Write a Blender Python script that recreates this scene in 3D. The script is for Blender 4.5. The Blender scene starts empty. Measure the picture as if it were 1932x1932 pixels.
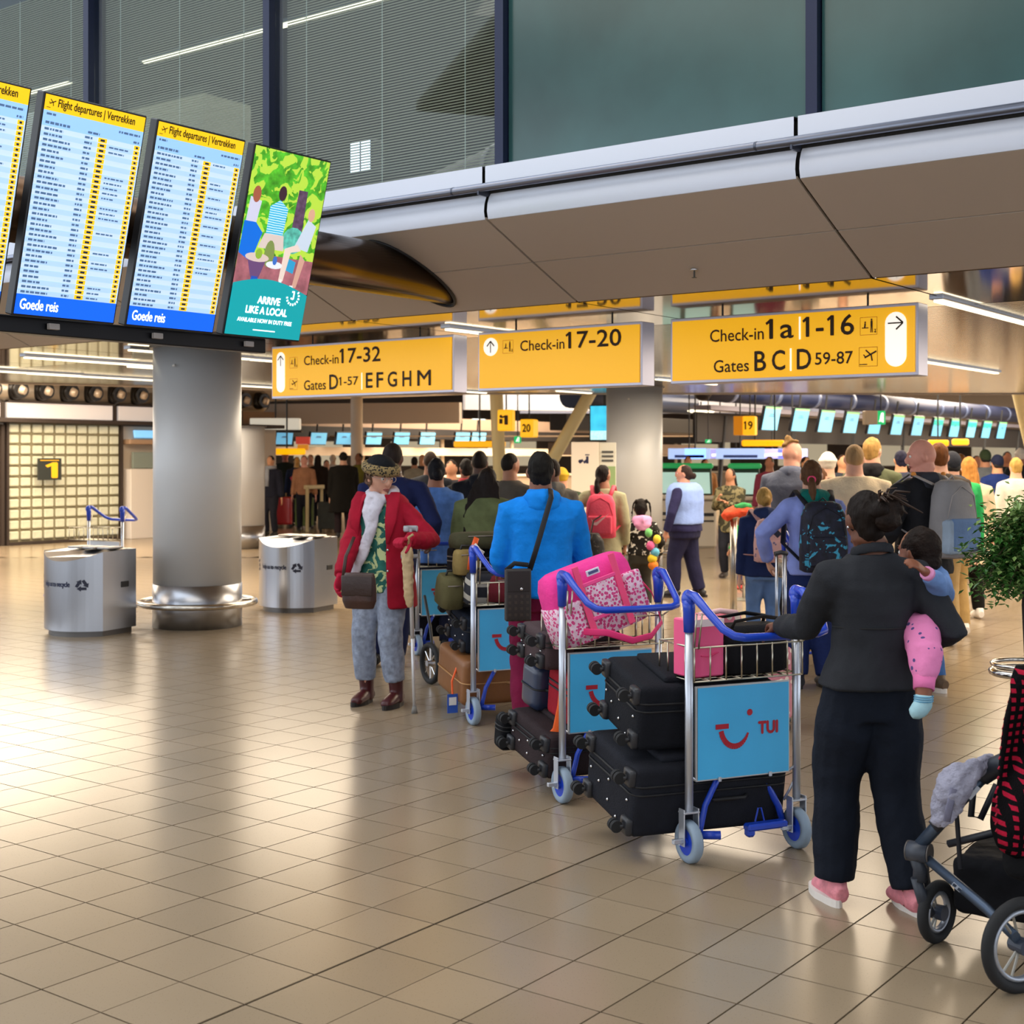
import bpy, bmesh, math, random
from mathutils import Vector, Matrix, noise
random.seed(7)
PI = math.pi
SC = bpy.context.scene
COL = SC.collection
V = Vector

# ---------------------------------------------------------------- camera
CH = 1.667                      # eye height
FPX = 2590.0                    # focal length in pixels of the 1932 px frame
HZ = 864.0                      # horizon row
cam_d = bpy.data.cameras.new('camera'); cam = bpy.data.objects.new('camera', cam_d); COL.objects.link(cam)
cam.location = (0, 0, CH); cam.rotation_euler = (PI/2, 0, 0)
cam_d.sensor_width = 36; cam_d.lens = 36*FPX/1932; cam_d.shift_y = -(966-HZ)/1932
cam_d.clip_start = .05; cam_d.clip_end = 300
cam_d.dof.use_dof = True; cam_d.dof.focus_distance = 6.3; cam_d.dof.aperture_fstop = 5.0
SC.camera = cam

# ---------------------------------------------------------------- world and exposure
SC.view_settings.view_transform = 'Standard'; SC.view_settings.look = 'None'
SC.view_settings.gamma = 1; SC.view_settings.use_curve_mapping = False
SC.view_settings.exposure = 0.12
W = bpy.data.worlds.new('world'); SC.world = W; W.use_nodes = True
W.node_tree.nodes['Background'].inputs[0].default_value = (.85, .92, 1.0, 1)
W.node_tree.nodes['Background'].inputs[1].default_value = 1.9
SC.cycles.max_bounces = 6; SC.cycles.diffuse_bounces = 3; SC.cycles.glossy_bounces = 3
SC.cycles.transmission_bounces = 4; SC.cycles.transparent_max_bounces = 12
SC.cycles.caustics_reflective = False; SC.cycles.caustics_refractive = False
SC.cycles.sample_clamp_indirect = 4.0

# building axes: U runs along the facade (right and nearer), N runs away from the camera
U = V((.8018, -.5976, 0)); N = V((.5976, .8018, 0)); K0 = V((2.189, 8.35, 0))
YAWB = math.atan2(U.y, U.x)     # yaw of a thing whose local x follows the facade
HC = 2.76                       # low ceiling height

def B(a, b, z=0.0):
    return K0 + U*a + N*b + V((0, 0, z))
def GP(px, py):                 # ground point seen at pixel
    d = FPX*CH/(py-HZ); return V(((px-966)/FPX*d, d, 0))
def AT(px, d, z=0.0):
    return V(((px-966)/FPX*d, d, z))
def ZH(py, d):
    return CH+(HZ-py)/FPX*d
def A_of(px, b):                # facade coordinate a of the point seen at column px in the plane N = b
    r = (px-966)/FPX; p = K0+N*b
    return (r*p.y-p.x)/(U.x-r*U.y)
def B_of(px, a):
    r = (px-966)/FPX; p = K0+U*a
    return (r*p.y-p.x)/(N.x-r*N.y)

def area(name, loc, rot, sx, sy, power, color, spread=None):
    l = bpy.data.lights.new(name, 'AREA'); l.shape = 'RECTANGLE'; l.size = sx; l.size_y = sy
    l.energy = power; l.color = color
    o = bpy.data.objects.new(name, l); o.location = loc; o.rotation_euler = rot; COL.objects.link(o)
    o['label'] = 'warm area light added below a ceiling'; o['category'] = 'light'
    return o
# area lights: low ceiling strip lamps, then added fill for halls and upstairs room
WARM = (1, .83, .62)
for k, (a, b) in enumerate(((-9, 4.4), (-2.5, 5), (4, 5), (-13.5, 2.6), (-3.7, 9), (2.5, 9.5))):
    area('ceiling_lighting', B(a, b, HC-.10), (0, 0, YAWB), 5, 3.4, 290, WARM)
for k, (x, y) in enumerate(((-6, 34), (6, 33), (17, 34), (2, 46), (16, 48), (30, 50))):
    area('hall_fill_light', (x, y, 5.2), (0, 0, 0), 9, 8, 3000, WARM)
area('room_fill_light', B(-7, 2.5, 5.6), (0, 0, YAWB), 9, 4, 230, (1, .92, .78))  # fill added to lighten the dark room behind the blinds
area('hall_fill_light', (-8, 24.2, 3.35), (0, 0, 0), 5, 3, 420, WARM)  # fill added to brighten the dark left side, not a visible fixture
area('hall_fill_light', (-2, 5.0, 6.5), (0, 0, 0), 8, 5, 170, (1, .90, .76))  # overhead fill added for the near hall, out of view

# ---------------------------------------------------------------- materials
def srgb(h):
    h = h.lstrip('#'); c = [int(h[i:i+2], 16)/255 for i in (0, 2, 4)]
    return tuple(x/12.92 if x <= .04045 else ((x+.055)/1.055)**2.4 for x in c)
_mc = {}
def M(color, rough=.6, metal=0.0, emit=0.0, var=0.0, vs=8.0, bump=0.0, bs=60.0, spec=.5, pat=None, alpha=1.0, stretch=None, coat=0.0):
    """procedural material; var = noise colour variation, bump = fine relief, pat = (kind, colour2, scale, amount)"""
    key = (color, rough, metal, emit, var, vs, bump, bs, spec, pat, alpha, stretch, coat)
    if key in _mc: return _mc[key]
    m = bpy.data.materials.new('mat_'+color.lstrip('#')); m.use_nodes = True
    nt = m.node_tree; bs_ = nt.nodes['Principled BSDF']; L = nt.links
    c = srgb(color)
    bs_.inputs['Base Color'].default_value = (*c, 1); bs_.inputs['Roughness'].default_value = rough
    bs_.inputs['Metallic'].default_value = metal; bs_.inputs['Specular IOR Level'].default_value = spec
    bs_.inputs['Coat Weight'].default_value = coat
    m.diffuse_color = (*c, 1)
    src = None
    def coords():
        tc = nt.nodes.new('ShaderNodeTexCoord'); out = tc.outputs['Object']
        if stretch:
            mp = nt.nodes.new('ShaderNodeMapping'); mp.inputs['Scale'].default_value = stretch
            L.new(out, mp.inputs['Vector']); out = mp.outputs[0]
        return out
    co = coords() if (var or bump or pat) else None
    def mix(fac, c1, c2):
        mx = nt.nodes.new('ShaderNodeMix'); mx.data_type = 'RGBA'
        L.new(fac, mx.inputs[0])
        for s, v in ((6, c1), (7, c2)):
            if isinstance(v, tuple): mx.inputs[s].default_value = (*v, 1)
            else: L.new(v, mx.inputs[s])
        return mx.outputs[2]
    if var:
        n = nt.nodes.new('ShaderNodeTexNoise'); n.inputs['Scale'].default_value = vs; n.inputs['Detail'].default_value = 4
        L.new(co, n.inputs['Vector'])
        r = nt.nodes.new('ShaderNodeMapRange'); r.inputs[1].default_value = .3; r.inputs[2].default_value = .7
        L.new(n.outputs['Fac'], r.inputs[0])
        src = mix(r.outputs[0], tuple(x*(1-var) for x in c), tuple(min(1, x*(1+var)) for x in c))
    if pat:
        kind, c2, sc, amt = pat; c2 = srgb(c2)
        if kind == 'blob':
            n = nt.nodes.new('ShaderNodeTexVoronoi'); n.inputs['Scale'].default_value = sc; L.new(co, n.inputs['Vector'])
            f = nt.nodes.new('ShaderNodeMath'); f.operation = 'LESS_THAN'; f.inputs[1].default_value = amt; L.new(n.outputs['Distance'], f.inputs[0]); f = f.outputs[0]
        elif kind == 'camo':
            n = nt.nodes.new('ShaderNodeTexNoise'); n.inputs['Scale'].default_value = sc; n.inputs['Detail'].default_value = 3; n.inputs['Distortion'].default_value = 1.2; L.new(co, n.inputs['Vector'])
            f = nt.nodes.new('ShaderNodeMath'); f.operation = 'GREATER_THAN'; f.inputs[1].default_value = amt; L.new(n.outputs['Fac'], f.inputs[0]); f = f.outputs[0]
        elif kind == 'stripe':
            n = nt.nodes.new('ShaderNodeTexWave'); n.inputs['Scale'].default_value = sc; n.inputs['Distortion'].default_value = 1.5; n.bands_direction = 'Z'; L.new(co, n.inputs['Vector'])
            f = nt.nodes.new('ShaderNodeMath'); f.operation = 'GREATER_THAN'; f.inputs[1].default_value = amt; L.new(n.outputs['Fac'], f.inputs[0]); f = f.outputs[0]
        elif kind == 'plaid':
            fs = []
            for d in ('X', 'Z'):
                n = nt.nodes.new('ShaderNodeTexWave'); n.inputs['Scale'].default_value = sc; n.bands_direction = d; n.inputs['Distortion'].default_value = .6; L.new(co, n.inputs['Vector'])
                g = nt.nodes.new('ShaderNodeMath'); g.operation = 'GREATER_THAN'; g.inputs[1].default_value = amt; L.new(n.outputs['Fac'], g.inputs[0]); fs.append(g.outputs[0])
            g = nt.nodes.new('ShaderNodeMath'); g.operation = 'MULTIPLY'; L.new(fs[0], g.inputs[0]); L.new(fs[1], g.inputs[1]); f = g.outputs[0]
        src = mix(f, src if src is not None else c, c2)
    if src is not None: L.new(src, bs_.inputs['Base Color'])
    if emit:
        bs_.inputs['Emission Strength'].default_value = emit
        bs_.inputs['Emission Color'].default_value = (*c, 1)
        if src is not None: L.new(src, bs_.inputs['Emission Color'])
    if bump:
        n = nt.nodes.new('ShaderNodeTexNoise'); n.inputs['Scale'].default_value = bs; n.inputs['Detail'].default_value = 3; L.new(co, n.inputs['Vector'])
        b = nt.nodes.new('ShaderNodeBump'); b.inputs['Strength'].default_value = bump; b.inputs['Distance'].default_value = .01
        L.new(n.outputs['Fac'], b.inputs['Height']); L.new(b.outputs[0], bs_.inputs['Normal'])
    if alpha < 1: bs_.inputs['Alpha'].default_value = alpha
    _mc[key] = m
    return m
def cloth(c, var=.12, rough=.85, bump=.35, bs=45, **k): return M(c, rough, var=var, vs=9, bump=bump, bs=bs, spec=.2, **k)

# ---------------------------------------------------------------- object helpers
def link(o, parent=None):
    COL.objects.link(o)
    if parent is not None: o.parent = parent
    return o
def tag(o, label=None, cat=None, group=None, kind=None):
    if label: o['label'] = label
    if cat: o['category'] = cat
    if group: o['group'] = group
    if kind: o['kind'] = kind
    return o
def thing(name, label, cat, loc=(0, 0, 0), rz=0.0, group=None):
    o = bpy.data.objects.new(name, None); o.empty_display_size = .1
    link(o); o.location = loc; o.rotation_euler = (0, 0, rz)
    return tag(o, label, cat, group)
def obj(name, bm, mt, parent=None, smooth=False, loc=None, rot=None, label=None):
    me = bpy.data.meshes.new(name)
    if smooth:
        for f in bm.faces: f.smooth = len(f.verts) <= 4
    bm.to_mesh(me); bm.free()
    for x in (mt if isinstance(mt, (list, tuple)) else [mt]): me.materials.append(x)
    o = bpy.data.objects.new(name, me); link(o, parent)
    if loc is not None: o.location = loc
    if rot is not None: o.rotation_euler = rot
    if label: o['label'] = label
    return o
def nb(): return bmesh.new()
def box(bm, c, s, bev=0.0, rot=None, mi=0, seg=1, mat=None):
    r = bmesh.ops.create_cube(bm, size=1.0); vs = r['verts']
    for v in vs: v.co = V((v.co.x*s[0], v.co.y*s[1], v.co.z*s[2]))
    fs = set(f for v in vs for f in v.link_faces)
    if bev > 0:
        es = list(set(e for v in vs for e in v.link_edges))
        q = bmesh.ops.bevel(bm, geom=es, offset=bev, segments=seg, affect='EDGES', profile=.6)
        vs = list(set(v for f in q['faces'] for v in f.verts) | set(v for v in vs if v.is_valid))
        fs = set(f for v in vs for f in v.link_faces)
    for f in fs: f.material_index = mi
    m = Matrix.Translation(V(c))
    if rot is not None: m = m @ (rot.to_4x4() if not isinstance(rot, tuple) else __import__('mathutils').Euler(rot).to_matrix().to_4x4())
    if mat is not None: m = mat @ m
    bmesh.ops.transform(bm, matrix=m, verts=vs)
    return vs
def quad(bm, pts, mi=0):
    f = bm.faces.new([bm.verts.new(p) for p in pts]); f.material_index = mi; return f
def frames(pts, up=None):
    n = len(pts); out = []; prev = None
    for i in range(n):
        t = (pts[min(i+1, n-1)]-pts[max(i-1, 0)])
        t = t.normalized() if t.length > 1e-9 else V((0, 0, 1))
        if prev is None:
            h = V(up) if up is not None else (V((1, 0, 0)) if abs(t.x) < .8 else V((0, 1, 0)))
            x = (h-t*h.dot(t)).normalized()
        else:
            x = prev-t*prev.dot(t); x = x.normalized() if x.length > 1e-6 else t.orthogonal().normalized()
        prev = x; out.append((x, t.cross(x)))
    return out
def tube(bm, pts, r, n=10, up=None, cap=True, mi=0, a0=0.0, a1=2*PI, closed=False):
    """swept tube; r a number, or a list of numbers or (rx, ry)"""
    pts = [V(p) for p in pts]; fr = frames(pts, up); full = abs(a1-a0-2*PI) < 1e-6
    rings = []
    for i, p in enumerate(pts):
        rr = r[i] if isinstance(r, (list, tuple)) and len(r) == len(pts) else r
        rx, ry = rr if isinstance(rr, (list, tuple)) else (rr, rr)
        x, y = fr[i]; m = n if full else n+1
        rings.append([bm.verts.new(p+x*rx*math.cos(a0+(a1-a0)*k/n)+y*ry*math.sin(a0+(a1-a0)*k/n)) for k in range(m)])
    prs = list(zip(rings[:-1], rings[1:]))
    if closed: prs.append((rings[-1], rings[0]))
    for A, C in prs:
        for k in range(n if full else n):
            k2 = (k+1) % len(A)
            if not full and k2 == 0: continue
            f = bm.faces.new((A[k], A[k2], C[k2], C[k])); f.material_index = mi
    if cap and full and not closed:
        f = bm.faces.new(rings[0][::-1]); f.material_index = mi
        f = bm.faces.new(rings[-1]); f.material_index = mi
    return rings
def loft(bm, rings, n=16, a0=0.0, a1=2*PI, cap=True, mi=0, power=2.0):
    """rings: (centre, rx, ry[, tilt]) in horizontal planes; superellipse sections"""
    full = abs(a1-a0-2*PI) < 1e-6; R = []
    for rg in rings:
        c, rx, ry = rg[:3]; tl = rg[3] if len(rg) > 3 else 0.0
        L = []
        for k in range(n if full else n+1):
            a = a0+(a1-a0)*k/n; ca, sa = math.cos(a), math.sin(a)
            x = math.copysign(abs(ca)**(2/power), ca)*rx; y = math.copysign(abs(sa)**(2/power), sa)*ry
            L.append(bm.verts.new(V(c)+V((x, y, y*tl))))
        R.append(L)
    for A, C in zip(R[:-1], R[1:]):
        for k in range(n):
            k2 = (k+1) % len(A)
            if not full and k2 == 0: continue
            f = bm.faces.new((A[k], A[k2], C[k2], C[k])); f.material_index = mi
    if cap and full:
        bm.faces.new(R[0][::-1]).material_index = mi; bm.faces.new(R[-1]).material_index = mi
    return R
def ball(bm, c, r, n=12, m=8, mi=0, mat=None):
    rx, ry, rz = r if isinstance(r, (list, tuple)) else (r, r, r)
    q = bmesh.ops.create_uvsphere(bm, u_segments=n, v_segments=m, radius=1.0)['verts']
    M4 = Matrix.Translation(V(c)) @ Matrix.Diagonal((rx, ry, rz, 1))
    if mat is not None: M4 = mat @ M4
    bmesh.ops.transform(bm, matrix=M4, verts=q)
    for v in q:
        for f in v.link_faces: f.material_index = mi
    return q
def cyl(bm, p0, p1, r, n=16, mi=0, r2=None): return tube(bm, [p0, p1], [r, r2 if r2 is not None else r], n=n, mi=mi)
def poly(bm, pts, t=0.0, axis='y', mi=0):
    """flat polygon of (x, z) points in the local xz plane, extruded t along -y"""
    f = bm.faces.new([bm.verts.new((x, 0, z)) for x, z in pts]); f.material_index = mi
    if t:
        r = bmesh.ops.extrude_face_region(bm, geom=[f]); vs = [v for v in r['geom'] if isinstance(v, bmesh.types.BMVert)]
        bmesh.ops.translate(bm, verts=vs, vec=(0, -t, 0))
    return f
def seg2(bm, p, q, w, t=.002, y=0.0, mi=0):      # flat stroke in the xz plane
    p = V((p[0], p[1])); q = V((q[0], q[1])); d = (q-p); d = d.normalized() if d.length else V((1, 0)); s = V((-d.y, d.x))*w/2
    pts = [p-s, q-s, q+s, p+s]
    vs = [bm.verts.new((a.x, y, a.y)) for a in pts]; f = bm.faces.new(vs); f.material_index = mi
def disc2(bm, c, r, n=20, y=0.0, mi=0, rz=None):
    vs = [bm.verts.new((c[0]+r*math.cos(2*PI*k/n), y, c[1]+(rz or r)*math.sin(2*PI*k/n))) for k in range(n)]
    bm.faces.new(vs).material_index = mi
_tc = {}
def text_data(s):
    if s in _tc: return _tc[s]
    cu = bpy.data.curves.new('t', 'FONT'); cu.body = s; cu.resolution_u = 3
    o = bpy.data.objects.new('t', cu); COL.objects.link(o)
    dg = bpy.context.evaluated_depsgraph_get(); me = bpy.data.meshes.new_from_object(o.evaluated_get(dg))
    vs = [v.co.copy() for v in me.vertices]; fs = [tuple(p.vertices) for p in me.polygons]
    bpy.data.objects.remove(o); bpy.data.curves.remove(cu); bpy.data.meshes.remove(me)
    x0 = min(v.x for v in vs); x1 = max(v.x for v in vs); y0 = min(v.y for v in vs); y1 = max(v.y for v in vs)
    _tc[s] = (vs, fs, x0, x1, y0, y1); return _tc[s]
def text(bm, s, x, z, w=None, h=None, y=0.0, mi=0, bold=0.0, fix=None):
    """lettering in the xz plane, left/bottom of its ink box at (x, z), ink box w by h"""
    vs, fs, x0, x1, y0, y1 = text_data(s)
    sy = h/(y1-y0) if h else w/(x1-x0); sx = w/(x1-x0) if w else sy
    reps = ((0, 0),) if not bold else ((-bold, 0), (bold, 0), (0, bold), (0, -bold))
    for i, (dx, dz) in enumerate(reps):
        B_ = [bm.verts.new((x+dx+(v.x-x0)*sx, y-i*.00015, z+dz+(v.y-y0)*sy)) for v in vs]
        for f in fs:
            try: bm.faces.new([B_[k] for k in f]).material_index = mi
            except ValueError: pass
    if '1' in s:                # the built-in figure one is a bare bar: give it its flag
        b0, b1 = text_data('1')[2:4]; bw = (b1-b0)*sx; H_ = (y1-y0)*sy
        for i, ch in enumerate(s):
            if ch != '1': continue
            xr = x+(text_data(s[:i+1])[3]-x0)*sx; xl = xr-bw; zt = z+H_; e = bold
            q = [(xl+bw*.2, zt+e), (xl-bw*1.15-e, zt-H_*.17), (xl-bw*.75-e, zt-H_*.27-e), (xl+bw*.5, zt-H_*.13)]
            bm.faces.new([bm.verts.new((a, y-.0004, c)) for a, c in q[::-1]]).material_index = mi
def texts(t, mt, items, name='lettering', y=0.0):
    for s, x, z, w, h, b in items:
        bm = nb(); text(bm, s, x, z, w, h, y, bold=b); obj(name, bm, mt, t)
def copy_tree(o, parent=None):
    c = o.copy(); COL.objects.link(c); c.parent = parent
    for ch in list(o.children): copy_tree(ch, c)
    return c

# shared materials
STEEL = M('#b9bcc4', .28, 1, bump=.03, bs=8, stretch=(1, 1, .04)); ALU = M('#d0d6e2', .34, .75); CHROME = M('#d8d8da', .12, 1)
BLACKP = M('#17181c', .45); RUBBER = M('#1b1c1f', .75); WHITEP = M('#e8e8e6', .5)
BLUEP = M('#1746c8', .35, coat=.3)
# ================================================================ FLOOR
GROUT = M('#5a4a38', .8)
def tilemat():
    m = bpy.data.materials.new('mat_floor_tile'); m.use_nodes = True; nt = m.node_tree; L = nt.links; b = nt.nodes['Principled BSDF']
    tc = nt.nodes.new('ShaderNodeTexCoord'); g = nt.nodes.new('ShaderNodeNewGeometry')
    n1 = nt.nodes.new('ShaderNodeTexNoise'); n1.inputs['Scale'].default_value = 1.1; n1.inputs['Detail'].default_value = 2
    n2 = nt.nodes.new('ShaderNodeTexVoronoi'); n2.inputs['Scale'].default_value = 95
    L.new(g.outputs['Position'], n1.inputs['Vector']); L.new(g.outputs['Position'], n2.inputs['Vector'])
    mx = nt.nodes.new('ShaderNodeMix'); mx.data_type = 'RGBA'
    mx.inputs[6].default_value = (*srgb('#93826a'), 1); mx.inputs[7].default_value = (*srgb('#a69279'), 1)
    L.new(n1.outputs['Fac'], mx.inputs[0])
    lt = nt.nodes.new('ShaderNodeMath'); lt.operation = 'LESS_THAN'; lt.inputs[1].default_value = .16; L.new(n2.outputs['Distance'], lt.inputs[0])
    m2 = nt.nodes.new('ShaderNodeMath'); m2.operation = 'MULTIPLY'; m2.inputs[1].default_value = .30; L.new(lt.outputs[0], m2.inputs[0])
    mz = nt.nodes.new('ShaderNodeMix'); mz.data_type = 'RGBA'; mz.inputs[7].default_value = (*srgb('#54493a'), 1)
    L.new(mx.outputs[2], mz.inputs[6]); L.new(m2.outputs[0], mz.inputs[0])
    oi = nt.nodes.new('ShaderNodeObjectInfo'); mr = nt.nodes.new('ShaderNodeMapRange'); mr.inputs[3].default_value = .93; mr.inputs[4].default_value = 1.06
    L.new(oi.outputs['Random'], mr.inputs[0]); hs = nt.nodes.new('ShaderNodeHueSaturation'); L.new(mr.outputs[0], hs.inputs['Value']); L.new(mz.outputs[2], hs.inputs['Color'])
    L.new(hs.outputs[0], b.inputs['Base Color'])
    b.inputs['Roughness'].default_value = .22; b.inputs['Specular IOR Level'].default_value = .5
    return m
TILE = tilemat()
bm = nb(); quad(bm, [(-40, -6, 0), (55, -6, 0), (55, 95, 0), (-40, 95, 0)])
for f in bm.faces: f.normal_update()
floor = obj('floor', bm, GROUT, loc=(0, 0, -.004)); tag(floor, kind='structure')
TU, TV_ = U*.3, N*.3; T0 = V((-.8141, 4.1826, 0))
tm = bpy.data.meshes.new('tile')
bm = nb(); box(bm, (0, 0, 0), (.2935, .2935, .004)); bm.to_mesh(tm); bm.free(); tm.materials.append(TILE)
cells = []
for i in range(-75, 60):
    for j in range(-75, 80):
        c = T0+TU*(i+.5)+TV_*(j+.5)
        if c.y < 3.0 or c.y > 23: continue
        px = 966+FPX*c.x/c.y
        m = 140 if c.y < 6 else 30
        if -m-500/c.y < px < 1932+m+500/c.y: cells.append((c.y, i, j, c))
cells.sort(key=lambda t: t[0])
for k, (d, i, j, c) in enumerate(cells[:300]):
    o = bpy.data.objects.new('tile', tm); link(o, floor)
    o.location = c+V((0, 0, .004))-V((0, 0, 0)); o.rotation_euler = (0, 0, YAWB)
    if i == -1: o.location -= U*.0025
    if i == 0: o.location += U*.0025
bm = nb()
R3 = Matrix.Rotation(YAWB, 4, 'Z')
for d, i, j, c in cells[300:]:
    s = .14675; z = .002+.004
    vs = [bm.verts.new(c+V((0, 0, z))+(U*x+N*y)) for x, y in ((-s, -s), (s, -s), (s, s), (-s, s))]
    lo = [bm.verts.new(v.co-V((0, 0, .005))) for v in vs]
    bm.faces.new(vs)
    for q in range(4): bm.faces.new((lo[q], lo[(q+1) % 4], vs[(q+1) % 4], vs[q]))
far = obj('tiles', bm, TILE, floor); tag(far, kind='stuff')
# beyond the tiles that can be told apart the floor is one polished surface
bm = nb()
P4 = [V((-30, 22.9, .006)), V((40, 22.9, .006)), V((60, 95, .006)), V((-40, 95, .006))]
quad(bm, P4); obj('far_floor', bm, TILE, floor)
# nearest strip below the frame
bm = nb(); quad(bm, [(-6, -5, .004), (6, -5, .004), (6, 2.95, .004), (-6, 2.95, .004)]); obj('near_floor', bm, TILE, floor)

# ================================================================ FACADE OF THE MEZZANINE
TAUPE = M('#cfc0b0', .5); TAUPE2 = M('#8d8176', .5, .2); WPAN = M('#d5dbea', .38, .12); NAVY = M('#141b33', .45, .3); DARKJ = M('#1a1714', .7)
MOD = 2.157; SB = -1.042; ZT = 3.197      # joint spacing, soffit depth, height of the fascia's lower edge
A0, A1n = -9, 2                            # module range (module k spans k*MOD .. (k+1)*MOD)
soff = thing('wall_front', None, None); tag(soff, kind='structure')
# hidden carcass behind the cladding, so joints read dark
bm = nb()
def strip(bm, prof, a0, a1, mi=0):
    lo = [bm.verts.new(B(a0, b, z)) for b, z in prof]; hi = [bm.verts.new(B(a1, b, z)) for b, z in prof]
    for k in range(len(prof)-1): bm.faces.new((lo[k], hi[k], hi[k+1], lo[k+1])).material_index = mi
strip(bm, [(.02, HC+.03), (SB+.03, ZT+.03), (SB+.03, 3.52), (SB+.6, 3.52)], A0*MOD, A1n*MOD)
obj('backing', bm, DARKJ, soff)
def slab(bm, a0, a1, p0, p1, th=.02):
    b0, z0 = p0; b1, z1 = p1; nb_ = V((z0-z1, b1-b0)).normalized()*th
    q = [(a0, b0, z0), (a1, b0, z0), (a1, b1, z1), (a0, b1, z1)]
    bot = [bm.verts.new(B(*t)) for t in q]; top = [bm.verts.new(B(a, b+nb_.x, z+nb_.y)) for a, b, z in q]
    bm.faces.new(bot[::-1]); bm.faces.new(top)
    for k in range(4): bm.faces.new((bot[k], bot[(k+1) % 4], top[(k+1) % 4], top[k]))
g = .010
mid = (SB/2-.01, HC+(ZT-HC)*.5)
for k in range(A0, A1n):
    a0, a1 = k*MOD+g, (k+1)*MOD-g
    for p, q in (((0, HC), mid), (mid, (SB, ZT))):
        d = (V(q)-V(p)).normalized()*g
        bm = nb(); slab(bm, a0, a1, (p[0]+d.x*.6, p[1]+d.y*.6), (q[0]-d.x*.6, q[1]-d.y*.6), -.02)
        bmesh.ops.recalc_face_normals(bm, faces=bm.faces); obj('panel', bm, TAUPE, soff)
# fascia: lower curved strip, rail, upper strip
fas = thing('trim_1', None, None); tag(fas, kind='structure')
low_prof = [(SB, ZT), (SB-.012, ZT+.05), (SB-.006, ZT+.10), (SB+.012, ZT+.145), (SB+.04, ZT+.18)]
up_prof = [(SB-.03, ZT+.215), (SB-.03, ZT+.335), (SB+.11, ZT+.345)]
for k in range(A0, A1n):
    a0, a1 = k*MOD+.012, (k+1)*MOD-.012
    bm = nb(); strip(bm, low_prof, a0, a1); strip(bm, [(SB, ZT), (SB+.04, ZT)], a0, a1)
    obj('lower_panel', bm, WPAN, fas, smooth=True)
    bm = nb(); strip(bm, [(SB+.04, ZT+.19)]+up_prof, a0, a1)
    obj('upper_panel', bm, WPAN, fas)
rail = thing('trim_2', None, None); tag(rail, kind='structure')
bm = nb(); tube(bm, [B(A0*MOD, SB-.075, ZT+.19), B(A1n*MOD, SB-.075, ZT+.19)], .026, n=16)
obj('rail_tube', bm, M('#8b90a0', .3, .9), rail, smooth=True)
for k in range(A0, A1n):
    bm = nb(); box(bm, (0, 0, 0), (.012, .12, .05), mat=Matrix.Translation(B(k*MOD, SB-.03, ZT+.17)) @ R3)
    obj('bracket', bm, M('#4b4f5c', .4, .6), rail)
    bm = nb(); tube(bm, [B(k*MOD-.22, SB-.075, ZT+.19), B(k*MOD-.205, SB-.075, ZT+.19)], .0275, n=16); obj('rail_collar', bm, M('#5a5f6d', .35, .8), rail, smooth=True)

# windows above the fascia
WB = SB+.11; ZW = ZT+.34; ZTOP = 6.2
MULL = M('#1c2440', .4, .4)
FROST = M('#2a5050', .2, 0, var=.28, vs=.9, spec=.7)
def glassmat(name, tint, fac, rough=0.0):
    m = bpy.data.materials.new(name); m.use_nodes = True; nt = m.node_tree; nt.nodes.clear(); L = nt.links
    o = nt.nodes.new('ShaderNodeOutputMaterial'); t = nt.nodes.new('ShaderNodeBsdfTransparent'); t.inputs[0].default_value = (*tint, 1)
    gl = nt.nodes.new('ShaderNodeBsdfGlossy'); gl.inputs['Roughness'].default_value = rough; mx = nt.nodes.new('ShaderNodeMixShader'); mx.inputs[0].default_value = fac
    L.new(t.outputs[0], mx.inputs[1]); L.new(gl.outputs[0], mx.inputs[2]); L.new(mx.outputs[0], o.inputs[0]); return m
CLEAR = glassmat('mat_clear_glass', (.86, .92, .92), .03)
for n_, k in enumerate(range(-8, 2)):
    a0, a1 = k*MOD, (k+1)*MOD
    w = thing('window_%d' % (n_+1), None, None); tag(w, kind='structure')
    bm = nb(); box(bm, (0, 0, 0), (.068, .14, ZTOP-ZW), mat=Matrix.Translation(B(a0+.045, WB+.03, (ZW+ZTOP)/2)) @ R3)
    obj('mullion', bm, MULL, w)
    bm = nb(); box(bm, (0, 0, 0), (MOD-.08, .06, .02), mat=Matrix.Translation(B(a0+MOD/2+.045, WB+.03, ZW+.002)) @ R3); obj('window_frame', bm, MULL, w)
    bm = nb(); box(bm, (0, 0, 0), (MOD-.08, .012, ZTOP-ZW-.02), mat=Matrix.Translation(B(a0+MOD/2+.045, WB+.02, (ZW+ZTOP)/2)) @ R3)
    clear = k < -1
    obj('pane', bm, CLEAR if clear else FROST, w)
    if clear and k >= -5:
        # venetian blind: slats far too fine to pick apart singly
        bm = nb(); z = ZW+.03; tilt = -.42
        while z < 5.72:
            c = B(a0+MOD/2+.045, WB+.11, z); hw = MOD/2-.07; t = .0066
            d = N*t*math.cos(tilt)+V((0, 0, t*math.sin(tilt)))
            quad(bm, [c-U*hw-d, c+U*hw-d, c+U*hw+d, c-U*hw+d]); z += .0195
        s = obj('blind', bm, M('#e2ddcc', .5), w); tag(s, kind='stuff')
        bm = nb()
        for q in (.12, .5, .88):
            tube(bm, [B(a0+.1+q*(MOD-.2), WB+.09, ZW+.02), B(a0+.1+q*(MOD-.2), WB+.09, 5.72)], .0025, n=4)
        obj('blind_cord', bm, M('#c9c9c0', .7), w)

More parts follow.
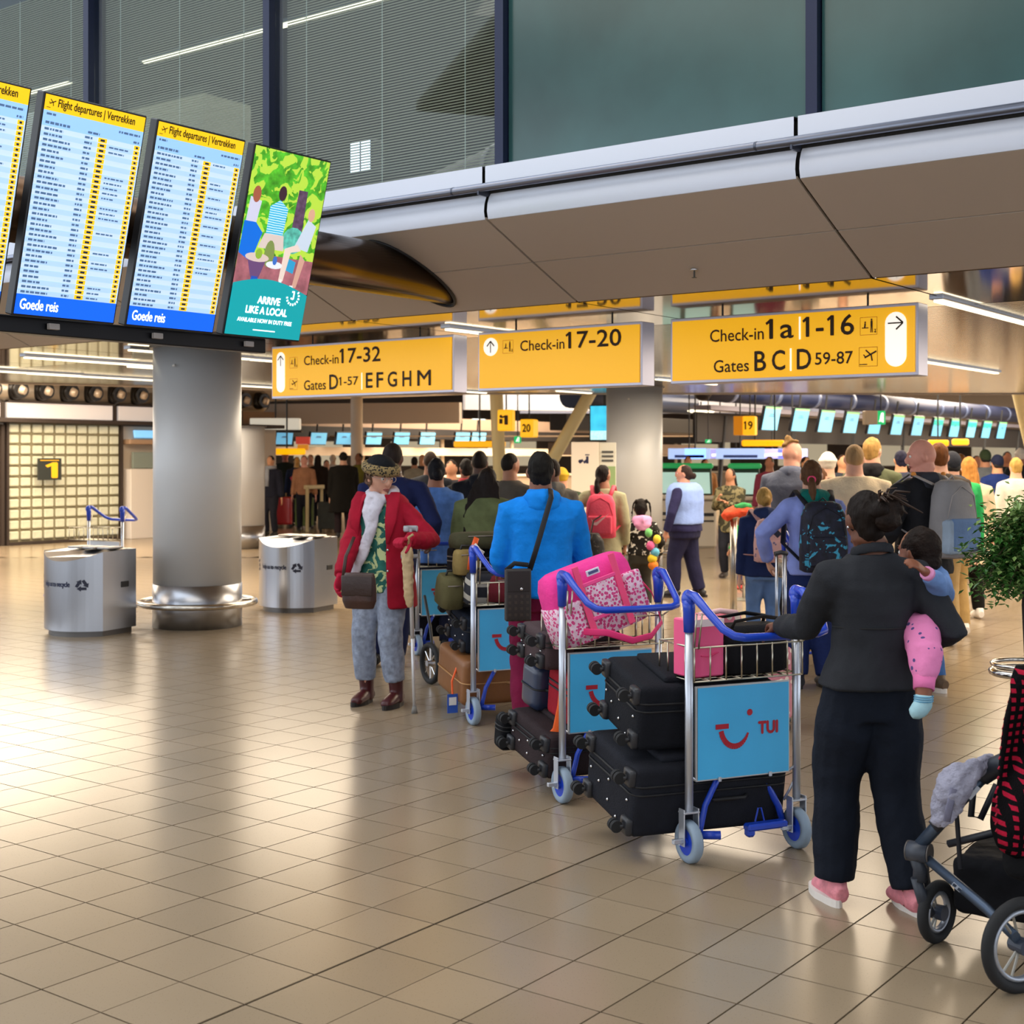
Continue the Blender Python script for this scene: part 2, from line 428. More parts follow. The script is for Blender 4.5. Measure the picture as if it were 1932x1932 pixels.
# room behind the clear windows
RMW = M('#56564e', .8, var=.25, vs=.5); RMD = M('#262a34', .7); RMC = M('#45423e', .7)
ar0, ar1 = -8*MOD, -1*MOD
wb = thing('wall_mezzanine', None, None); tag(wb, kind='structure')
bm = nb(); strip(bm, [(WB+.2, 3.5), (WB+7, 3.5)], ar0, ar1+8); obj('mezzanine_floor', bm, RMD, wb)
bm = nb(); strip(bm, [(WB+.16, 5.75), (WB+7, 5.75), ], ar0, ar1+8); obj('mezzanine_ceiling', bm, RMC, wb)
bm = nb(); strip(bm, [(WB+.16, 5.74), (WB+.16, 6.8)], -30, ar1+8); obj('spandrel', bm, RMD, wb)
bm = nb(); strip(bm, [(WB+7, 3.5), (WB+7, 5.75)], ar0, ar1+8); obj('back_wall', bm, RMW, wb)
bm = nb(); quad(bm, [B(ar1+8, WB+.2, 3.5), B(ar1+8, WB+7, 3.5), B(ar1+8, WB+7, 5.75), B(ar1+8, WB+.2, 5.75)]); quad(bm, [B(ar0, WB+.2, 3.5), B(ar0, WB+7, 3.5), B(ar0, WB+7, 5.75), B(ar0, WB+.2, 5.75)]); obj('side_wall', bm, RMW, wb)
t = thing('room_column', 'olive grey square column inside the upstairs room behind the blinds', 'column', B(-8.9, 2.2, 3.5), YAWB)
bm = nb(); box(bm, (0, 0, 1.1), (1.3, .7, 2.2), .02); obj('shaft', bm, M('#77796c', .6, var=.1, vs=2), t)
bm = nb(); box(bm, (0, 0, .04), (1.06, .76, .08), .01); obj('skirting', bm, RMD, t)
t = thing('room_column', 'narrow pale column inside the upstairs room left of the olive one', 'column', B(-10.6, 1.4, 3.5), YAWB)
bm = nb(); box(bm, (0, 0, 1.1), (.3, .3, 2.2), .02); obj('shaft', bm, M('#8f9aa6', .6), t)
bm = nb(); box(bm, (0, 0, .04), (.36, .36, .08), .01); obj('skirting', bm, RMD, t)
LAMP = M('#fff0cc', .5, emit=2.6)
def strip_lamp(name, label, a0, a1, b, z, along='U', group=None, mt=LAMP, w=.07, segs=4):
    c = B((a0+a1)/2, b, z) if along == 'U' else B(b, (a0+a1)/2, z)
    t = thing(name, label, 'lamp', c, YAWB if along == 'U' else YAWB+PI/2, group)
    ln = abs(a1-a0)
    bm = nb(); box(bm, (0, 0, .03), (ln+.04, w+.04, .04), .005); obj('housing', bm, ALU, t)
    s = ln/segs
    for q in range(segs):
        bm = nb(); box(bm, (-ln/2+s*(q+.5), 0, .004), (s-.03, w, .02), .003); obj('tube_segment', bm, mt, t)
    return t
strip_lamp('strip_lamp', 'long warm strip lamp upstairs behind the blinds, above the advert screen', -8.17, -2.3, 1.0, 5.70, segs=5)
strip_lamp('strip_lamp', 'warm strip lamp upstairs near the left edge above the departure screens', -12.2, -9.4, 1.0, 5.70, segs=3)
def lantern(lbl, a, b, z):
    t = thing('light_box', lbl, 'lamp', B(a, b, z), YAWB)
    bm = nb(); box(bm, (0, 0, 0), (.3, .2, .34), .02); obj('frame', bm, RMD, t)
    for q in (-1, 1):
        bm = nb(); box(bm, (q*.07, -.1, 0), (.12, .012, .30), .004); obj('lit_panel', bm, M('#dfe9ff', .5, emit=1.6), t)
lantern('small bluish light box with two lit panels behind the blinds', -4.0, 2.6, 4.75)
lantern('small bluish light box beside the dark mullion behind the blinds', -6.0, 2.0, 4.62)
t = thing('air_duct', 'dark curved air duct sweeping through the upstairs room behind the blinds', 'duct', B(-4.5, 3.5, 4.6), YAWB)
bm = nb(); tube(bm, [(-3.4, 0, -.7), (-2.4, 0, -.25), (-1, 0, .05), (.6, 0, .15), (2.4, 0, 0), (3.4, 0, -.35)], .3, n=14); obj('duct_pipe', bm, M('#2b2c36', .5, .3), t, smooth=True)
bm = nb(); 
for x in (-2.4, -1, .6, 2.4): tube(bm, [(x-.03, 0, {-2.4: -.25, -1: .05, .6: .15, 2.4: 0}[x]), (x+.03, 0, {-2.4: -.25, -1: .05, .6: .15, 2.4: 0}[x])], .32, n=14)
obj('duct_collar', bm, M('#4a4c58', .4, .5), t, smooth=True)

# ================================================================ LOW CEILING
ceil = thing('ceiling', None, None); tag(ceil, kind='structure')
YE = 23.2                                 # the low ceiling stops along this line across the hall
def a_min(b): return max((K0.y+N.y*b-YE)/(-U.y), (K0.y+N.y*b-YE-.52-.52*(K0.x+N.x*b))/(.52*U.x-U.y))
CA1 = 9.0; CB1 = 25.2
bm = nb(); P = [B(a_min(0), 0, HC+.05), B(CA1, 0, HC+.05), B(CA1, CB1, HC+.05), V((-1, YE, HC+.05))]; bm.faces.new([bm.verts.new(p) for p in P])
obj('ceiling_deck', bm, M('#3f3a34', .7), ceil)
MIR = M('#a79a8a', .07, .92)
bm = nb()
for k in range(-9, 5):
    box(bm, (0, 0, 0), (MOD-.02, 1.74, .012), mat=Matrix.Translation(B(k*MOD+MOD/2, .89, HC+.006)) @ R3)
obj('polished_strip', bm, MIR, ceil)
bm = nb(); b = 1.83
while b < CB1-.2:
    ca = a_min(b)
    box(bm, (0, 0, 0), (CA1-ca, .082, .012), mat=Matrix.Translation(B((ca+CA1)/2, b, HC+.006)) @ R3); b += .1
o = obj('lamella', bm, M('#a39786', .16, .85, bump=.04, bs=3, stretch=(.3, 1, 1)), ceil); tag(o, kind='stuff')
bm = nb(); box(bm, (13, YE+.05, HC+.20), (28, .1, .44)); obj('ceiling_edge', bm, TAUPE, ceil)
bm = nb(); box(bm, (0, 0, 0), (16, .1, .44), mat=Matrix.Translation((-1-7.1, YE-3.69, HC+.20)) @ Matrix.Rotation(math.atan(.52), 4, 'Z')); obj('ceiling_edge', bm, TAUPE, ceil)
bm = nb(); strip(bm, [(WB+7, 3.5), (WB+24, 3.5)], -34, -9); obj('upper_deck', bm, TAUPE, ceil)
def CP(px, py):                 # (a, b) of the low-ceiling point seen at a pixel
    d = FPX*(HC-.03-CH)/(HZ-py); p = V(((px-966)/FPX*d, d, 0))-K0
    return p.dot(U), p.dot(N)
CL = [(1768, 568, 2.4, 'at the right edge beside the biggest yellow sign'), (1742, 683, 2.6, 'right of the biggest yellow sign and lower down'),
      (1238, 716, 1.7, 'just right of the column under the middle sign'), (1050, 738, 1.0, 'below the middle yellow sign'),
      (852, 738, .9, 'in the gap below the left and middle signs'), (664, 737, .6, 'below the left yellow sign'),
      (842, 622, 1.3, 'above the gap between the left and middle signs'), (45, 675, 1.9, 'above the jet nozzles, nearest row at the left'),
      (242, 661, 1.6, 'left of the big column, nearest row'), (50, 705, 2.4, 'long one above the jet nozzles'),
      (-60, 698, 1.6, 'at the left edge above the jet nozzles'), (240, 692, 1.4, 'left of the big column, second row'),
      (472, 679, .9, 'right of the big column beside the advert screen'), (448, 728, 2.2, 'right of the big column above the nozzles')]
for px, py, ln, l in CL:
    a, b = CP(px, py)
    strip_lamp('strip_lamp', 'white strip lamp in the low ceiling, '+l, b, b+ln, a, HC-.03, along='N', group='strip lamps in the low ceiling', segs=4, w=.06)
# sprinkler on the sloped soffit
pb, pz = -.27, HC+(ZT-HC)*.26
t = thing('sprinkler_head', 'small chrome sprinkler head on the taupe soffit above the biggest sign', 'sprinkler', B(A_of(1310, pb), pb, pz-.012), YAWB)
bm = nb(); loft(bm, [((0, 0, .02), .02, .02), ((0, 0, .004), .028, .028), ((0, 0, 0), .012, .012)]); obj('rosette', bm, CHROME, t, smooth=True)
bm = nb(); tube(bm, [(0, 0, .01), (0, 0, -.04)], .006, n=8); box(bm, (0, 0, -.042), (.024, .024, .004)); obj('nozzle', bm, M('#4a4640', .4, .6), t)

# ================================================================ COLUMNS
COLM = M('#d9dadb', .4, .05, var=.03, vs=1.2)
def column(label, c, top, r=.43, ring=False, group=None):
    t = thing('column', label, 'column', c, 0, group)
    bm = nb(); tube(bm, [(0, 0, .42), (0, 0, top)], r, n=64); obj('shaft', bm, COLM, t, smooth=True).data.polygons[-1].use_smooth = False
    bm = nb(); tube(bm, [(0, 0, 0), (0, 0, .425)], r+.006, n=64); obj('steel_base', bm, STEEL, t, smooth=True)
    bm = nb(); tube(bm, [(0, 0, top-.014), (0, 0, top-.002)], r+.035, n=48); obj('collar', bm, M('#8a8580', .5, .3), t)
    bm = nb(); tube(bm, [(-.14, -r-.004, top-.2), (-.115, -r-.012, top-.2)], .012, n=8); obj('sensor', bm, WHITEP, t)
    if ring:
        bm = nb(); R = r+.135; tube(bm, [(R*math.cos(2*PI*k/48), R*math.sin(2*PI*k/48), .235) for k in range(48)], .03, n=12, closed=True, cap=False, up=(0, 0, 1))
        obj('bumper_ring', bm, CHROME if 0 else M('#cfc9bf', .2, 1), t, smooth=True)
        for k in range(6):
            a = k*PI/3+.5; bm = nb(); tube(bm, [(r*math.cos(a), r*math.sin(a), .235), (R*math.cos(a), R*math.sin(a), .235)], .012, n=8); obj('ring_bracket', bm, STEEL, t)
    return t
column('big grey column with a steel base and bumper ring between the recycling bins', (-3.13, 13.66, 0), HC, ring=True)
column('grey column behind the pink backpack girl, under the middle yellow sign', AT(1197, 21.1), HC, r=.43, ring=True)
column('grey column far back right of the big column, under the nozzle pipe', AT(455, 25.4), 2.25, ring=False)

# ================================================================ OVERHEAD SIGNS
YEL = M('#ffb90a', .35, emit=.55); YFR = M('#c9c6d6', .35, .6); INK = M('#3b2608', .6); WLIT = M('#fff6ea', .4, emit=.75)
SBN = 1.0; SZ1 = 2.70; SZ0 = 2.235
def sign(name, label, px0, px1):
    a0 = A_of(px0, SBN); a1 = A_of(px1, SBN); w = a1-a0
    t = thing(name, label, 'sign', B(a0, SBN, SZ0), YAWB)
    h = SZ1-SZ0
    bm = nb(); box(bm, (w/2, .095, h/2), (w+.03, .18, h+.025), .004); obj('casing', bm, YFR, t)
    bm = nb(); box(bm, (w/2, 0, h/2), (w-.012, .012, h-.02)); obj('lit_face', bm, YEL, t)
    bm = nb()
    for x in (w*.2, w*.8): tube(bm, [(x, .095, h), (x, .095, HC-SZ0)], .008, n=8)
    obj('hanger', bm, BLACKP, t)
    return t, w, h
def figicon(bm, x, z, s, y):      # person at a check-in counter
    disc2(bm, (x+.3*s, z+.72*s), .055*s, 8, y); seg2(bm, (x+.3*s, z+.66*s), (x+.27*s, z+.42*s), .1*s, y=y); seg2(bm, (x+.1*s, z+.40*s), (x+.5*s, z+.40*s), .06*s, y=y)
    disc2(bm, (x+.68*s, z+.86*s), .06*s, 8, y); seg2(bm, (x+.68*s, z+.80*s), (x+.68*s, z+.45*s), .13*s, y=y); seg2(bm, (x+.65*s, z+.45*s), (x+.63*s, z+.12*s), .06*s, y=y); seg2(bm, (x+.71*s, z+.45*s), (x+.73*s, z+.12*s), .06*s, y=y)
    seg2(bm, (x+.82*s, z+.15*s), (x+.96*s, z+.15*s), .05*s, y=y); seg2(bm, (x+.82*s, z+.3*s), (x+.96*s, z+.3*s), .03*s, y=y); seg2(bm, (x+.9*s, z+.3*s), (x+.9*s, z+.1*s), .05*s, y=y)
def planeicon(bm, x, z, s, y):
    seg2(bm, (x+.3*s, z+.45*s), (x+.95*s, z+.78*s), .09*s, y=y); seg2(bm, (x+.62*s, z+.62*s), (x+.36*s, z+.86*s), .08*s, y=y); seg2(bm, (x+.66*s, z+.62*s), (x+.72*s, z+.28*s), .08*s, y=y)
    seg2(bm, (x+.36*s, z+.48*s), (x+.24*s, z+.62*s), .06*s, y=y); seg2(bm, (x+.02*s, z+.1*s), (x+.45*s, z+.1*s), .05*s, y=y)
def iconframe(bm, x, z, s, y):
    for p, q in (((0, 0), (1, 0)), ((1, 0), (1, 1)), ((1, 1), (0, 1)), ((0, 1), (0, 0))): seg2(bm, (x+p[0]*s, z+p[1]*s), (x+q[0]*s, z+q[1]*s), .02*s, y=y)
def pill(t, x, z0, z1, r):
    bm = nb(); n = 12; pts = [(x+r*math.cos(PI*k/n), z1-r+r*math.sin(PI*k/n)) for k in range(n+1)]+[(x-r*math.cos(PI*k/n), z0+r-r*math.sin(PI*k/n)) for k in range(n+1)]
    bm.faces.new([bm.verts.new((a, -.009, c)) for a, c in pts]); obj('arrow_field', bm, WLIT, t)
def arrow(bm, x, z, s, d, y=-.012):
    if d == 'up':
        seg2(bm, (x, z-s), (x, z+s*.85), s*.17, y=y)
        for q in (-1, 1): seg2(bm, (x+q*s*.75, z+s*.1), (x, z+s*.93), s*.2, y=y)
    else:
        seg2(bm, (x-s, z), (x+s*.85, z), s*.17, y=y)
        for q in (-1, 1): seg2(bm, (x+s*.05, z+q*s*.8), (x+s*.93, z), s*.2, y=y)
Y_ = -.010
def sx(px, a0): return A_of(px, SBN)-a0
def picto(t, fn, x, z, sz):
    bm = nb(); fn(bm, x, z, sz, Y_); iconframe(bm, x, z, sz, Y_); obj('pictogram', bm, INK, t)
def divider(t, x, z0, z1, w): bm = nb(); seg2(bm, (x, z0), (x, z1), w, y=Y_); obj('divider', bm, WLIT, t)
# left sign
t, w, h = sign('direction_sign', 'yellow overhead sign reading Check-in 17-32 and Gates D E F G H M, leftmost', 514, 853)
a0 = A_of(514, SBN); X = lambda px: sx(px, a0)
pill(t, X(531), .045, h-.045, .055)
bm = nb(); arrow(bm, X(531), h-.125, .05, 'up'); obj('arrow', bm, INK, t)
picto(t, figicon, X(548), .265, .10); picto(t, planeicon, X(548), .065, .10)
texts(t, INK, [('Check-in', X(575), .285, X(640)-X(575), .085, .0012), ('17-32', X(646), .285, X(719)-X(646), .13, .003), ('Gates', X(575), .055, X(616)-X(575), .09, .0012), ('D', X(623), .055, X(639)-X(623), .13, .003), ('1-57', X(643), .085, X(677)-X(643), .075, .0012)]+
      [(c, X(q0), .055, X(q1)-X(q0), .13, .003) for c, q0, q1 in (('E', 692, 704), ('F', 712, 724), ('G', 733, 750), ('H', 761, 777), ('M', 789, 814))], y=Y_)
divider(t, X(684), .04, .19, .012)
# middle sign
t, w, h = sign('direction_sign', 'yellow overhead sign reading Check-in 17-20, the middle one', 904, 1208)
a0 = A_of(904, SBN)
bm = nb(); disc2(bm, (X(927), h-.115), .075, 24, -.009); obj('arrow_field', bm, WLIT, t)
bm = nb(); arrow(bm, X(927), h-.115, .05, 'up'); obj('arrow', bm, INK, t)
picto(t, figicon, X(950), .29, .105)
texts(t, INK, [('Check-in', X(983), .30, X(1066)-X(983), .085, .0012), ('17-20', X(1074), .30, X(1173)-X(1074), .13, .003)], y=Y_)
# right sign
t, w, h = sign('direction_sign', 'yellow overhead sign reading Check-in 1a 1-16 and Gates B C D 59-87, rightmost', 1268, 1728)
a0 = A_of(1268, SBN)
pill(t, X(1691), .05, h-.045, .075)
bm = nb(); arrow(bm, X(1691), h-.12, .055, 'right'); obj('arrow', bm, INK, t)
picto(t, figicon, X(1624), .275, .12); picto(t, planeicon, X(1622), .06, .13)
texts(t, INK, [('Check-in', X(1341), .285, X(1442)-X(1341), .09, .0012), ('1a', X(1453), .285, X(1498)-X(1453), .14, .003), ('1-16', X(1522), .285, X(1612)-X(1522), .14, .003), ('Gates', X(1348), .06, X(1414)-X(1348), .09, .0012), ('59-87', X(1539), .085, X(1610)-X(1539), .085, .0015)]+
      [(c, X(q0), .06, X(q1)-X(q0), .14, .003) for c, q0, q1 in (('B', 1425, 1446), ('C', 1458, 1482), ('D', 1505, 1531))], y=Y_)
divider(t, X(1510), .27, .43, .013); divider(t, X(1493), .05, .21, .013)

# ================================================================ SCREENS ON THEIR PIPE
SW, SH, TILT = .70, 1.255, math.radians(14.4)
BLK = M('#0c0e14', .35)
SCB = M('#c9e2f8', .3, emit=.60); SCB2 = M('#9dcefb', .3, emit=.60); SY = M('#f2c31a', .4, emit=.75); SBL = M('#0b5ff0', .4, emit=.85); STX = M('#16325c', .6); SWH = M('#ffffff', .4, emit=1.0)
yawS = math.atan2(N.y, N.x)     # local x runs away along N, local -y faces the viewer side (+U)
def screen_root(name, label, p, group=None):
    t = thing(name, label, 'screen', p, yawS, group); t.rotation_euler = (TILT, 0, yawS); t.scale = (SK, SK, SK); return t
def casing(t):
    bm = nb(); box(bm, (SW/2, .04, SH/2), (SW, .07, SH), .006); obj('casing', bm, BLK, t)
    bm = nb(); box(bm, (SW/2, .14, SH*.45), (.3, .16, .3), .01); obj('wall_mount', bm, M('#2a2c33', .5, .4), t)
SK = .88                        # screens are 62 cm wide
PS = V((-1.893*SK, 8.98*SK, CH+.804*SK))
rnd = random.Random(3)
def board(k, label, seed):
    t = screen_root('departure_screen', label, PS-N*(.775*SK*k), 'departure screens on the pipe'); casing(t)
    m = .012; y = .0035; r = random.Random(seed)
    def pnl(nm, x0, x1, z0, z1, mt, yy=y):
        bm = nb(); quad(bm, [(x0, yy, z0), (x1, yy, z0), (x1, yy, z1), (x0, yy, z1)]); return obj(nm, bm, mt, t)
    x0, x1, z0, z1 = m, SW-m, m, SH-m
    pnl('display', x0, x1, z0+.115, z1-.085, SCB); pnl('display_footer', x0, x1, z0, z0+.115, SBL); pnl('display_header', x0, x1, z1-.085, z1, SY)
    bm = nb(); text(bm, 'Flight departures | Vertrekken', x0+.085, z1-.072, .52, .058, y-.002, bold=.001)
    planeicon(bm, x0+.012, z1-.075, .06, y-.002); obj('header_lettering', bm, M('#3a2c05', .6), t)
    bm = nb(); text(bm, 'Goede reis', x0+.03, z0+.03, .25, .06, y-.002, bold=.0015); obj('footer_lettering', bm, SWH, t)
    zz = z1-.085; pnl('display_band', x0, x1, zz-.085, zz, SCB2, y-.001)
    bmt = nb(); bmy = nb(); bml = nb(); bmd = nb(); n = 32; rh = (zz-.085-z0-.115)/n
    def dash(b_, xa, w_, zc, h_, jit=True):
        x = xa
        while x < xa+w_:
            ww = r.uniform(.010, .035) if jit else w_
            ww = min(ww, xa+w_-x); seg2(b_, (x, zc), (x+ww, zc), h_, y=y-.002); x += ww+.006
    dash(bmt, x0+.02, .06, zz-.018, .012); dash(bmt, x1-.17, .15, zz-.03, .012); dash(bmt, x0+.02, .16, zz-.065, .014); dash(bmt, x0+.30, .08, zz-.07, .012); dash(bmt, x1-.06, .04, zz-.07, .012)
    for i in range(n):
        zc = zz-.085-rh*(i+.5)
        if i % 2: quad(bml, [(x0, y-.001, zc-rh/2), (x1, y-.001, zc-rh/2), (x1, y-.001, zc+rh/2), (x0, y-.001, zc+rh/2)])
        dash(bmt, x0+.02, .028, zc, .013, False); dash(bmt, x0+.055, r.uniform(.06, .16), zc, .012); dash(bmt, x0+.285, .05, zc, .012)
        quad(bmy, [(x0+.375, y-.002, zc-rh*.43), (x0+.435, y-.002, zc-rh*.43), (x0+.435, y-.002, zc+rh*.43), (x0+.375, y-.002, zc+rh*.43)])
        quad(bmy, [(x1-.05, y-.002, zc-rh*.43), (x1-.01, y-.002, zc-rh*.43), (x1-.01, y-.002, zc+rh*.43), (x1-.05, y-.002, zc+rh*.43)])
        seg2(bmd, (x0+.39, zc), (x0+.42, zc), .012, y=y-.003); seg2(bmd, (x1-.038, zc), (x1-.022, zc), .012, y=y-.003)
        if r.random() < .55: dash(bml if 0 else bmt, x0+.455, r.uniform(.08, .14), zc, .009)
    obj('display_rows', bml, M('#b4d6f8', .3, emit=.60), t); o = obj('flight_rows', bmt, M('#5f82b0', .6, emit=.25), t); tag(o, kind='stuff')
    o = obj('gate_cells', bmy, SY, t); tag(o, kind='stuff'); o = obj('gate_marks', bmd, STX, t); tag(o, kind='stuff')
board(1, 'departure screen next to the green advert screen, third from the left edge', 1)
board(2, 'departure screen second from the left, fully in view, most rows', 2)
board(3, 'departure screen cut off by the left edge of the frame', 5)
# advert screen
t = screen_root('advert_screen', 'portrait screen with a green garden advert reading ARRIVE LIKE A LOCAL', PS); casing(t)
m = .012; x0, x1, z0, z1 = m, SW-m, m, SH-m
def E_(c, e=.62, **k): return M(c, .4, emit=e, **k)
bm = nb(); quad(bm, [(x0, .0035, .45), (x1, .0035, .45), (x1, .0035, z1), (x0, .0035, z1)]); obj('display', bm, E_('#4fae2a', pat=('camo', '#b9e04a', 9, .5), var=.5, vs=14), t)
layers = []
def L2(nm, c, pts, dy, **k):
    bm = nb(); bm.faces.new([bm.verts.new((x, .0035-dy, z)) for x, z in pts]); obj(nm, bm, E_(c, **k), t)
def ell(cx, cz, rx, rz, n=14): return [(cx+rx*math.cos(2*PI*k/n), cz+rz*math.sin(2*PI*k/n)) for k in range(n)]
def poster_shape(c, pts, dy, **k): L2('poster_print', c, pts, dy, **k)
poster_shape('#a4646e', [(x0, .33), (x1, .33), (x1, .56), (x0, .56)], .001, var=.3, vs=12)
poster_shape('#5d4660', [(.44, .72), (.54, .72), (.53, 1.02), (.45, 1.02)], .001, var=.4, vs=25)
poster_shape('#59b8a8', ell(.47, .68, .10, .09), .0012, var=.4, vs=20)
poster_shape('#a35c46', ell(.09, .94, .035, .055), .0016); poster_shape('#cfd0e8', [(.03, .74), (.12, .74), (.14, .90), (.04, .92)], .0015); poster_shape('#0a6fe0', [(.015, .55), (.13, .50), (.19, .70), (.12, .76), (.02, .76)], .0018)
poster_shape('#3d2833', ell(.31, .975, .035, .05), .0018); poster_shape('#35b4e4', [(.22, .70), (.37, .70), (.38, .88), (.30, .93), (.22, .88)], .0017, pat=('stripe', '#c5f2ff', 20, .6)); poster_shape('#d9c9c2', [(.17, .60), (.40, .60), (.38, .70), (.21, .70)], .0018); poster_shape('#7f9350', ell(.28, .57, .045, .09), .0019)
poster_shape('#d8a98f', ell(.60, .87, .032, .045), .0018); poster_shape('#c9d8ea', [(.49, .64), (.62, .62), (.66, .80), (.58, .84)], .0017); poster_shape('#e9d5c9', [(.40, .40), (.44, .40), (.47, .60), (.56, .62), (.52, .66), (.41, .62)], .0019); poster_shape('#d2a391', [(.53, .36), (.57, .37), (.61, .56), (.56, .60)], .0019); poster_shape('#2f9fd0', [(.44, .48), (.52, .46), (.53, .54), (.45, .56)], .0018)
poster_shape('#d9c5bd', ell(.18, .535, .105, .03), .0022); poster_shape('#6a4a78', [(.10, .52), (.26, .52), (.22, .40), (.15, .40)], .0021); poster_shape('#1a5ac0', [(.14, .34), (.24, .34), (.21, .41), (.16, .41)], .0021); poster_shape('#e7eef4', ell(.34, .50, .075, .025), .0022); poster_shape('#3c70c8', ell(.34, .53, .02, .03), .0024); poster_shape('#8fb63c', ell(.19, .56, .03, .035), .0025)
poster_shape('#eef3f6', [(.38, .31), (.44, .31), (.43, .41), (.41, .41)], .0023); poster_shape('#eef3f6', [(.47, .30), (.56, .29), (.54, .38), (.51, .38)], .0023)
arc = [(x0+(x1-x0)*k/16, .325+.075*math.sin(PI*min(1, max(0, (k+2)/18)))) for k in range(17)]
L2('poster_print', '#0a9ba3', [(x0, z0)]+[(x1, z0)]+arc[::-1], .003, e=.75)
texts(t, SWH, [('ARRIVE', .25, .235, .20, .048, .0025), ('LIKE A LOCAL', .16, .165, .37, .048, .0025), ('AVAILABLE NOW IN DUTY FREE', .10, .105, .49, .027, .001)], 'poster_lettering', -.001)
bm = nb(); seg2(bm, (.25, .055), (.45, .055), .008, y=-.001); obj('poster_rule', bm, SWH, t); bm = nb()
for k in range(10):
    a = -PI*.95+k*PI*1.15/9; seg2(bm, (.56+.045*math.cos(a), .305+.045*math.sin(a)), (.56+.062*math.cos(a), .305+.062*math.sin(a)), .012, y=-.001)
seg2(bm, (.545, .34), (.57, .34), .012, y=-.001); seg2(bm, (.565, .34), (.565, .29), .012, y=-.001); seg2(bm, (.565, .29), (.54, .295), .012, y=-.001)
obj('poster_stamp', bm, SWH, t)
# carrier beam under the screens
bp = PS-N*1.3
t = thing('screen_carrier', 'dark beam with cable boxes under the departure screens', 'beam', PS-N*2.11-U*.05+V((0, 0, -.055)), yawS); t.scale = (SK, SK, SK)
bm = nb(); box(bm, (1.35, .12, .03), (3.1, .10, .10), .006); obj('carrier_beam', bm, M('#15161c', .4, .4), t)
for x in (.42, 1.19, 1.95, 2.72):
    bm = nb(); box(bm, (x, .045, .03), (.07, .03, .035), .003); obj('cable_box', bm, M('#b8b2b0', .5), t)
# big bronze pipe cut by the soffit
ap, zp, rp = -3.22, 2.985, .178
t = thing('bronze_pipe', 'dark bronze pipe running from the screens into the taupe soffit', 'pipe', B(ap, -.52, zp), yawS)
bm = nb(); tube(bm, [(-4.3, 0, 0), (.9, 0, 0)], rp, n=48); obj('pipe', bm, M('#5a4636', .22, .85), t, smooth=True)
bm = nb(); sl = (ZT-HC)/SB     # slope dz/db of the soffit
pts = []
for k in range(40):
    a = 2*PI*k/40; y_, z_ = (rp+.006)*math.cos(a), (rp+.006)*math.sin(a)
    b_ = (zp+z_-HC)/sl; pts.append((b_+.52-.008, y_, z_-.006))
tube(bm, pts, .012, n=6, closed=True, cap=False); obj('seal', bm, BLACKP, t, smooth=True)
# ================================================================ FAR CHECK-IN HALL
HT = 5.6
wl = M('#8b7a6a', .7, var=.06, vs=.4)
bw = thing('wall_back', None, None); tag(bw, kind='structure')
bm = nb(); box(bm, (10, 74, HT/2), (110, .3, HT)); obj('wall_surface', bm, M('#5a4a3e', .8, var=.3, vs=.35), bw)
for k in range(16):
    bm = nb(); box(bm, (-26+k*5.2, 73.7, 1.9), (2.6, .2, 1.3), .02); obj('lit_counter_panel', bm, M('#d8c8a8', .5, emit=.45), bw)
bm = nb(); box(bm, (8, YE+27, HT+.1), (100, 54, .2)); hc = obj('ceiling_hall', bm, M('#6e5f53', .6, .1), None); tag(hc, kind='structure')
# sloped soffit on the far side of the low ceiling
sf = thing('wall_hall_soffit', None, None); tag(sf, kind='structure')
for k in range(8):
    bm = nb(); x0 = -1+k*3.2
    vs = [bm.verts.new(p) for p in ((x0, YE+.12, HC+.42), (x0+3.18, YE+.12, HC+.42), (x0+3.18, YE+1.6, HT), (x0, YE+1.6, HT))]; bm.faces.new(vs); obj('panel', bm, TAUPE, sf)
# a broad dropped bulkhead far back (bluish and taupe bands above the left desks)
bh = thing('wall_bulkhead', None, None); tag(bh, kind='structure')
bm = nb(); q = [(-14, 46), (6, 38)]
def band(bm, p, q, z0, z1, th=.3):
    p = V((*p, 0)); q = V((*q, 0)); d = (q-p); c = (p+q)/2; box(bm, (0, 0, 0), (d.length, th, z1-z0), mat=Matrix.Translation((c.x, c.y, (z0+z1)/2)) @ Matrix.Rotation(math.atan2(d.y, d.x), 4, 'Z'))
band(bm, (-16, 43), (-1.5, 40), ZH(800, 41), ZH(762, 41)); obj('bulkhead_face', bm, M('#cbbba9', .6), bh)
bm = nb(); band(bm, (-1.5, 43), (9, 46), ZH(775, 44), ZH(745, 44)); obj('bulkhead_end', bm, M('#c4c9d8', .5), bh)
bm = nb(); band(bm, (-16, 42.6), (7, 42.6), ZH(835, 42.6)+.18, ZH(845, 42.6)+.38); obj('bulkhead_ledge', bm, M('#a08a72', .6), bh)
# upstairs gallery with lit shop fronts above the dark truss
gal = thing('wall_gallery', None, None); tag(gal, kind='structure')
bm = nb(); box(bm, (8.3, 52, 3.6), (16, .3, .5)); obj('gallery_edge', bm, M('#5f6478', .5, .3), gal)
for k in range(12):
    x = 5.4+k*.62
    bm = nb(); box(bm, (x, 52.3, 4.35), (.34, .2, .8), .02); obj('lit_niche', bm, M(('#e8c890', '#c9b6a0', '#f0e0c0')[k % 3], .5, emit=.5), gal)
bm = nb(); box(bm, (22, 60, 4.3), (26, .3, 3.0)); obj('side_wall_panel', bm, M('#7f7060', .65), gal)

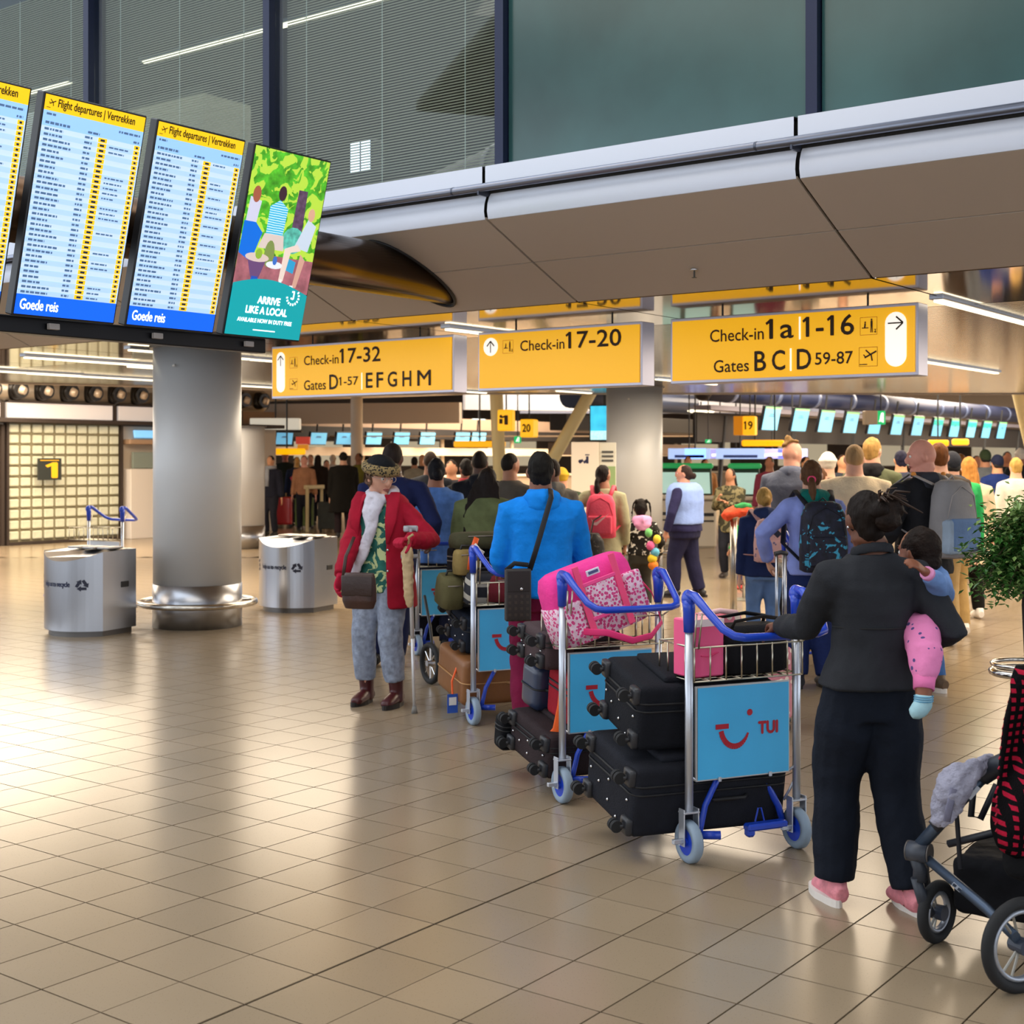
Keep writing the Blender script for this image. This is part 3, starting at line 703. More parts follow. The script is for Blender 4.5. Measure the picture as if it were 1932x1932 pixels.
# ---------------------------------------------------------------- wall with glass blocks, jet nozzles (left)
GW = V((-9.48, 26.0, 0))        # foot of the glass block wall at its left end; the wall runs along N
def GWp(t, z=0.0, off=0.0): return GW+N*t-U*(-off)+V((0, 0, z))
gwl = thing('wall_left', None, None); tag(gwl, kind='structure'); gwl.location = GW; gwl.rotation_euler = (0, 0, yawS)
CREAM = M('#cdbfae', .6); DKBR = M('#3a2f29', .6)
bm = nb(); box(bm, (1.0, .35, 1.16), (12.0, .3, 2.32)); obj('wall_surface', bm, CREAM, gwl)
bm = nb(); box(bm, (1.0, .2, 2.38), (12.0, .6, .08), .01); obj('ledge', bm, DKBR, gwl)
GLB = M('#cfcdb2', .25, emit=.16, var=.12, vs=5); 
t = thing('glass_block_panel', 'panel of square cream glass blocks in a dark frame on the left wall', 'glass block wall', GW+V((0, 0, 0)), yawS)
nc, nr, pw, ph = 10, 11, .256, .205
bm = nb(); box(bm, (nc*pw/2, .16, nr*ph/2+.06), (nc*pw+.04, .03, nr*ph+.04)); obj('mortar', bm, M('#8d8468', .7), t)
bm = nb()
for x in (-.03, nc*pw+.03): box(bm, (x, .12, nr*ph/2+.03), (.05, .12, nr*ph+.1))
box(bm, (nc*pw/2, .12, .035), (nc*pw, .12, .05)); obj('frame', bm, DKBR, t)
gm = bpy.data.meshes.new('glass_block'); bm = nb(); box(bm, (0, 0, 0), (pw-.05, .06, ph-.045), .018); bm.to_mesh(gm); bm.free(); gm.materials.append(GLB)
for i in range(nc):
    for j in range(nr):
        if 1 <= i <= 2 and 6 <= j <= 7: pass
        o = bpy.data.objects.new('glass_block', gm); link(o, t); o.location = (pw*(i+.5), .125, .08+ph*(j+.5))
t = thing('number_sign', 'dark square sign with a yellow number 1 on the glass block panel', 'sign', GW+N*.58+U*(-.07)*-1+V((0, 0, 1.24)), yawS)
bm = nb(); box(bm, (.2, 0, .21), (.52, .04, .42), .005); obj('board', bm, M('#2f332f', .5), t)
bm = nb(); text(bm, '1', .24, .05, .12, .28, -.024, bold=.012); seg2(bm, (-.02, .38), (.4, .38), .015, y=-.023); obj('numeral', bm, M('#f0b41a', .5, emit=.3), t)
t = thing('service_door', 'taupe door at the far left edge beside the glass block panel', 'door', GW-N*1.25, yawS)
bm = nb(); box(bm, (.55, .17, 1.1), (1.1, .05, 2.2), .01); obj('leaf', bm, M('#a08f80', .5), t)
bm = nb(); box(bm, (1.13, .15, 1.15), (.07, .12, 2.3)); obj('frame', bm, DKBR, t)
bm = nb(); tube(bm, [(1.0, .14, 1.0), (1.0, .08, 1.0), (.88, .08, 1.0)], .012, n=8); obj('handle', bm, STEEL, t)
# lit clerestory and white desk unit
for k, (x0, x1, e) in enumerate(((-4.2, -.2, .35), (-.05, 2.35, .35), (2.5, 3.9, .3), (4.1, 5.0, .3), (5.1, 5.75, .9))):
    t = thing('lit_wall_panel', ['lit white band above the door at the left edge', 'lit white band above the glass block panel', 'lit white band left of the big column', 'small lit panel right of the big column', 'bright lit end panel under the jet nozzles'][k], 'panel', GW+N*x0+V((0, 0, 2.43)), yawS)
    bm = nb(); box(bm, ((x1-x0)/2, .1, .15), (x1-x0, .1, .30), .01); obj('lit_surface', bm, M('#e6dcd6' if k < 4 else '#fff0cf', .5, emit=e), t)
    bm = nb(); box(bm, ((x1-x0)/2, .1, .315), (x1-x0, .16, .04)); box(bm, (x1-x0+.05, .12, .15), (.1, .14, .3)); obj('frame', bm, DKBR, t)
t = thing('white_counter', 'white counter unit between the glass block panel and the big column', 'counter', GW+N*2.72, yawS)
bm = nb(); box(bm, (.55, .1, .72), (1.1, .3, 1.44), .01); obj('front_panel', bm, M('#ece3da', .5), t)
bm = nb(); box(bm, (.38, .0, 1.62), (.62, .06, .34), .01); obj('back_screen', bm, M('#8a9488', .3), t)
bm = nb(); box(bm, (.55, .1, 2.0), (1.15, .3, .1), .01); obj('shelf', bm, M('#b8977a', .5), t)
bm = nb(); box(bm, (.5, .02, 2.16), (.75, .04, .16), .01, rot=(-.2, 0, 0)); obj('monitor', bm, E_('#7fc0ee', .8), t)
# pipe of jet nozzles above the left wall
t = thing('jet_nozzle_pipe', 'steel ventilation pipe with a row of round black jet nozzles', 'duct', GW-N*4+V((0, 0, 2.96)), yawS)
bm = nb(); tube(bm, [(-1, .25, 0), (10.6, .25, 0)], .24, n=24); obj('pipe', bm, M('#b0a394', .35, .5), t, smooth=True)
bm = nb(); tube(bm, [(10.6, .25, 0), (10.66, .25, 0)], .215, n=24); obj('end_cap', bm, BLACKP, t)
nzb = nb(); ball(nzb, (0, 0, 0), .20, 16, 10); tube(nzb, [(0, -.10, 0), (0, -.21, 0)], .16, n=20)
nz = obj('nozzle', nzb, M('#191614', .35), t, smooth=True, loc=(-.4, .06, 0))
cb = nb(); loft_pts = tube(cb, [(0, -.18, 0), (.05, -.26, -.03)], [.10, .07], n=16); obj('nozzle_cone', cb, M('#e0cdb8', .3, .3), nz, smooth=True)
for k in range(1, 20):
    c = copy_tree(nz, t); c.location = (-.4+k*.565, .06, 0)

# ---------------------------------------------------------------- recycling bins
def recyclebin(label, loc, rz, mirror=False):
    t = thing('recycling_bin', label, 'bin', loc, rz, 'steel recycling bins')
    w, d, h = .72, .52, .80
    def outline(k=1.0, inset=0.0):
        pts = []
        for i in range(25):
            a = -1+2*i/24; pts.append((a*(w/2-inset), -d/2+inset+(a*a)*.18-.12, 0))
        pts += [(w/2-inset, d/2-inset, 0), (-w/2+inset, d/2-inset, 0)]
        return pts
    def prism(bm, o, z0, zf):
        lo = [bm.verts.new((x, y, z0)) for x, y, _ in o]; hi = [bm.verts.new((x, y, zf(x, y))) for x, y, _ in o]; n = len(o)
        for k in range(n): bm.faces.new((lo[k], lo[(k+1) % n], hi[(k+1) % n], hi[k]))
        bm.faces.new(lo[::-1]); f = bm.faces.new(hi); return f
    bm = nb(); prism(bm, outline(0, .03), 0, lambda x, y: .06); obj('plinth', bm, M('#6d6a68', .4, .8), t)
    # rim drops towards the curved front
    bm = nb(); prism(bm, outline(), .055, lambda x, y: h if y > 0 else h-.01-.085*max(0, 1-(x/(w/2))**2)); obj('body', bm, STEEL, t)
    bm = nb(); o = outline(0, .05); f = [bm.verts.new((x, y+.02, (h+.004) if y > 0 else h-.004-.085*max(0, 1-(x/(w/2))**2))) for x, y, _ in o]; bm.faces.new(f); obj('lid', bm, M('#b9b1aa', .35, .6), t)
    bm = nb()
    for x in (-.16, .02, .2): box(bm, (x, .08, h+.012), (.15, .22, .02), .01)
    obj('lid_flap', bm, M('#ddd6cf', .4, .3), t)
    bm = nb(); box(bm, (w/2, .10, .47), (.012, .11, .055), .004); obj('hand_slot', bm, BLACKP, t)
    bm = nb()
    def onfront(x): a = x/(w/2); return -d/2+(a*a)*.18-.12-.004
    tb = nb(); text(tb, 'help us to recycle', -.235, .455, .345, .062, 0, bold=.002)
    for v in tb.verts: v.co.y = onfront(v.co.x)
    obj('lettering', tb, M('#2c3350', .6), t)
    tb = nb(); cx, cz, s = .215, .485, .062
    for k in range(3):
        a = PI/2+k*2*PI/3; A_ = V((cx+s*math.cos(a), cz+s*math.sin(a))); C_ = V((cx+s*math.cos(a-2*PI/3), cz+s*math.sin(a-2*PI/3))); u = (C_-A_).normalized(); nn = V((-u.y, u.x)); L = (C_-A_).length
        p = A_+u*L*.16; q = A_+u*L*.56; seg2(tb, p, q, .026)
        tb.faces.new([tb.verts.new((r.x, 0, r.y)) for r in (q+nn*.026, q+u*.036, q-nn*.026)])
    for v in tb.verts: v.co.y = onfront(v.co.x)
    obj('recycling_mark', tb, M('#22263c', .6), t)
    tb = nb()
    for z in (.44, .48, .53): seg2(tb, (-.335, z), (-.32, z+.03), .02)
    for v in tb.verts: v.co.y = onfront(v.co.x)
    obj('side_mark', tb, M('#2c3350', .6), t)
    return t
recyclebin('steel recycling bin with a curved front left of the big column', AT(166, 13.1), math.radians(-25))
recyclebin('steel recycling bin right of the big column, beside the woman in red', AT(560, 15.1), math.radians(-25))
bm = nb()
t = thing('floor_rail', 'low steel rail bar running left behind the big column', 'rail', (-3.13, 13.66, 0), 0)
bm = nb(); tube(bm, [(-.56, .3, .2), (-.75, .1, .16), (-.95, -.05, .16), (-1.0, -.05, 0)], .025, n=10); obj('rail_bar', bm, STEEL, t, smooth=True)
bm = nb(); tube(bm, [(-1.0, -.05, 0), (-1.0, -.05, .012)], .05, n=16); obj('rail_foot', bm, STEEL, t)

# ---------------------------------------------------------------- right check-in island: monitors under a dark blue truss pipe
ISL = AT(1437, 35)              # first monitor's left edge
SCR = [E_('#5fb4e4', .55), E_('#6bbde8', .55)]; GRN = E_('#7fcf84', .5); TEALB = E_('#1fb4a4', .5)
def island_monitor(label, p, w, h, tiltc=.0, hdr=True, band=None, group='check-in monitors under the dark pipe'):
    t = thing('check_in_monitor', label, 'monitor', p, yawS, group)
    t.rotation_euler = (math.radians(12), 0, yawS)
    bm = nb(); box(bm, (w/2, .05, h/2), (w+.05, .08, h+.05), .01); obj('casing', bm, BLK, t)
    bm = nb(); quad(bm, [(0, 0, 0), (w, 0, 0), (w, 0, h), (0, 0, h)]); obj('display', bm, SCR[int(p.y) % 2], t)
    if hdr: bm = nb(); quad(bm, [(0, -.004, h*.9), (w, -.004, h*.9), (w, -.004, h), (0, -.004, h)]); obj('display_header', bm, GRN, t)
    if band: bm = nb(); quad(bm, [(0, -.005, h*.62), (w, -.005, h*.62), (w, -.005, h*.86), (0, -.005, h*.86)]); obj('display_band', bm, TEALB, t)
    bm = nb(); seg2(bm, (w*.35, h*.68), (w*.62, h*.68), .02, y=-.008); seg2(bm, (w*.3, h*.6), (w*.66, h*.6), .02, y=-.008); obj('display_text', bm, M('#4a6f96', .6), t)
    bm = nb(); tube(bm, [(w/2, .1, h), (w/2, .14, h+.42)], .03, n=8); obj('hanger', bm, BLACKP, t)
    return t
ORD = ['first', 'second', 'third', 'fourth', 'fifth', 'sixth', 'seventh', 'eighth', 'ninth', 'tenth', 'eleventh', 'twelfth']
zi = ZH(811, 35.3)
pxs = [1437, 1493, 1543, 1591, 1637, 1680, 1719, 1757, 1790, 1822, 1851, 1880]
for k, px in enumerate(pxs):
    tt = B_of(px, (ISL-K0).dot(U)); p = B((ISL-K0).dot(U), tt, zi)
    island_monitor('portrait check-in monitor under the dark pipe, %s from the left' % ORD[k], p, .88 if k < 4 else .86, .60, hdr=True, band=k in (7, 8, 9, 10))
ia = (ISL-K0).dot(U); ib = (ISL-K0).dot(N)
t = thing('truss_pipe', 'dark blue ventilation pipe above the row of check-in monitors', 'duct', B(ia-.6, B_of(1326, ia-.6), zi+.96), yawS)
bm = nb(); tube(bm, [(0, 0, 0), (34, 0, 0)], .28, n=24); obj('pipe', bm, M('#202a4c', .45, .2), t, smooth=True)
bm = nb(); ball(bm, (0, 0, 0), (.10, .285, .285)); obj('end_cap', bm, M('#231f26', .5), t, smooth=True)
for k in range(13):
    bm = nb(); tube(bm, [(1.2+k*2.5, 0, 0), (1.4+k*2.5, 0, 0)], .288, n=24, a0=0, a1=2*PI); obj('pipe_clamp', bm, M('#5f6d92', .4, .3), t, smooth=True)
bm = nb(); box(bm, (17, .3, -.42), (33, .5, .12)); obj('ledge', bm, M('#8b8694', .5, .2), t)
bm = nb(); box(bm, (17, .5, -.9), (33, .12, .75)); obj('back_board', bm, M('#231d1b', .7), t)
for k in range(8):
    bm = nb(); tube(bm, [(2+k*4.2, .45, -.6), (1.6+k*4.2, .45, -3.0)], .06, n=8); obj('support_leg', bm, BLACKP, t)
t = thing('upper_duct', 'dark blue duct behind the column, left of the dark pipe end', 'duct', B(ia-3.2, ib+2, zi+.5), yawS)
bm = nb(); tube(bm, [(-6, 0, .3), (0, 0, .3)], .3, n=16); obj('pipe', bm, M('#39445f', .4, .3), t, smooth=True)
bm = nb(); box(bm, (-3, 0, -.35), (7, .5, .4), .02); obj('dark_beam', bm, M('#2a2622', .6), t)
bm = nb(); box(bm, (-3, .2, -1.0), (7, .2, .3), .02); obj('brown_beam', bm, M('#7a6552', .6), t)
t = thing('hall_lamp', 'oval white lamp above the yellow number 19 sign', 'lamp', B(ia-1.2, ib-1.0, zi+.46), yawS)
bm = nb(); ball(bm, (0, 0, 0), (.62, .2, .05), 16, 8); obj('diffuser', bm, LAMP, t, smooth=True)
bm = nb(); tube(bm, [(0, 0, .04), (0, 0, .25)], .02, n=8); obj('stem', bm, BLACKP, t)
# desk sign boards under the island
for k, (px, w, c) in enumerate(((1318, .34, '#9ab8f4'), (1345, .9, '#8d90e6'), (1395, .34, '#a6bcf6'), (1440, 1.0, '#8f90e8'), (1485, .8, '#9aa0ee'))):
    d = 36.5; t = thing('desk_board', ['small pale blue board behind the staff woman, first over the desks', 'violet board over the desks, second from the left', 'small pale blue board over the desks, third', 'wide violet board over the desks, fourth', 'violet board over the desks left of the topknot man'][k], 'board', AT(px-18, d, ZH(866, d)))
    bm = nb(); box(bm, (w/2, .03, .14), (w, .05, .26), .01); obj('board_face', bm, E_(c, .7), t)
    bm = nb(); seg2(bm, (w*.25, .1), (w*.75, .13), .06, y=-.002); obj('board_print', bm, SWH, t)
    bm = nb(); tube(bm, [(w/2, .05, .27), (w/2, .05, HT-t.location.z)], .02, n=6); obj('hanger', bm, BLACKP, t)
for k, (px, w) in enumerate(((1275, .95), (1305, .5), (1365, 1.1))):
    d = 31.0; t = thing('kiosk_banner', ['pale blue banner over the kiosks behind the staff woman', 'short pale blue banner over the kiosks', 'wide pale blue banner over the kiosks behind the camouflage jacket'][k], 'banner', AT(px-14, d, ZH(866, d)))
    bm = nb(); box(bm, (w/2, .03, .12), (w, .04, .24), .01); obj('banner_face', bm, E_('#a9c8fb', .75), t)
    bm = nb(); seg2(bm, (w*.15, .06), (w*.85, .06), .06, y=-.002); obj('banner_print', bm, M('#3458b8', .5), t)
    bm = nb(); tube(bm, [(w/2, .04, .24), (w/2, .04, HT-t.location.z)], .015, n=6); obj('hanger', bm, BLACKP, t)
# self-service kiosks
def kiosk(label, px, d, rz=.1):
    t = thing('check_in_kiosk', label, 'kiosk', AT(px, d), rz, 'self-service check-in kiosks')
    bm = nb(); box(bm, (0, .1, .45), (.62, .5, .9), .04); obj('body', bm, M('#d8d0c2', .5), t)
    bm = nb(); box(bm, (0, 0, .93), (.7, .62, .06), .02); obj('worktop', bm, M('#e6dfd3', .4), t)
    bm = nb(); box(bm, (0, .12, 1.22), (.56, .06, .50), .015, rot=(-.2, 0, 0)); obj('monitor', bm, M('#12382e', .4), t)
    bm = nb(); box(bm, (0, .082, 1.20), (.47, .01, .40), rot=(-.2, 0, 0)); obj('display', bm, E_('#b5ddd6', .45), t)
    bm = nb(); box(bm, (0, .14, 1.52), (.6, .2, .1), .03); obj('green_cap', bm, M('#1fae62', .4, emit=.25), t)
    bm = nb(); box(bm, (0, -.155, .62), (.5, .01, .06)); box(bm, (0, -.155, .5), (.5, .01, .03)); obj('slot', bm, BLACKP, t)
kiosk('white check-in kiosk with a green cap behind the staff woman', 1318, 25.5); kiosk('white check-in kiosk with a green cap beside the camouflage jacket person', 1409, 25); kiosk('white check-in kiosk mostly hidden by the second column', 1262, 26)
# desks along the far right
t = thing('check_in_desk', 'long pale check-in desk row far behind the crowd at the right', 'desk', B(ia+.9, ib, 0), yawS)
bm = nb(); box(bm, (16, .3, .5), (30, .7, 1.0), .02); obj('front', bm, M('#a99a88', .6), t)
bm = nb(); box(bm, (16, .3, 1.04), (30.2, .9, .07), .01); obj('worktop', bm, M('#d4cab8', .5), t)
# ---------------------------------------------------------------- left check-in island
la = (AT(520, 40)-K0).dot(U)
def left_mon(k, px, py0, py1, w):
    b = B_of(px, la); p = B(la, b, 0); d = p.y
    return d, b
t0b = B_of(525, la)
for k, px in enumerate((520, 585, 634, 690, 743, 792, 858, 889)):
    b = B_of(px, la); d = B(la, b).y; h = ZH(816, d)-ZH(838, d)
    t = island_monitor('square blue check-in monitor over the left crowd, %s from the left' % ORD[k], B(la, b, ZH(838, d)), 26/FPX*d/.62, h, hdr=False, group='check-in monitors over the left crowd')
    t.rotation_euler = (math.radians(10), 0, yawS)
for k, px in enumerate((575, 640, 694, 745, 795, 862, 893)):  # reflections of the monitor row below, built as dim glowing panels
    b = B_of(px, la-.8); d = B(la-.8, b).y
    t = thing('monitor_reflection', 'dim pale monitor reflection in the upper row over the left crowd, %s' % ORD[k], 'monitor', B(la-.8, b, ZH(806, d)), yawS, 'upper row of dim monitor reflections')
    w = 24/FPX*d/.62; h = ZH(790, d)-ZH(806, d)
    bm = nb(); box(bm, (w/2, .04, h/2), (w, .06, h), .01); obj('display', bm, E_('#a9c4d4', .45), t)
    bm = nb(); tube(bm, [(w/2, .05, h), (w/2, .05, h+.5)], .02, n=6); obj('hanger', bm, BLACKP, t)
t = thing('island_canopy', 'long dark canopy with a pale edge over the left check-in desks', 'canopy', B(la-.3, B_of(480, la-.3), 0), yawS)
d0 = B(la-.3, B_of(480, la-.3)).y
bm = nb(); box(bm, (14, .3, ZH(812, 40)), (30, .3, .34)); obj('dark_band', bm, M('#1d1715', .7), t)
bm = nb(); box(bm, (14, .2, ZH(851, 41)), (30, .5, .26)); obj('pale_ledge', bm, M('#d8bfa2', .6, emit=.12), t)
bm = nb(); box(bm, (14, .5, ZH(795, 42)), (30, .2, .5)); obj('brown_board', bm, M('#a08672', .7), t)
for k in range(8):
    bm = nb(); tube(bm, [(1+k*4, .4, 0), (1+k*4, .4, 2.4)], .07, n=8); obj('post', bm, M('#b9a78f', .6), t)
t = thing('check_in_desk', 'long pale check-in desk row far behind the left crowd', 'desk', B(la+.1, t0b-2, 0), yawS)
bm = nb(); box(bm, (15, .3, .5), (30, .7, 1.0), .02); obj('front', bm, M('#9a8874', .6), t)
bm = nb(); box(bm, (15, .3, 1.04), (30.2, .9, .07), .01); obj('worktop', bm, M('#cfc0aa', .5), t)
t = thing('slim_column', 'slim pale column far back among the left monitors', 'column', AT(673, 37))
bm = nb(); tube(bm, [(0, 0, 0), (0, 0, HT)], .16, n=20); obj('shaft', bm, M('#f4e6d2', .6), t, smooth=True)
bm = nb(); tube(bm, [(0, 0, 0), (0, 0, .3)], .175, n=20); obj('steel_base', bm, STEEL, t, smooth=True)
for k, (px, py, w, c, nm) in enumerate(((541, 852, .9, '#ffb100', 'long amber lit strip under the first left monitor'), (905, 838, 1.25, '#f0a81a', 'amber lit strip left of the cream V strut'), (1425, 836, .65, '#ffb100', 'amber lit box under the number 19 sign, left one'), (1462, 836, .45, '#ffb100', 'amber lit box under the number 19 sign, right one'), (1770, 836, .5, '#ff9a10', 'small amber lit box far right behind the brown haired person'), (1812, 834, .4, '#ffa820', 'small amber lit box far right above the crowd'))):
    d = 33.0; t = thing('lit_strip', nm, 'sign', AT(px, d, ZH(py, d)))
    bm = nb(); box(bm, (0, 0, 0), (w, .1, .15), .03); obj('lit_face', bm, E_(c, .9), t)
    bm = nb(); tube(bm, [(0, .02, .07), (0, .02, HT-t.location.z)], .02, n=6); obj('hanger', bm, BLACKP, t)
# red and orange stand, white boards
t = thing('promo_stand', 'small stand with a red and orange top over the left crowd', 'stand', AT(572, 34, 0))
bm = nb(); box(bm, (0, 0, 2.1), (.34, .2, .18), .01); obj('red_board', bm, E_('#d84a3a', .35), t)
bm = nb(); box(bm, (0, 0, 1.93), (.26, .2, .14), .01); obj('orange_board', bm, E_('#f09a2a', .4), t)
bm = nb(); tube(bm, [(0, .05, 0), (0, .05, 1.9)], .04, n=8); obj('pole', bm, WHITEP, t)
t = thing('light_canopy', 'white lit canopy panel at the left end of the check-in row', 'panel', AT(520, 36, ZH(818, 36)))
bm = nb(); box(bm, (0, 0, .25), (1.3, .3, .3), .02); obj('lit_panel', bm, M('#e8e0cc', .5, emit=.5), t)
bm = nb(); box(bm, (0, 0, .06), (1.4, .35, .06), .01); obj('frame', bm, DKBR, t)
bm = nb(); tube(bm, [(0, 0, .4), (0, 0, HT-t.location.z)], .02, n=6); obj('hanger', bm, BLACKP, t)

# ---------------------------------------------------------------- V struts
CRM = M('#f2e6b4', .5)
def strut(label, p, q, r):
    t = thing('strut', label, 'strut', p); q = q-p
    bm = nb(); tube(bm, [(0, 0, 0), q], r, n=20); obj('shaft', bm, CRM, t, smooth=True)
    u = q.normalized(); bm = nb(); tube(bm, [(0, 0, 0), u*.25], r*1.12, n=20); obj('foot_collar', bm, M('#b9ad84', .5), t, smooth=True)
strut('cream tubular strut leaning left above the cropped hair man', V(AT(948, 27, 0)), V(AT(927, 26, HC+2.4)), .125)
strut('cream tubular strut leaning right left of the white kiosk', V(AT(956, 27.5, 0)), V(AT(1160, 26.5, HC+1.0)), .125)
strut('cream tubular strut at the right edge above the plant', V(AT(1990, 27, 0)), V(AT(1880, 26, HC+2.0)), .14)
# ---------------------------------------------------------------- hanging gate and info signs
def cube_sign(label, px, py0, py1, d, w, txt, side=True, dep=.35):
    z0, z1 = ZH(py1, d), ZH(py0, d); h = z1-z0
    t = thing('number_sign', label, 'sign', AT(px, d, z0), YAWB*.5)
    bm = nb(); box(bm, (w/2, dep/2, h/2), (w, dep, h), .02); obj('lit_body', bm, M('#ffbe1e', .4, emit=.7), t)
    bm = nb(); text(bm, txt, w*.2 if len(txt) > 1 else w*.52, h*.3, w*.6 if len(txt) > 1 else w*.2, h*.42, -.012, bold=.006); obj('numeral', bm, INK, t)
    bm = nb(); tube(bm, [(w/2, dep/2, h), (w/2, dep/2, HT-z0)], .015, n=6); obj('hanger', bm, BLACKP, t)
    return t, w, h
t, w, h = cube_sign('yellow hanging sign with a telephone icon and number 1 on the strut', 938, 773, 813, 25.5, .29, '1', dep=.2)
bm = nb(); box(bm, (w*.27, -.015, h*.45), (.06, .01, .09)); disc2(bm, (w*.27, h*.68), .03, 10, -.016); obj('pictogram', bm, INK, t)
cube_sign('yellow hanging sign reading 20 right of the telephone sign', 981, 791, 825, 27, .27, '20')
t, w, h = cube_sign('yellow hanging sign reading 19 below the dark pipe end', 1401, 785, 821, 30, .27, '19')
bm = nb(); box(bm, (-.1, .15, h/2), (.2, .3, h), .01); obj('side_panel', bm, M('#d98a10', .4, emit=.4), t)
def exit_sign(label, px, py0, py1, d, w, box_=False):
    z0, z1 = ZH(py1, d), ZH(py0, d); h = z1-z0
    t = thing('exit_sign', label, 'sign', AT(px, d, z0))
    bm = nb(); box(bm, (w/2, .04, h/2), (w, .06, h), .01); obj('lit_face', bm, E_('#17b365', .8), t)
    bm = nb(); disc2(bm, (w*.55, h*.78), h*.08, 8, -.002); seg2(bm, (w*.5, h*.7), (w*.42, h*.42), h*.14, y=-.002); seg2(bm, (w*.42, h*.42), (w*.25, h*.2), h*.09, y=-.002); seg2(bm, (w*.42, h*.42), (w*.55, h*.2), h*.09, y=-.002); seg2(bm, (w*.68, h*.15), (w*.68, h*.85), h*.1, y=-.002); obj('running_figure', bm, SWH, t)
    bm = nb(); tube(bm, [(w*.5, .04, h), (w*.5, .04, HT-z0)], .012, n=6); obj('hanger', bm, BLACKP, t)
    return t, w, h
exit_sign('small green exit sign below the yellow 20 sign', 970, 823, 836, 29, .15)
t, w, h = exit_sign('green exit sign with a beige box hanging in front of the monitors', 1655, 775, 801, 24, .15)
bm = nb(); box(bm, (-.11, .06, h/2), (.22, .2, h), .01); obj('beige_box', bm, M('#c9bda8', .5), t)
exit_sign('tiny green exit sign under the beams behind the staff woman', 1331, 829, 836, 32, .14)
t = thing('pink_sign', 'small flat pink sign under the low ceiling edge above the exit sign', 'sign', AT(1648, 24, ZH(731, 24)))
bm = nb(); box(bm, (0, 0, 0), (.42, .15, .06), .01); obj('panel', bm, E_('#ee5aa8', .6), t)
bm = nb(); tube(bm, [(0, 0, .03), (0, 0, HT-t.location.z)], .008, n=6); obj('hanger', bm, BLACKP, t)
# tall cyan screen and white kiosk cabinet
t = thing('cyan_screen', 'tall cyan lit screen beside the second column', 'screen', AT(1112, 24.5, ZH(832, 24.5)), YAWB*.3)
w, h = .55, ZH(764, 24.5)-ZH(832, 24.5)
bm = nb(); box(bm, (w/2, .05, h/2), (w, .1, h), .01); obj('casing', bm, BLK, t)
bm = nb(); quad(bm, [(.02, -.004, .02), (w, -.004, .02), (w, -.004, h-.02), (.02, -.004, h-.02)]); obj('display', bm, E_('#3fc8f4', .85, var=.2, vs=6), t)
bm = nb(); quad(bm, [(.02, -.008, .02), (w, -.008, .02), (w, -.008, h*.28), (.02, -.008, h*.28)]); obj('display_band', bm, E_('#b8ecfa', .9, var=.2, vs=20), t)
bm = nb(); tube(bm, [(w/2, .05, h), (w/2, .05, HT-t.location.z)], .03, n=8); obj('hanger', bm, BLACKP, t)
t = thing('hand_gel_cabinet', 'tall white cabinet with a hand gel pictogram in front of the strut', 'cabinet', AT(1078, 19.0), -.05)
h = ZH(834, 19.0)
bm = nb(); box(bm, (.19, .2, h/2), (.38, .4, h), .008); obj('body', bm, M('#e9dccb', .5), t)
bm = nb(); box(bm, (.50, .22, h/2), (.24, .36, h-.01), .008); obj('side_unit', bm, M('#d9d6c8', .5), t)
bm = nb(); box(bm, (.50, .035, h/2-.1), (.22, .01, h*.75)); obj('green_front', bm, M('#8fa872', .5), t)
bm = nb(); z = 1.62
for x, q in ((.20, 0), (.26, 1)): seg2(bm, (x-.09, z-.02), (x-.04, z+.02), .035, y=-.002); 
seg2(bm, (.22, z-.03), (.22, z+.07), .035, y=-.002); disc2(bm, (.12, z), .025, 10, -.002); seg2(bm, (.19, z+.09), (.25, z+.09), .015, y=-.002); obj('pictogram', bm, M('#1f2148', .6), t)
bm = nb()
for k in range(3): seg2(bm, (.42, 1.75-k*.06), (.58, 1.75-k*.06), .03, y=.028)
obj('side_print', bm, M('#4a4a48', .6), t)
# stanchion frame in the far left queue
t = thing('barrier_frame', 'pale square barrier frame in the far left queue', 'barrier', AT(594, 31.0), .1)
z = ZH(919, 31.0)
bm = nb(); tube(bm, [(-.17, 0, 0), (-.17, 0, z)], .04, n=10); obj('post', bm, M('#c9b78a', .5, .3), t)
bm = nb(); tube(bm, [(.14, .3, 0), (.14, .3, z)], .035, n=10); obj('post', bm, M('#c9b78a', .5, .3), t)
bm = nb(); box(bm, (-.02, .15, z), (.50, .10, .09), .01, rot=(0, 0, .6)); obj('top_bar', bm, M('#d8c9a0', .5, .2), t)
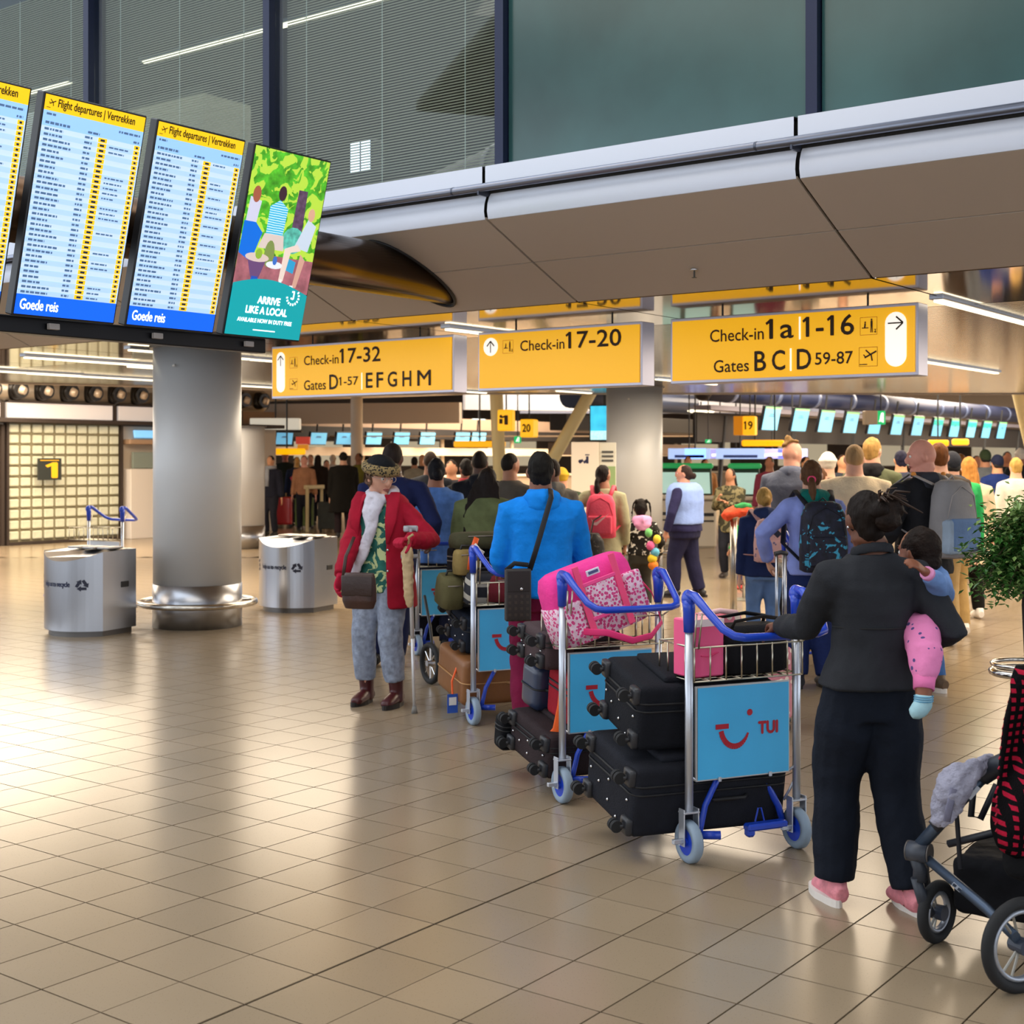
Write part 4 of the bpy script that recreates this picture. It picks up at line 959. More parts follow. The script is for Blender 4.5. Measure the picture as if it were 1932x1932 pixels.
# ================================================================ LUGGAGE TROLLEYS
TYRE = M('#8fa3b8', .55); HUB = M('#1a44cc', .4); PANB = M('#4abcf9', .4, var=.08, vs=2.5); PFR = M('#d5d6d8', .35, .6); RED = M('#b3142c', .5); WIRE = M('#c9c2ae', .28, 1)
def wheel_parts(t, x, y, r=.088, rot=0.0, fork=True, top=.21):
    R = Matrix.Translation((x, y, r)) @ Matrix.Rotation(rot, 4, 'Z')
    bm = nb()
    prof = [(-.02, r*.62), (-.022, r*.9), (-.012, r), (.012, r), (.022, r*.9), (.02, r*.62)]
    n = 32; rg = [[bm.verts.new(R @ V((px_, pr*math.cos(2*PI*k/n), pr*math.sin(2*PI*k/n)))) for px_, pr in prof] for k in range(n)]
    for k in range(n):
        for q in range(len(prof)): bm.faces.new((rg[k][q], rg[k][(q+1) % len(prof)], rg[(k+1) % n][(q+1) % len(prof)], rg[(k+1) % n][q]))
    w = obj('wheel', bm, TYRE, t, smooth=True)
    bm = nb(); tube(bm, [R @ V((-.017, 0, 0)), R @ V((.017, 0, 0))], r*.66, n=28); tube(bm, [R @ V((-.024, 0, 0)), R @ V((.024, 0, 0))], r*.2, n=12); obj('wheel_hub', bm, HUB, w)
    if fork:
        bm = nb(); M4 = Matrix.Translation((x, y, 0)) @ Matrix.Rotation(rot, 4, 'Z')
        for s in (-1, 1): box(bm, (s*.034, 0, (r+top)/2), (.006, .045, top-r+.03), .002, mat=M4)
        box(bm, (0, 0, top), (.076, .05, .008), .002, mat=M4)
        tube(bm, [M4 @ V((-.048, 0, r)), M4 @ V((.044, 0, r))], .011, n=10); box(bm, (-.06, -.012, r+.01), (.05, .02, .02), .003, mat=M4)
        obj('wheel_fork', bm, ALU, t)
def smile(bm, cx, cz, s, y):
    # stylised smile: a short bar, a thick arc and a dot
    n = 18; pts = []
    for k in range(n+1):
        a = -PI*.93+PI*.80*k/n; pts.append((cx+s*.5*math.cos(a), cz+s*.42+s*.62*math.sin(a), (.085 if k < n*.6 else .085-.05*(k-n*.6)/(n*.4))*s))
    for p, q in zip(pts[:-1], pts[1:]): seg2(bm, p[:2], q[:2], (p[2]+q[2]), y=y)
def trolley(label, loc, rz, group='luggage trolleys with sky blue panels', basket=True, full=True, sticker=False, tui=True):
    t = thing('luggage_trolley', label, 'luggage trolley', loc, rz, group)
    hw = .266
    for s in (-1, 1):
        bm = nb(); tube(bm, [(s*hw, 0, .21), (s*hw, 0, .98)], .0175, n=16); obj('post', bm, ALU, t, smooth=True)
        bm = nb(); tube(bm, [(s*hw, 0, .95), (s*hw, 0, 1.05), (s*hw, .004, 1.08)], [.022, .026, .028], n=14); ball(bm, (s*hw, .006, 1.085), (.026, .036, .040), 14, 10); obj('handle_joint', bm, BLUEP, t, smooth=True)
        wheel_parts(t, s*hw, 0)
    pts = []
    L_ = [(-hw, -.005, 1.105), (-hw, -.05, 1.10), (-hw+.01, -.13, 1.045), (-hw+.025, -.22, .985), (-hw+.05, -.262, .962), (-hw+.09, -.275, .955)]
    pts = [V(p) for p in L_]+[V((0, -.278, .953))]+[V((-p[0], p[1], p[2])) for p in L_[::-1]]
    bm = nb(); tube(bm, pts, [.020, .020]+[.0165]*(len(pts)-4)+[.020, .020], n=14); obj('handle_bar', bm, BLUEP, t, smooth=True)
    # advert panel
    z0, z1 = .335, .715; pw = .225
    bm = nb(); box(bm, (0, .008, (z0+z1)/2), (pw*2+.014, .014, z1-z0+.014), .002); pn = obj('advert_panel', bm, PFR, t)
    bm = nb(); quad(bm, [(-pw, -.0012, z0), (pw, -.0012, z0), (pw, -.0012, z1), (-pw, -.0012, z1)]); obj('panel_face', bm, PANB, pn)
    bm = nb(); smile(bm, -.045, .49, .14, -.0035); seg2(bm, (-.045-.14*.68, .49+.14*.42), (-.045-.14*.22, .49+.14*.42), .14*.15, y=-.0035); obj('panel_logo', bm, RED, pn)
    bm = nb(); disc2(bm, (-.045+.14*.52, .49+.14*.78), .014, 16, -.0035); obj('logo_dot', bm, RED, pn)
    if tui: texts(pn, RED, [('TUI', .072, .505, .095, .05, .003)], 'lettering', -.0035)
    if sticker:
        bm = nb(); disc2(bm, (.02, .60), .047, 24, -.004); st = obj('round_sticker', bm, M('#dcd3dc', .5, pat=('blob', '#a02a4a', 60, .3)), pn)
    bm = nb()
    for x in (-.12, .13):
        box(bm, (x, -.004, z0-.004), (.014, .01, .02), .002)
    for s in (-1, 1): tube(bm, [(s*(hw-.005), 0, z0+.02), (s*(pw+.005), .008, z0+.0)], .006, n=6); tube(bm, [(s*(hw-.005), 0, z0-.03), (s*(hw-.02), .02, .25), (s*(hw-.03), .05, .2)], .006, n=6)
    obj('panel_clip', bm, ALU, t)
    if basket:
        bm = nb(); x0, x1, y0, y1, zb, zt = -.25, .285, -.015, .27, .745, .885
        ry = .0042
        def w_(p, q): tube(bm, [V(p), V(q)], ry, n=6)
        for z, e in ((zt, .0), (zb, .0)):
            for p, q in (((x0, y0), (x1, y0)), ((x1, y0), (x1, y1)), ((x1, y1), (x0, y1)), ((x0, y1), (x0, y0))): w_((p[0], p[1], z), (q[0], q[1], z))
        for k in range(8): x = x0+(x1-x0)*k/7; w_((x, y0, zt+.004), (x, y0, zb)); w_((x, y0, zb), (x, y1, zb)); w_((x, y1, zb), (x, y1, zt))
        for k in range(1, 4): y = y0+(y1-y0)*k/4; w_((x0, y, zb), (x1, y, zb)); w_((x0, y, zt), (x0, y, zb)); w_((x1, y, zt), (x1, y, zb))
        w_((x0, y0, zt), (-hw, -.06, 1.03)); w_((x0+.02, y0, zt-.005), (-hw+.02, -.07, 1.03)); w_((x1-.02, y0, zt), (hw, -.06, 1.03))
        w_((x1, y0, zt), (x1+.03, y0-.02, zt+.03)); 
        obj('basket', bm, WIRE, t, smooth=True)
    # blue lower frame
    bm = nb()
    tube(bm, [(-.10, .03, .34), (-.13, .03, .29), (-.17, .03, .22), (-.19, .03, .14), (-.20, .03, .10)], .013, n=10)
    tube(bm, [(.10, .05, .34), (.15, .05, .27), (.20, .04, .18), (.22, .03, .10)], .015, n=10)
    tube(bm, [(.20, .12, .30), (.12, .10, .14)], .018, n=10)
    for s in (-1, 1):
        tube(bm, [(s*.23, .02, .10), (s*.21, .25, .13), (s*.15, .6, .16), (s*.08, .80, .17)], .015, n=10)
    tube(bm, [(-.08, .80, .17), (.08, .80, .17)], .015, n=10); tube(bm, [(-.19, .35, .14), (.19, .35, .14)], .012, n=8)
    obj('lower_frame', bm, BLUEP, t, smooth=True)
    bm = nb(); tube(bm, [(-.20, .03, .10), (-.12, -.01, .10)], .018, n=12); obj('brake_knob', bm, BLUEP, t, smooth=True)
    bm = nb(); box(bm, (.11, .0, .115), (.20, .05, .03), .008); box(bm, (.03, .0, .095), (.04, .04, .04), .01); tube(bm, [(.07, .02, .13), (.085, .02, .185), (.10, .02, .185), (.115, .02, .13)], .004, n=6); obj('brake_pedal', bm, BLUEP, t)
    wheel_parts(t, 0, .78, r=.075, top=.165)
    return t
RZT = math.radians(23.8)
def troll_at(px, py):           # centre of the rear axle from the left rear wheel's contact
    p = GP(px, py); return p+V((math.cos(RZT), math.sin(RZT), 0))*.266
T1 = troll_at(1300, 1628); T2 = troll_at(1061, 1515); T3 = troll_at(893, 1368); T4 = V((-.80, 11.6, 0))+V((math.cos(RZT), math.sin(RZT), 0))*.266
trolley('nearest luggage trolley with the full blue smile panel, held by the woman in black', T1, RZT)
trolley('luggage trolley carrying the pink floral bag, second nearest', T2, RZT, sticker=True)
trolley('luggage trolley in front of the man in the bright blue hoodie', T3, RZT)
trolley('luggage trolley behind the crutch of the woman in the red coat', T4, RZT)
trolley('luggage trolley almost hidden behind the back of the woman in black', AT(1546, 10.4), math.radians(1), basket=True)
trolley('empty luggage trolley behind the left recycling bin', AT(199, 15.6), math.radians(150), group='luggage trolleys with sky blue panels')

# ================================================================ LUGGAGE
def onT(T, x, y, z, rx=0.0, rz=0.0, ry=0.0):      # world matrix for a thing lying on a trolley
    return Matrix.Translation(T) @ Matrix.Rotation(RZT, 4, 'Z') @ Matrix.Translation((x, y, z)) @ Matrix.Rotation(rz, 4, 'Z') @ Matrix.Rotation(rx, 4, 'X') @ Matrix.Rotation(ry, 4, 'Y')
def place(t, m): t.matrix_world = m; t.location, t.rotation_euler = m.to_translation(), m.to_euler(); return t
def suitcase(label, m, L=.72, Wd=.46, T=.30, mt=None, trim=None, hard=False, pocket=True, cast=True, rib=0, group=None, rivets=True, handle=True):
    """lies on its back: length along x (castor end at -x), width along y, thickness z from 0"""
    t = thing('suitcase', label, 'suitcase', (0, 0, 0), 0, group)
    mt = mt or cloth('#1b1c22', bs=120); trim = trim or M('#101014', .6)
    bm = nb(); box(bm, (0, 0, T/2), (L, Wd, T), .05 if hard else .035, seg=4); 
    if rib:
        pass
    obj('shell', bm, mt, t, smooth=True)
    bm = nb()
    for z in (T*.62, T*.74) if not hard else (T*.5,):
        o = .004
        hx, hy, c = L/2+o, Wd/2+o, .05
        pts = []
        for (sx_, sy_), a0 in (((1, 1), 0), ((-1, 1), PI/2), ((-1, -1), PI), ((1, -1), 1.5*PI)):
            for k in range(5): a = a0+k*PI/8; pts.append((sx_*(hx-c)+c*math.cos(a), sy_*(hy-c)+c*math.sin(a), z))
        tube(bm, pts, .005, n=6, closed=True, cap=False, up=(0, 0, 1))
    obj('zip_piping', bm, trim, t, smooth=True)
    if rib:
        for k in range(rib):
            bm = nb(); y = -Wd/2+Wd*(k+.5)/rib; box(bm, (0, y, T/2), (L+.006, .012, T+.008), .004); obj('rib', bm, mt, t)
    if pocket:
        bm = nb(); box(bm, (.04, 0, T+.008), (L*.72, Wd*.78, .035), .016, seg=2); obj('front_pocket', bm, mt, t, smooth=True)
    if cast:
        for sy_ in (-1, 1):
            for z in (.045, T-.045):
                bm = nb(); box(bm, (-L/2-.004, sy_*(Wd/2-.045), z), (.035, .075, .075), .014, seg=2); tube(bm, [(-L/2-.01, sy_*(Wd/2-.045), z), (-L/2-.04, sy_*(Wd/2-.045), z)], .013, n=10)
                c = obj('castor', bm, M('#2b2c31', .4), t, smooth=True)
                bm = nb(); x = -L/2-.052; y = sy_*(Wd/2-.045)+.012; tube(bm, [(x, y-.022, z), (x, y-.004, z)], .026, n=18); tube(bm, [(x, y+.004, z), (x, y+.022, z)], .026, n=18); tube(bm, [(x, y-.02, z), (x, y+.02, z)], .008, n=8); obj('castor_wheel', bm, RUBBER, c)
    if rivets:
        bm = nb()
        for y, z in ((0, T*.25), (0, T*.55), (-.09, T*.12), (.1, T*.4), (-Wd*.38, T*.5), (Wd*.38, T*.5)): ball(bm, (-L/2-.003, y, z), .007, 8, 6)
        obj('rivet', bm, CHROME, t, smooth=True)
    if handle:
        bm = nb(); tube(bm, [(L*.1-.09, -Wd/2, T*.5), (L*.1-.07, -Wd/2-.022, T*.5), (L*.1+.07, -Wd/2-.022, T*.5), (L*.1+.09, -Wd/2, T*.5)], .009, n=8); obj('side_handle', bm, trim, t, smooth=True)
    return place(t, m)
BLC = cloth('#1f2129', bs=140); BLC2 = cloth('#191b22', bs=140)
S12 = math.radians(9)
suitcase('large black suitcase lying lowest on the nearest trolley', onT(T1, -.10, .33, .13, S12, math.radians(-4)), .72, .50, .30, BLC)
suitcase('black suitcase lying on top of the stack on the nearest trolley', onT(T1, -.09, .32, .475, S12, math.radians(-9)), .62, .46, .28, BLC2)
# trolley 2
suitcase('dark brown suitcase lying lowest on the second trolley with a strap', onT(T2, -.01, .36, .12, S12, 0), .56, .48, .22, cloth('#33292c', bs=140))
suitcase('black suitcase end seen under the second trolley panel', onT(T2, -.08, .66, .14, S12, 0), .5, .12, .18, cloth('#0f1015'), cast=False, rivets=False, pocket=False)
suitcase('navy hard case standing beside the red suitcase on the second trolley', onT(T2, -.10, .52, .37, math.radians(8), 0), .24, .20, .24, M('#26334f', .35, coat=.2), hard=True, pocket=False, cast=False, rivets=False)
suitcase('red suitcase with grey piping wedged on the second trolley', onT(T2, .03, .23, .345, math.radians(8), 0), .40, .34, .25, cloth('#a3202f'), trim=M('#26262c', .6), cast=False, rivets=False)
suitcase('small brown suitcase with castors lying on top of the second trolley stack', onT(T2, -.05, .36, .62, math.radians(4), math.radians(-4)), .42, .36, .19, cloth('#4d3f42', bs=140))
t = thing('ribbon', 'orange luggage ribbon dangling beside the post of the second trolley', 'ribbon', T2+V((-.30, .06, .24)), 0)
bm = nb(); tube(bm, [(.07, .02, .30), (.06, 0, .20), (.035, 0, .08), (-.03, 0, 0)], [(.02, .004), (.022, .004), (.022, .004), (.026, .004)], n=8); obj('strap', bm, M('#ff6a1e', .5, emit=.05), t)
bm = nb(); box(bm, (-.035, 0, -.008), (.05, .012, .03), .004); obj('buckle', bm, BLACKP, t)
# pink floral holdall in the basket of trolley 2
PINK = cloth('#f2439c', bs=60); FLOR = M('#f9cfe2', .8, var=.2, vs=30, pat=('blob', '#e0508f', 58, .45), bump=.3, bs=50, spec=.2)
t = thing('holdall', 'pink holdall with floral pockets tilted in the basket of the second trolley', 'bag', (0, 0, 0))
def soft(bm, L, D, H, n=20, z0=0.0, pw=3.2, squash=.92):
    loft(bm, [((0, 0, z0), L*.44, D*.42), ((0, 0, z0+H*.04), L*.49, D*.48), ((0, 0, z0+H*.4), L*.5, D*.5), ((0, 0, z0+H*.8), L*.485, D*.46), ((0, 0, z0+H*.95), L*.45, D*.38), ((0, 0, z0+H), L*.38, D*.26)], n=n*2, power=pw)
bm = nb(); soft(bm, .50, .27, .36); obj('body', bm, PINK, t, smooth=True)
bm = nb(); loft(bm, [((0, 0, -.003), .225, .125), ((0, 0, .0), .252, .138), ((0, 0, .13), .255, .141), ((0, 0, .20), .252, .139), ((0, 0, .205), .22, .12)], n=40, power=3.2); obj('floral_base', bm, FLOR, t, smooth=True)
bm = nb(); box(bm, (.0, -.148, .18), (.17, .03, .17), .012, seg=2); obj('front_pocket', bm, FLOR, t, smooth=True)
bm = nb(); box(bm, (.19, -.125, .15), (.10, .04, .20), .014, seg=2); obj('side_pocket', bm, FLOR, t, smooth=True)
bm = nb(); box(bm, (-.17, -.135, .12), (.10, .03, .18), .012, seg=2); obj('side_pocket', bm, FLOR, t, smooth=True)
for x in (-.105, .105):
    bm = nb(); box(bm, (x, -.158, .19), (.036, .008, .36), .003); obj('strap', bm, M('#ff4f86', .6), t)
for z in (.27, .10): bm = nb(); box(bm, (0, -.160, z), (.19, .008, .02), .003); obj('pocket_trim', bm, M('#ff4f9a', .6), t)
bm = nb(); box(bm, (-.01, -.143, .315), (.075, .006, .03), .002); obj('badge', bm, M('#e8e6f4', .4), t)
bm = nb(); box(bm, (-.01, -.147, .315), (.055, .004, .014)); obj('badge_print', bm, M('#4a4f86', .5), t)
bm = nb(); tube(bm, [(-.16, -.15, .06), (-.06, -.19, .02), (.05, -.21, -.06), (.16, -.20, -.075), (.26, -.16, -.04), (.30, -.08, .1), (.27, -.02, .22)], [(.017, .003)]*7, n=8, up=(0, 0, 1)); obj('shoulder_strap', bm, M('#f5357f', .6), t, smooth=True)
place(t, onT(T2, .0, .11, .80, math.radians(-6), 0, math.radians(-17)))
t = thing('bottle', 'purple and white bottle standing behind the pink holdall', 'bottle', onT(T2, -.20, .24, .76).to_translation(), 0)
bm = nb(); loft(bm, [((0, 0, 0), .03, .03), ((0, 0, .24), .03, .03), ((0, 0, .27), .014, .014), ((0, 0, .30), .014, .014)]); obj('bottle_body', bm, M('#6a5a9a', .3, pat=('camo', '#e8e4f0', 14, .5)), t, smooth=True)
bm = nb(); tube(bm, [(0, 0, .29), (0, 0, .325)], .017, n=14); obj('cap', bm, WHITEP, t)
# trolley 1 basket: pink gift bag and black shopper
t = thing('gift_bag', 'glossy pink paper bag in the basket of the nearest trolley', 'bag', (0, 0, 0))
bm = nb(); box(bm, (0, 0, .12), (.17, .13, .24), .006); obj('body', bm, M('#ff5c93', .35, coat=.3, var=.08, vs=3), t)
bm = nb(); box(bm, (0, -.066, .225), (.165, .002, .03)); obj('pale_edge', bm, M('#f7e3e6', .5), t)
bm = nb(); tube(bm, [(-.04, -.07, .09), (0, -.075, .085), (.05, -.07, .10)], .0025, n=6); obj('seam', bm, M('#e83c78', .5), t)
place(t, onT(T1, -.165, .09, .755, 0, math.radians(6)))
t = thing('shopper_bag', 'black soft bag with looped handles in the basket of the nearest trolley', 'bag', (0, 0, 0))
bm = nb(); soft(bm, .36, .23, .20, pw=3.0); obj('body', bm, cloth('#16161a', bs=60), t, smooth=True)
for y in (-.07, .07):
    bm = nb(); tube(bm, [(-.13, y, .17), (-.12, y-.03, .225), (0, y-.06, .245), (.12, y-.03, .225), (.13, y, .17)], [(.011, .004)]*5, n=8); obj('carry_handle', bm, M('#1a191b', .45), t, smooth=True)
place(t, onT(T1, .09, .12, .755))
t = thing('folded_clothes', 'pink and cream folded clothes behind the black shopper bag', 'clothes', onT(T1, .06, .34, .78).to_translation(), RZT)
bm = nb(); box(bm, (0, 0, .1), (.26, .10, .2), .03, seg=3); obj('cloth_stack', bm, M('#f08a98', .8, pat=('blob', '#f4dccb', 22, .35), bump=.3), t, smooth=True)
bm = nb(); tube(bm, [(-.1, -.05, .2), (0, -.06, .215), (.1, -.04, .2)], .012, n=8); obj('fold', bm, M('#f4c7c6', .8), t, smooth=True)
# trolley 3
BRH = M('#8a5a33', .42, var=.1, vs=6, bump=.1, bs=30)
suitcase('big tan brown hard suitcase lying lowest on the blue hoodie man\'s trolley', onT(T3, .02, .34, .13, S12, 0), .64, .48, .30, BRH, trim=M('#b98a58', .4), hard=True, pocket=False, cast=False, rivets=False)
suitcase('navy black suitcase lying on the tan suitcase of the third trolley', onT(T3, -.02, .36, .455, math.radians(12), math.radians(-4)), .44, .40, .24, cloth('#1b2230', bs=120), rivets=True)
suitcase('grey and black suitcase under the piled bags on the third trolley', onT(T3, -.04, .40, .73, math.radians(10), math.radians(-8)), .44, .34, .17, cloth('#3c3c3e', bs=90), cast=False, rivets=False)
suitcase('black upright trolley bag on top of the third trolley', onT(T3, -.0, .50, .84, 0, math.radians(8)), .40, .28, .235, cloth('#15161c', bs=90), trim=M('#6a6460', .5), cast=False, rivets=False)
def softbag(label, T, pos, dims, mt, rz=0.0, handles=True, cat='bag', name='soft_bag', tilt=0.0):
    t = thing(name, label, cat, (0, 0, 0)); bm = nb(); soft(bm, *dims); obj('body', bm, mt, t, smooth=True)
    if handles:
        bm = nb(); L, D, H = dims; tube(bm, [(-L*.25, 0, H*.9), (-L*.18, 0, H*1.15), (L*.18, 0, H*1.15), (L*.25, 0, H*.9)], .008, n=8); obj('carry_handle', bm, M('#1b1a1a', .5), t, smooth=True)
    bm = nb(); L, D, H = dims; tube(bm, [(-L*.35, -D*.42, H*.8), (0, -D*.47, H*.82), (L*.35, -D*.42, H*.8)], .004, n=6); obj('zip', bm, M('#8a8078', .4, .5), t, smooth=True)
    return place(t, onT(T, *pos, tilt, rz))
softbag('olive green bag sagging left of the stack on the third trolley', T3, (-.30, .34, .72), (.16, .24, .20), cloth('#5f5a3c'), tilt=.25)
softbag('black and white striped bag in the middle of the stack on the third trolley', T3, (-.15, .16, .74), (.22, .18, .20), M('#20222b', .8, pat=('stripe', '#b9b4a8', 3.2, .72), bump=.3), tilt=.2)
softbag('khaki strapped bag above the striped bag on the third trolley', T3, (-.22, .24, .92), (.16, .16, .16), cloth('#8f7a4a'))
softbag('maroon soft bag in the wire basket of the third trolley', T3, (.03, .12, .755), (.38, .22, .17), cloth('#7a2a34'))
softbag('olive brown flat bag on top of everything on the third trolley', T3, (-.02, .42, 1.075), (.46, .30, .105), cloth('#45432f'), handles=False)
t = thing('drink_can', 'small silver can standing on top of the third trolley pile', 'can', onT(T3, .10, .30, 1.075).to_translation(), 0)
bm = nb(); loft(bm, [((0, 0, 0), .026, .026), ((0, 0, .01), .032, .032), ((0, 0, .105), .032, .032), ((0, 0, .115), .027, .027)]); obj('can_body', bm, M('#a9b4cc', .25, .9), t, smooth=True)
bm = nb(); tube(bm, [(0, 0, .113), (0, 0, .118)], .024, n=16); obj('can_top', bm, CHROME, t)
t = thing('cream_pouch', 'cream pouch standing beside the silver can', 'pouch', onT(T3, .03, .24, 1.075).to_translation(), RZT)
bm = nb(); box(bm, (0, 0, .05), (.07, .05, .11), .012, seg=2); obj('body', bm, cloth('#cdb98c'), t, smooth=True)
bm = nb(); box(bm, (0, -.026, .09), (.05, .004, .012)); obj('zip', bm, M('#8a7a55', .5), t)
t = thing('ribbon', 'orange and white ribbon tied to the bags on the third trolley', 'ribbon', onT(T3, -.22, .15, 1.0).to_translation(), RZT)
bm = nb(); tube(bm, [(.03, -.02, .16), (0, -.04, .1), (-.02, -.05, .03), (-.03, -.05, -.04)], [(.018, .004)]*4, n=8); obj('ribbon_tail', bm, M('#f4642c', .5), t, smooth=True)
bm = nb(); tube(bm, [(.0, -.05, .12), (.03, -.06, .08), (.06, -.06, .06)], [(.016, .004)]*3, n=8); obj('white_tail', bm, WHITEP, t, smooth=True)
t = thing('luggage_tag', 'blue and white luggage tag hanging from the tan suitcase', 'tag', onT(T3, -.335, .18, .05).to_translation(), RZT)
bm = nb(); box(bm, (0, 0, .06), (.07, .004, .12)); obj('tag_card', bm, M('#2b56b8', .5), t)
bm = nb(); box(bm, (0, -.004, .075), (.05, .002, .05)); obj('tag_print', bm, WHITEP, t)
bm = nb(); tube(bm, [(0, 0, .12), (.0, .01, .2), (.04, .03, .28)], .007, n=6); obj('tag_strap', bm, M('#f4642c', .5), t)
# trolley 4 and the push-chair wheel beside it
suitcase('dark suitcase behind the sky blue panel of the fourth trolley', onT(T4, .0, .34, .16, S12, 0), .55, .44, .30, cloth('#15151b'), cast=False, rivets=False)
softbag('dark bag in the basket of the fourth trolley behind the red glove', T4, (.0, .12, .755), (.36, .22, .17), cloth('#23211f'))
t = thing('folded_pushchair', 'black folded pushchair of which a spoked wheel shows left of the third trolley', 'pushchair', GP(812, 1291)+V((0, 0, 0)), math.radians(30))
R_ = .155
bm = nb(); tube(bm, [(0, R_*.86*math.cos(2*PI*k/32), R_+R_*.86*math.sin(2*PI*k/32)) for k in range(32)], .022, n=8, closed=True, cap=False, up=(1, 0, 0)); obj('wheel', bm, RUBBER, t, smooth=True)
bm = nb()
for k in range(8): a = k*PI/4; tube(bm, [(0, 0, R_), (0, R_*.8*math.cos(a), R_+R_*.8*math.sin(a))], .006, n=6)
obj('spokes', bm, CHROME, t)
bm = nb(); tube(bm, [(-.03, 0, R_), (.03, 0, R_)], .022, n=12); obj('wheel_hub', bm, STEEL, t)
bm = nb(); tube(bm, [(.03, 0, R_), (.05, .1, R_+.25), (.1, .3, .62)], .012, n=8); obj('frame_strut', bm, BLACKP, t)
# far left queue luggage
def upright(label, p, mt, L=.66, Wd=.42, T=.26, rz=0.0, hard=True):
    t = suitcase(label, Matrix.Translation(p) @ Matrix.Rotation(rz, 4, 'Z') @ Matrix.Translation((0, T/2, L/2+.07)) @ Matrix.Rotation(-PI/2, 4, 'Y') @ Matrix.Rotation(PI/2, 4, 'X') if 0 else Matrix.Translation(p+V((0, 0, L/2+.08))) @ Matrix.Rotation(rz, 4, 'Z') @ Matrix.Rotation(-PI/2, 4, 'Z') @ Matrix.Rotation(-PI/2, 4, 'Y').to_4x4(), L, Wd, T, mt, hard=hard, pocket=not hard, rivets=False)
    return t
upright('red hard suitcase standing in the far left queue', AT(533, 32.6), M('#c01c22', .35, coat=.3), rz=0)
upright('olive green suitcase standing beside the red one in the far left queue', AT(573, 32.0), cloth('#59673c'), hard=False)
upright('dark grey suitcase standing by the long black coat person', AT(617, 30.6), cloth('#3a3d3c'), L=.6, hard=False)
# ================================================================ PEOPLE
BAKE = []
def soften(o, vox, smooth=4, disp=0.0, dsize=.12, fac=.5):
    """fuse the swept volumes of one garment or body into one continuous skin"""
    md = o.modifiers.new('fuse', 'REMESH'); md.mode = 'VOXEL'; md.voxel_size = vox; md.use_smooth_shade = True
    if smooth: s = o.modifiers.new('soft', 'SMOOTH'); s.factor = fac; s.iterations = smooth
    if disp:
        key = 'clouds%.3f' % dsize; tx = bpy.data.textures.get(key)
        if tx is None: tx = bpy.data.textures.new(key, 'CLOUDS'); tx.noise_scale = dsize; tx.noise_depth = 2
        d = o.modifiers.new('folds', 'DISPLACE'); d.texture = tx; d.texture_coords = 'LOCAL'; d.strength = disp; d.mid_level = .5
        s = o.modifiers.new('soft2', 'SMOOTH'); s.factor = .4; s.iterations = 1
    BAKE.append(o); return o
def ik(S, T, l1, l2, pole):
    d = T-S; L = min(d.length, (l1+l2)*.999); u = d.normalized()
    a = (l1*l1-l2*l2+L*L)/(2*L); h = math.sqrt(max(0, l1*l1-a*a)); pl = V(pole); pl = pl-u*pl.dot(u)
    pl = pl.normalized() if pl.length > 1e-6 else V((0, -1, 0))
    return S+u*a+pl*h, S+u*L
def hand(bm, Wp, dirv, palm, s, side, curl=.35, spread=1.0, thumb=.5):
    """five-fingered hand; dirv = towards the fingertips, palm = palm normal, side = +1 right / -1 left (thumb side)"""
    f = dirv.normalized(); n = (palm-f*palm.dot(f)).normalized(); t = n.cross(f)*side    # t points to the thumb
    P = lambda a, b, c: Wp+f*a*s+t*b*s+n*c*s
    up = t
    tube(bm, [P(-.02, 0, 0), P(.01, 0, 0), P(.045, .002, 0), P(.085, .0, .0), P(.096, 0, 0)], [(.026*s, .019*s), (.031*s, .017*s), (.041*s, .016*s), (.040*s, .014*s), (.034*s, .010*s)], n=12, up=up)
    for b, l, r in ((.029, .074, .0088), (.010, .083, .009), (-.009, .077, .0088), (-.027, .060, .0078)):
        pts = [P(.082, b*spread, 0)]; a = curl*.6; p = V((.092, b*spread, 0)); pts.append(P(*p))
        for q, fr in enumerate((.45, .30, .25)):
            p = p+V((math.cos(a)*l*fr, 0, math.sin(a)*l*fr)); pts.append(P(*p)); a += curl*(1.1 if q == 0 else .8)
        tube(bm, pts, [r*s, r*s*1.05, r*s, r*s*.92, r*s*.75], n=8)
    a = .75-thumb*.3; p = V((.018, .024, .004)); pts = [P(*p)]
    for q in (.034, .032, .026): p = p+V((math.cos(a)*q, math.sin(a)*q*.95, .010+curl*.012)); pts.append(P(*p)); a -= .28
    tube(bm, pts, [.012*s, .0115*s, .0098*s, .0078*s], n=8)
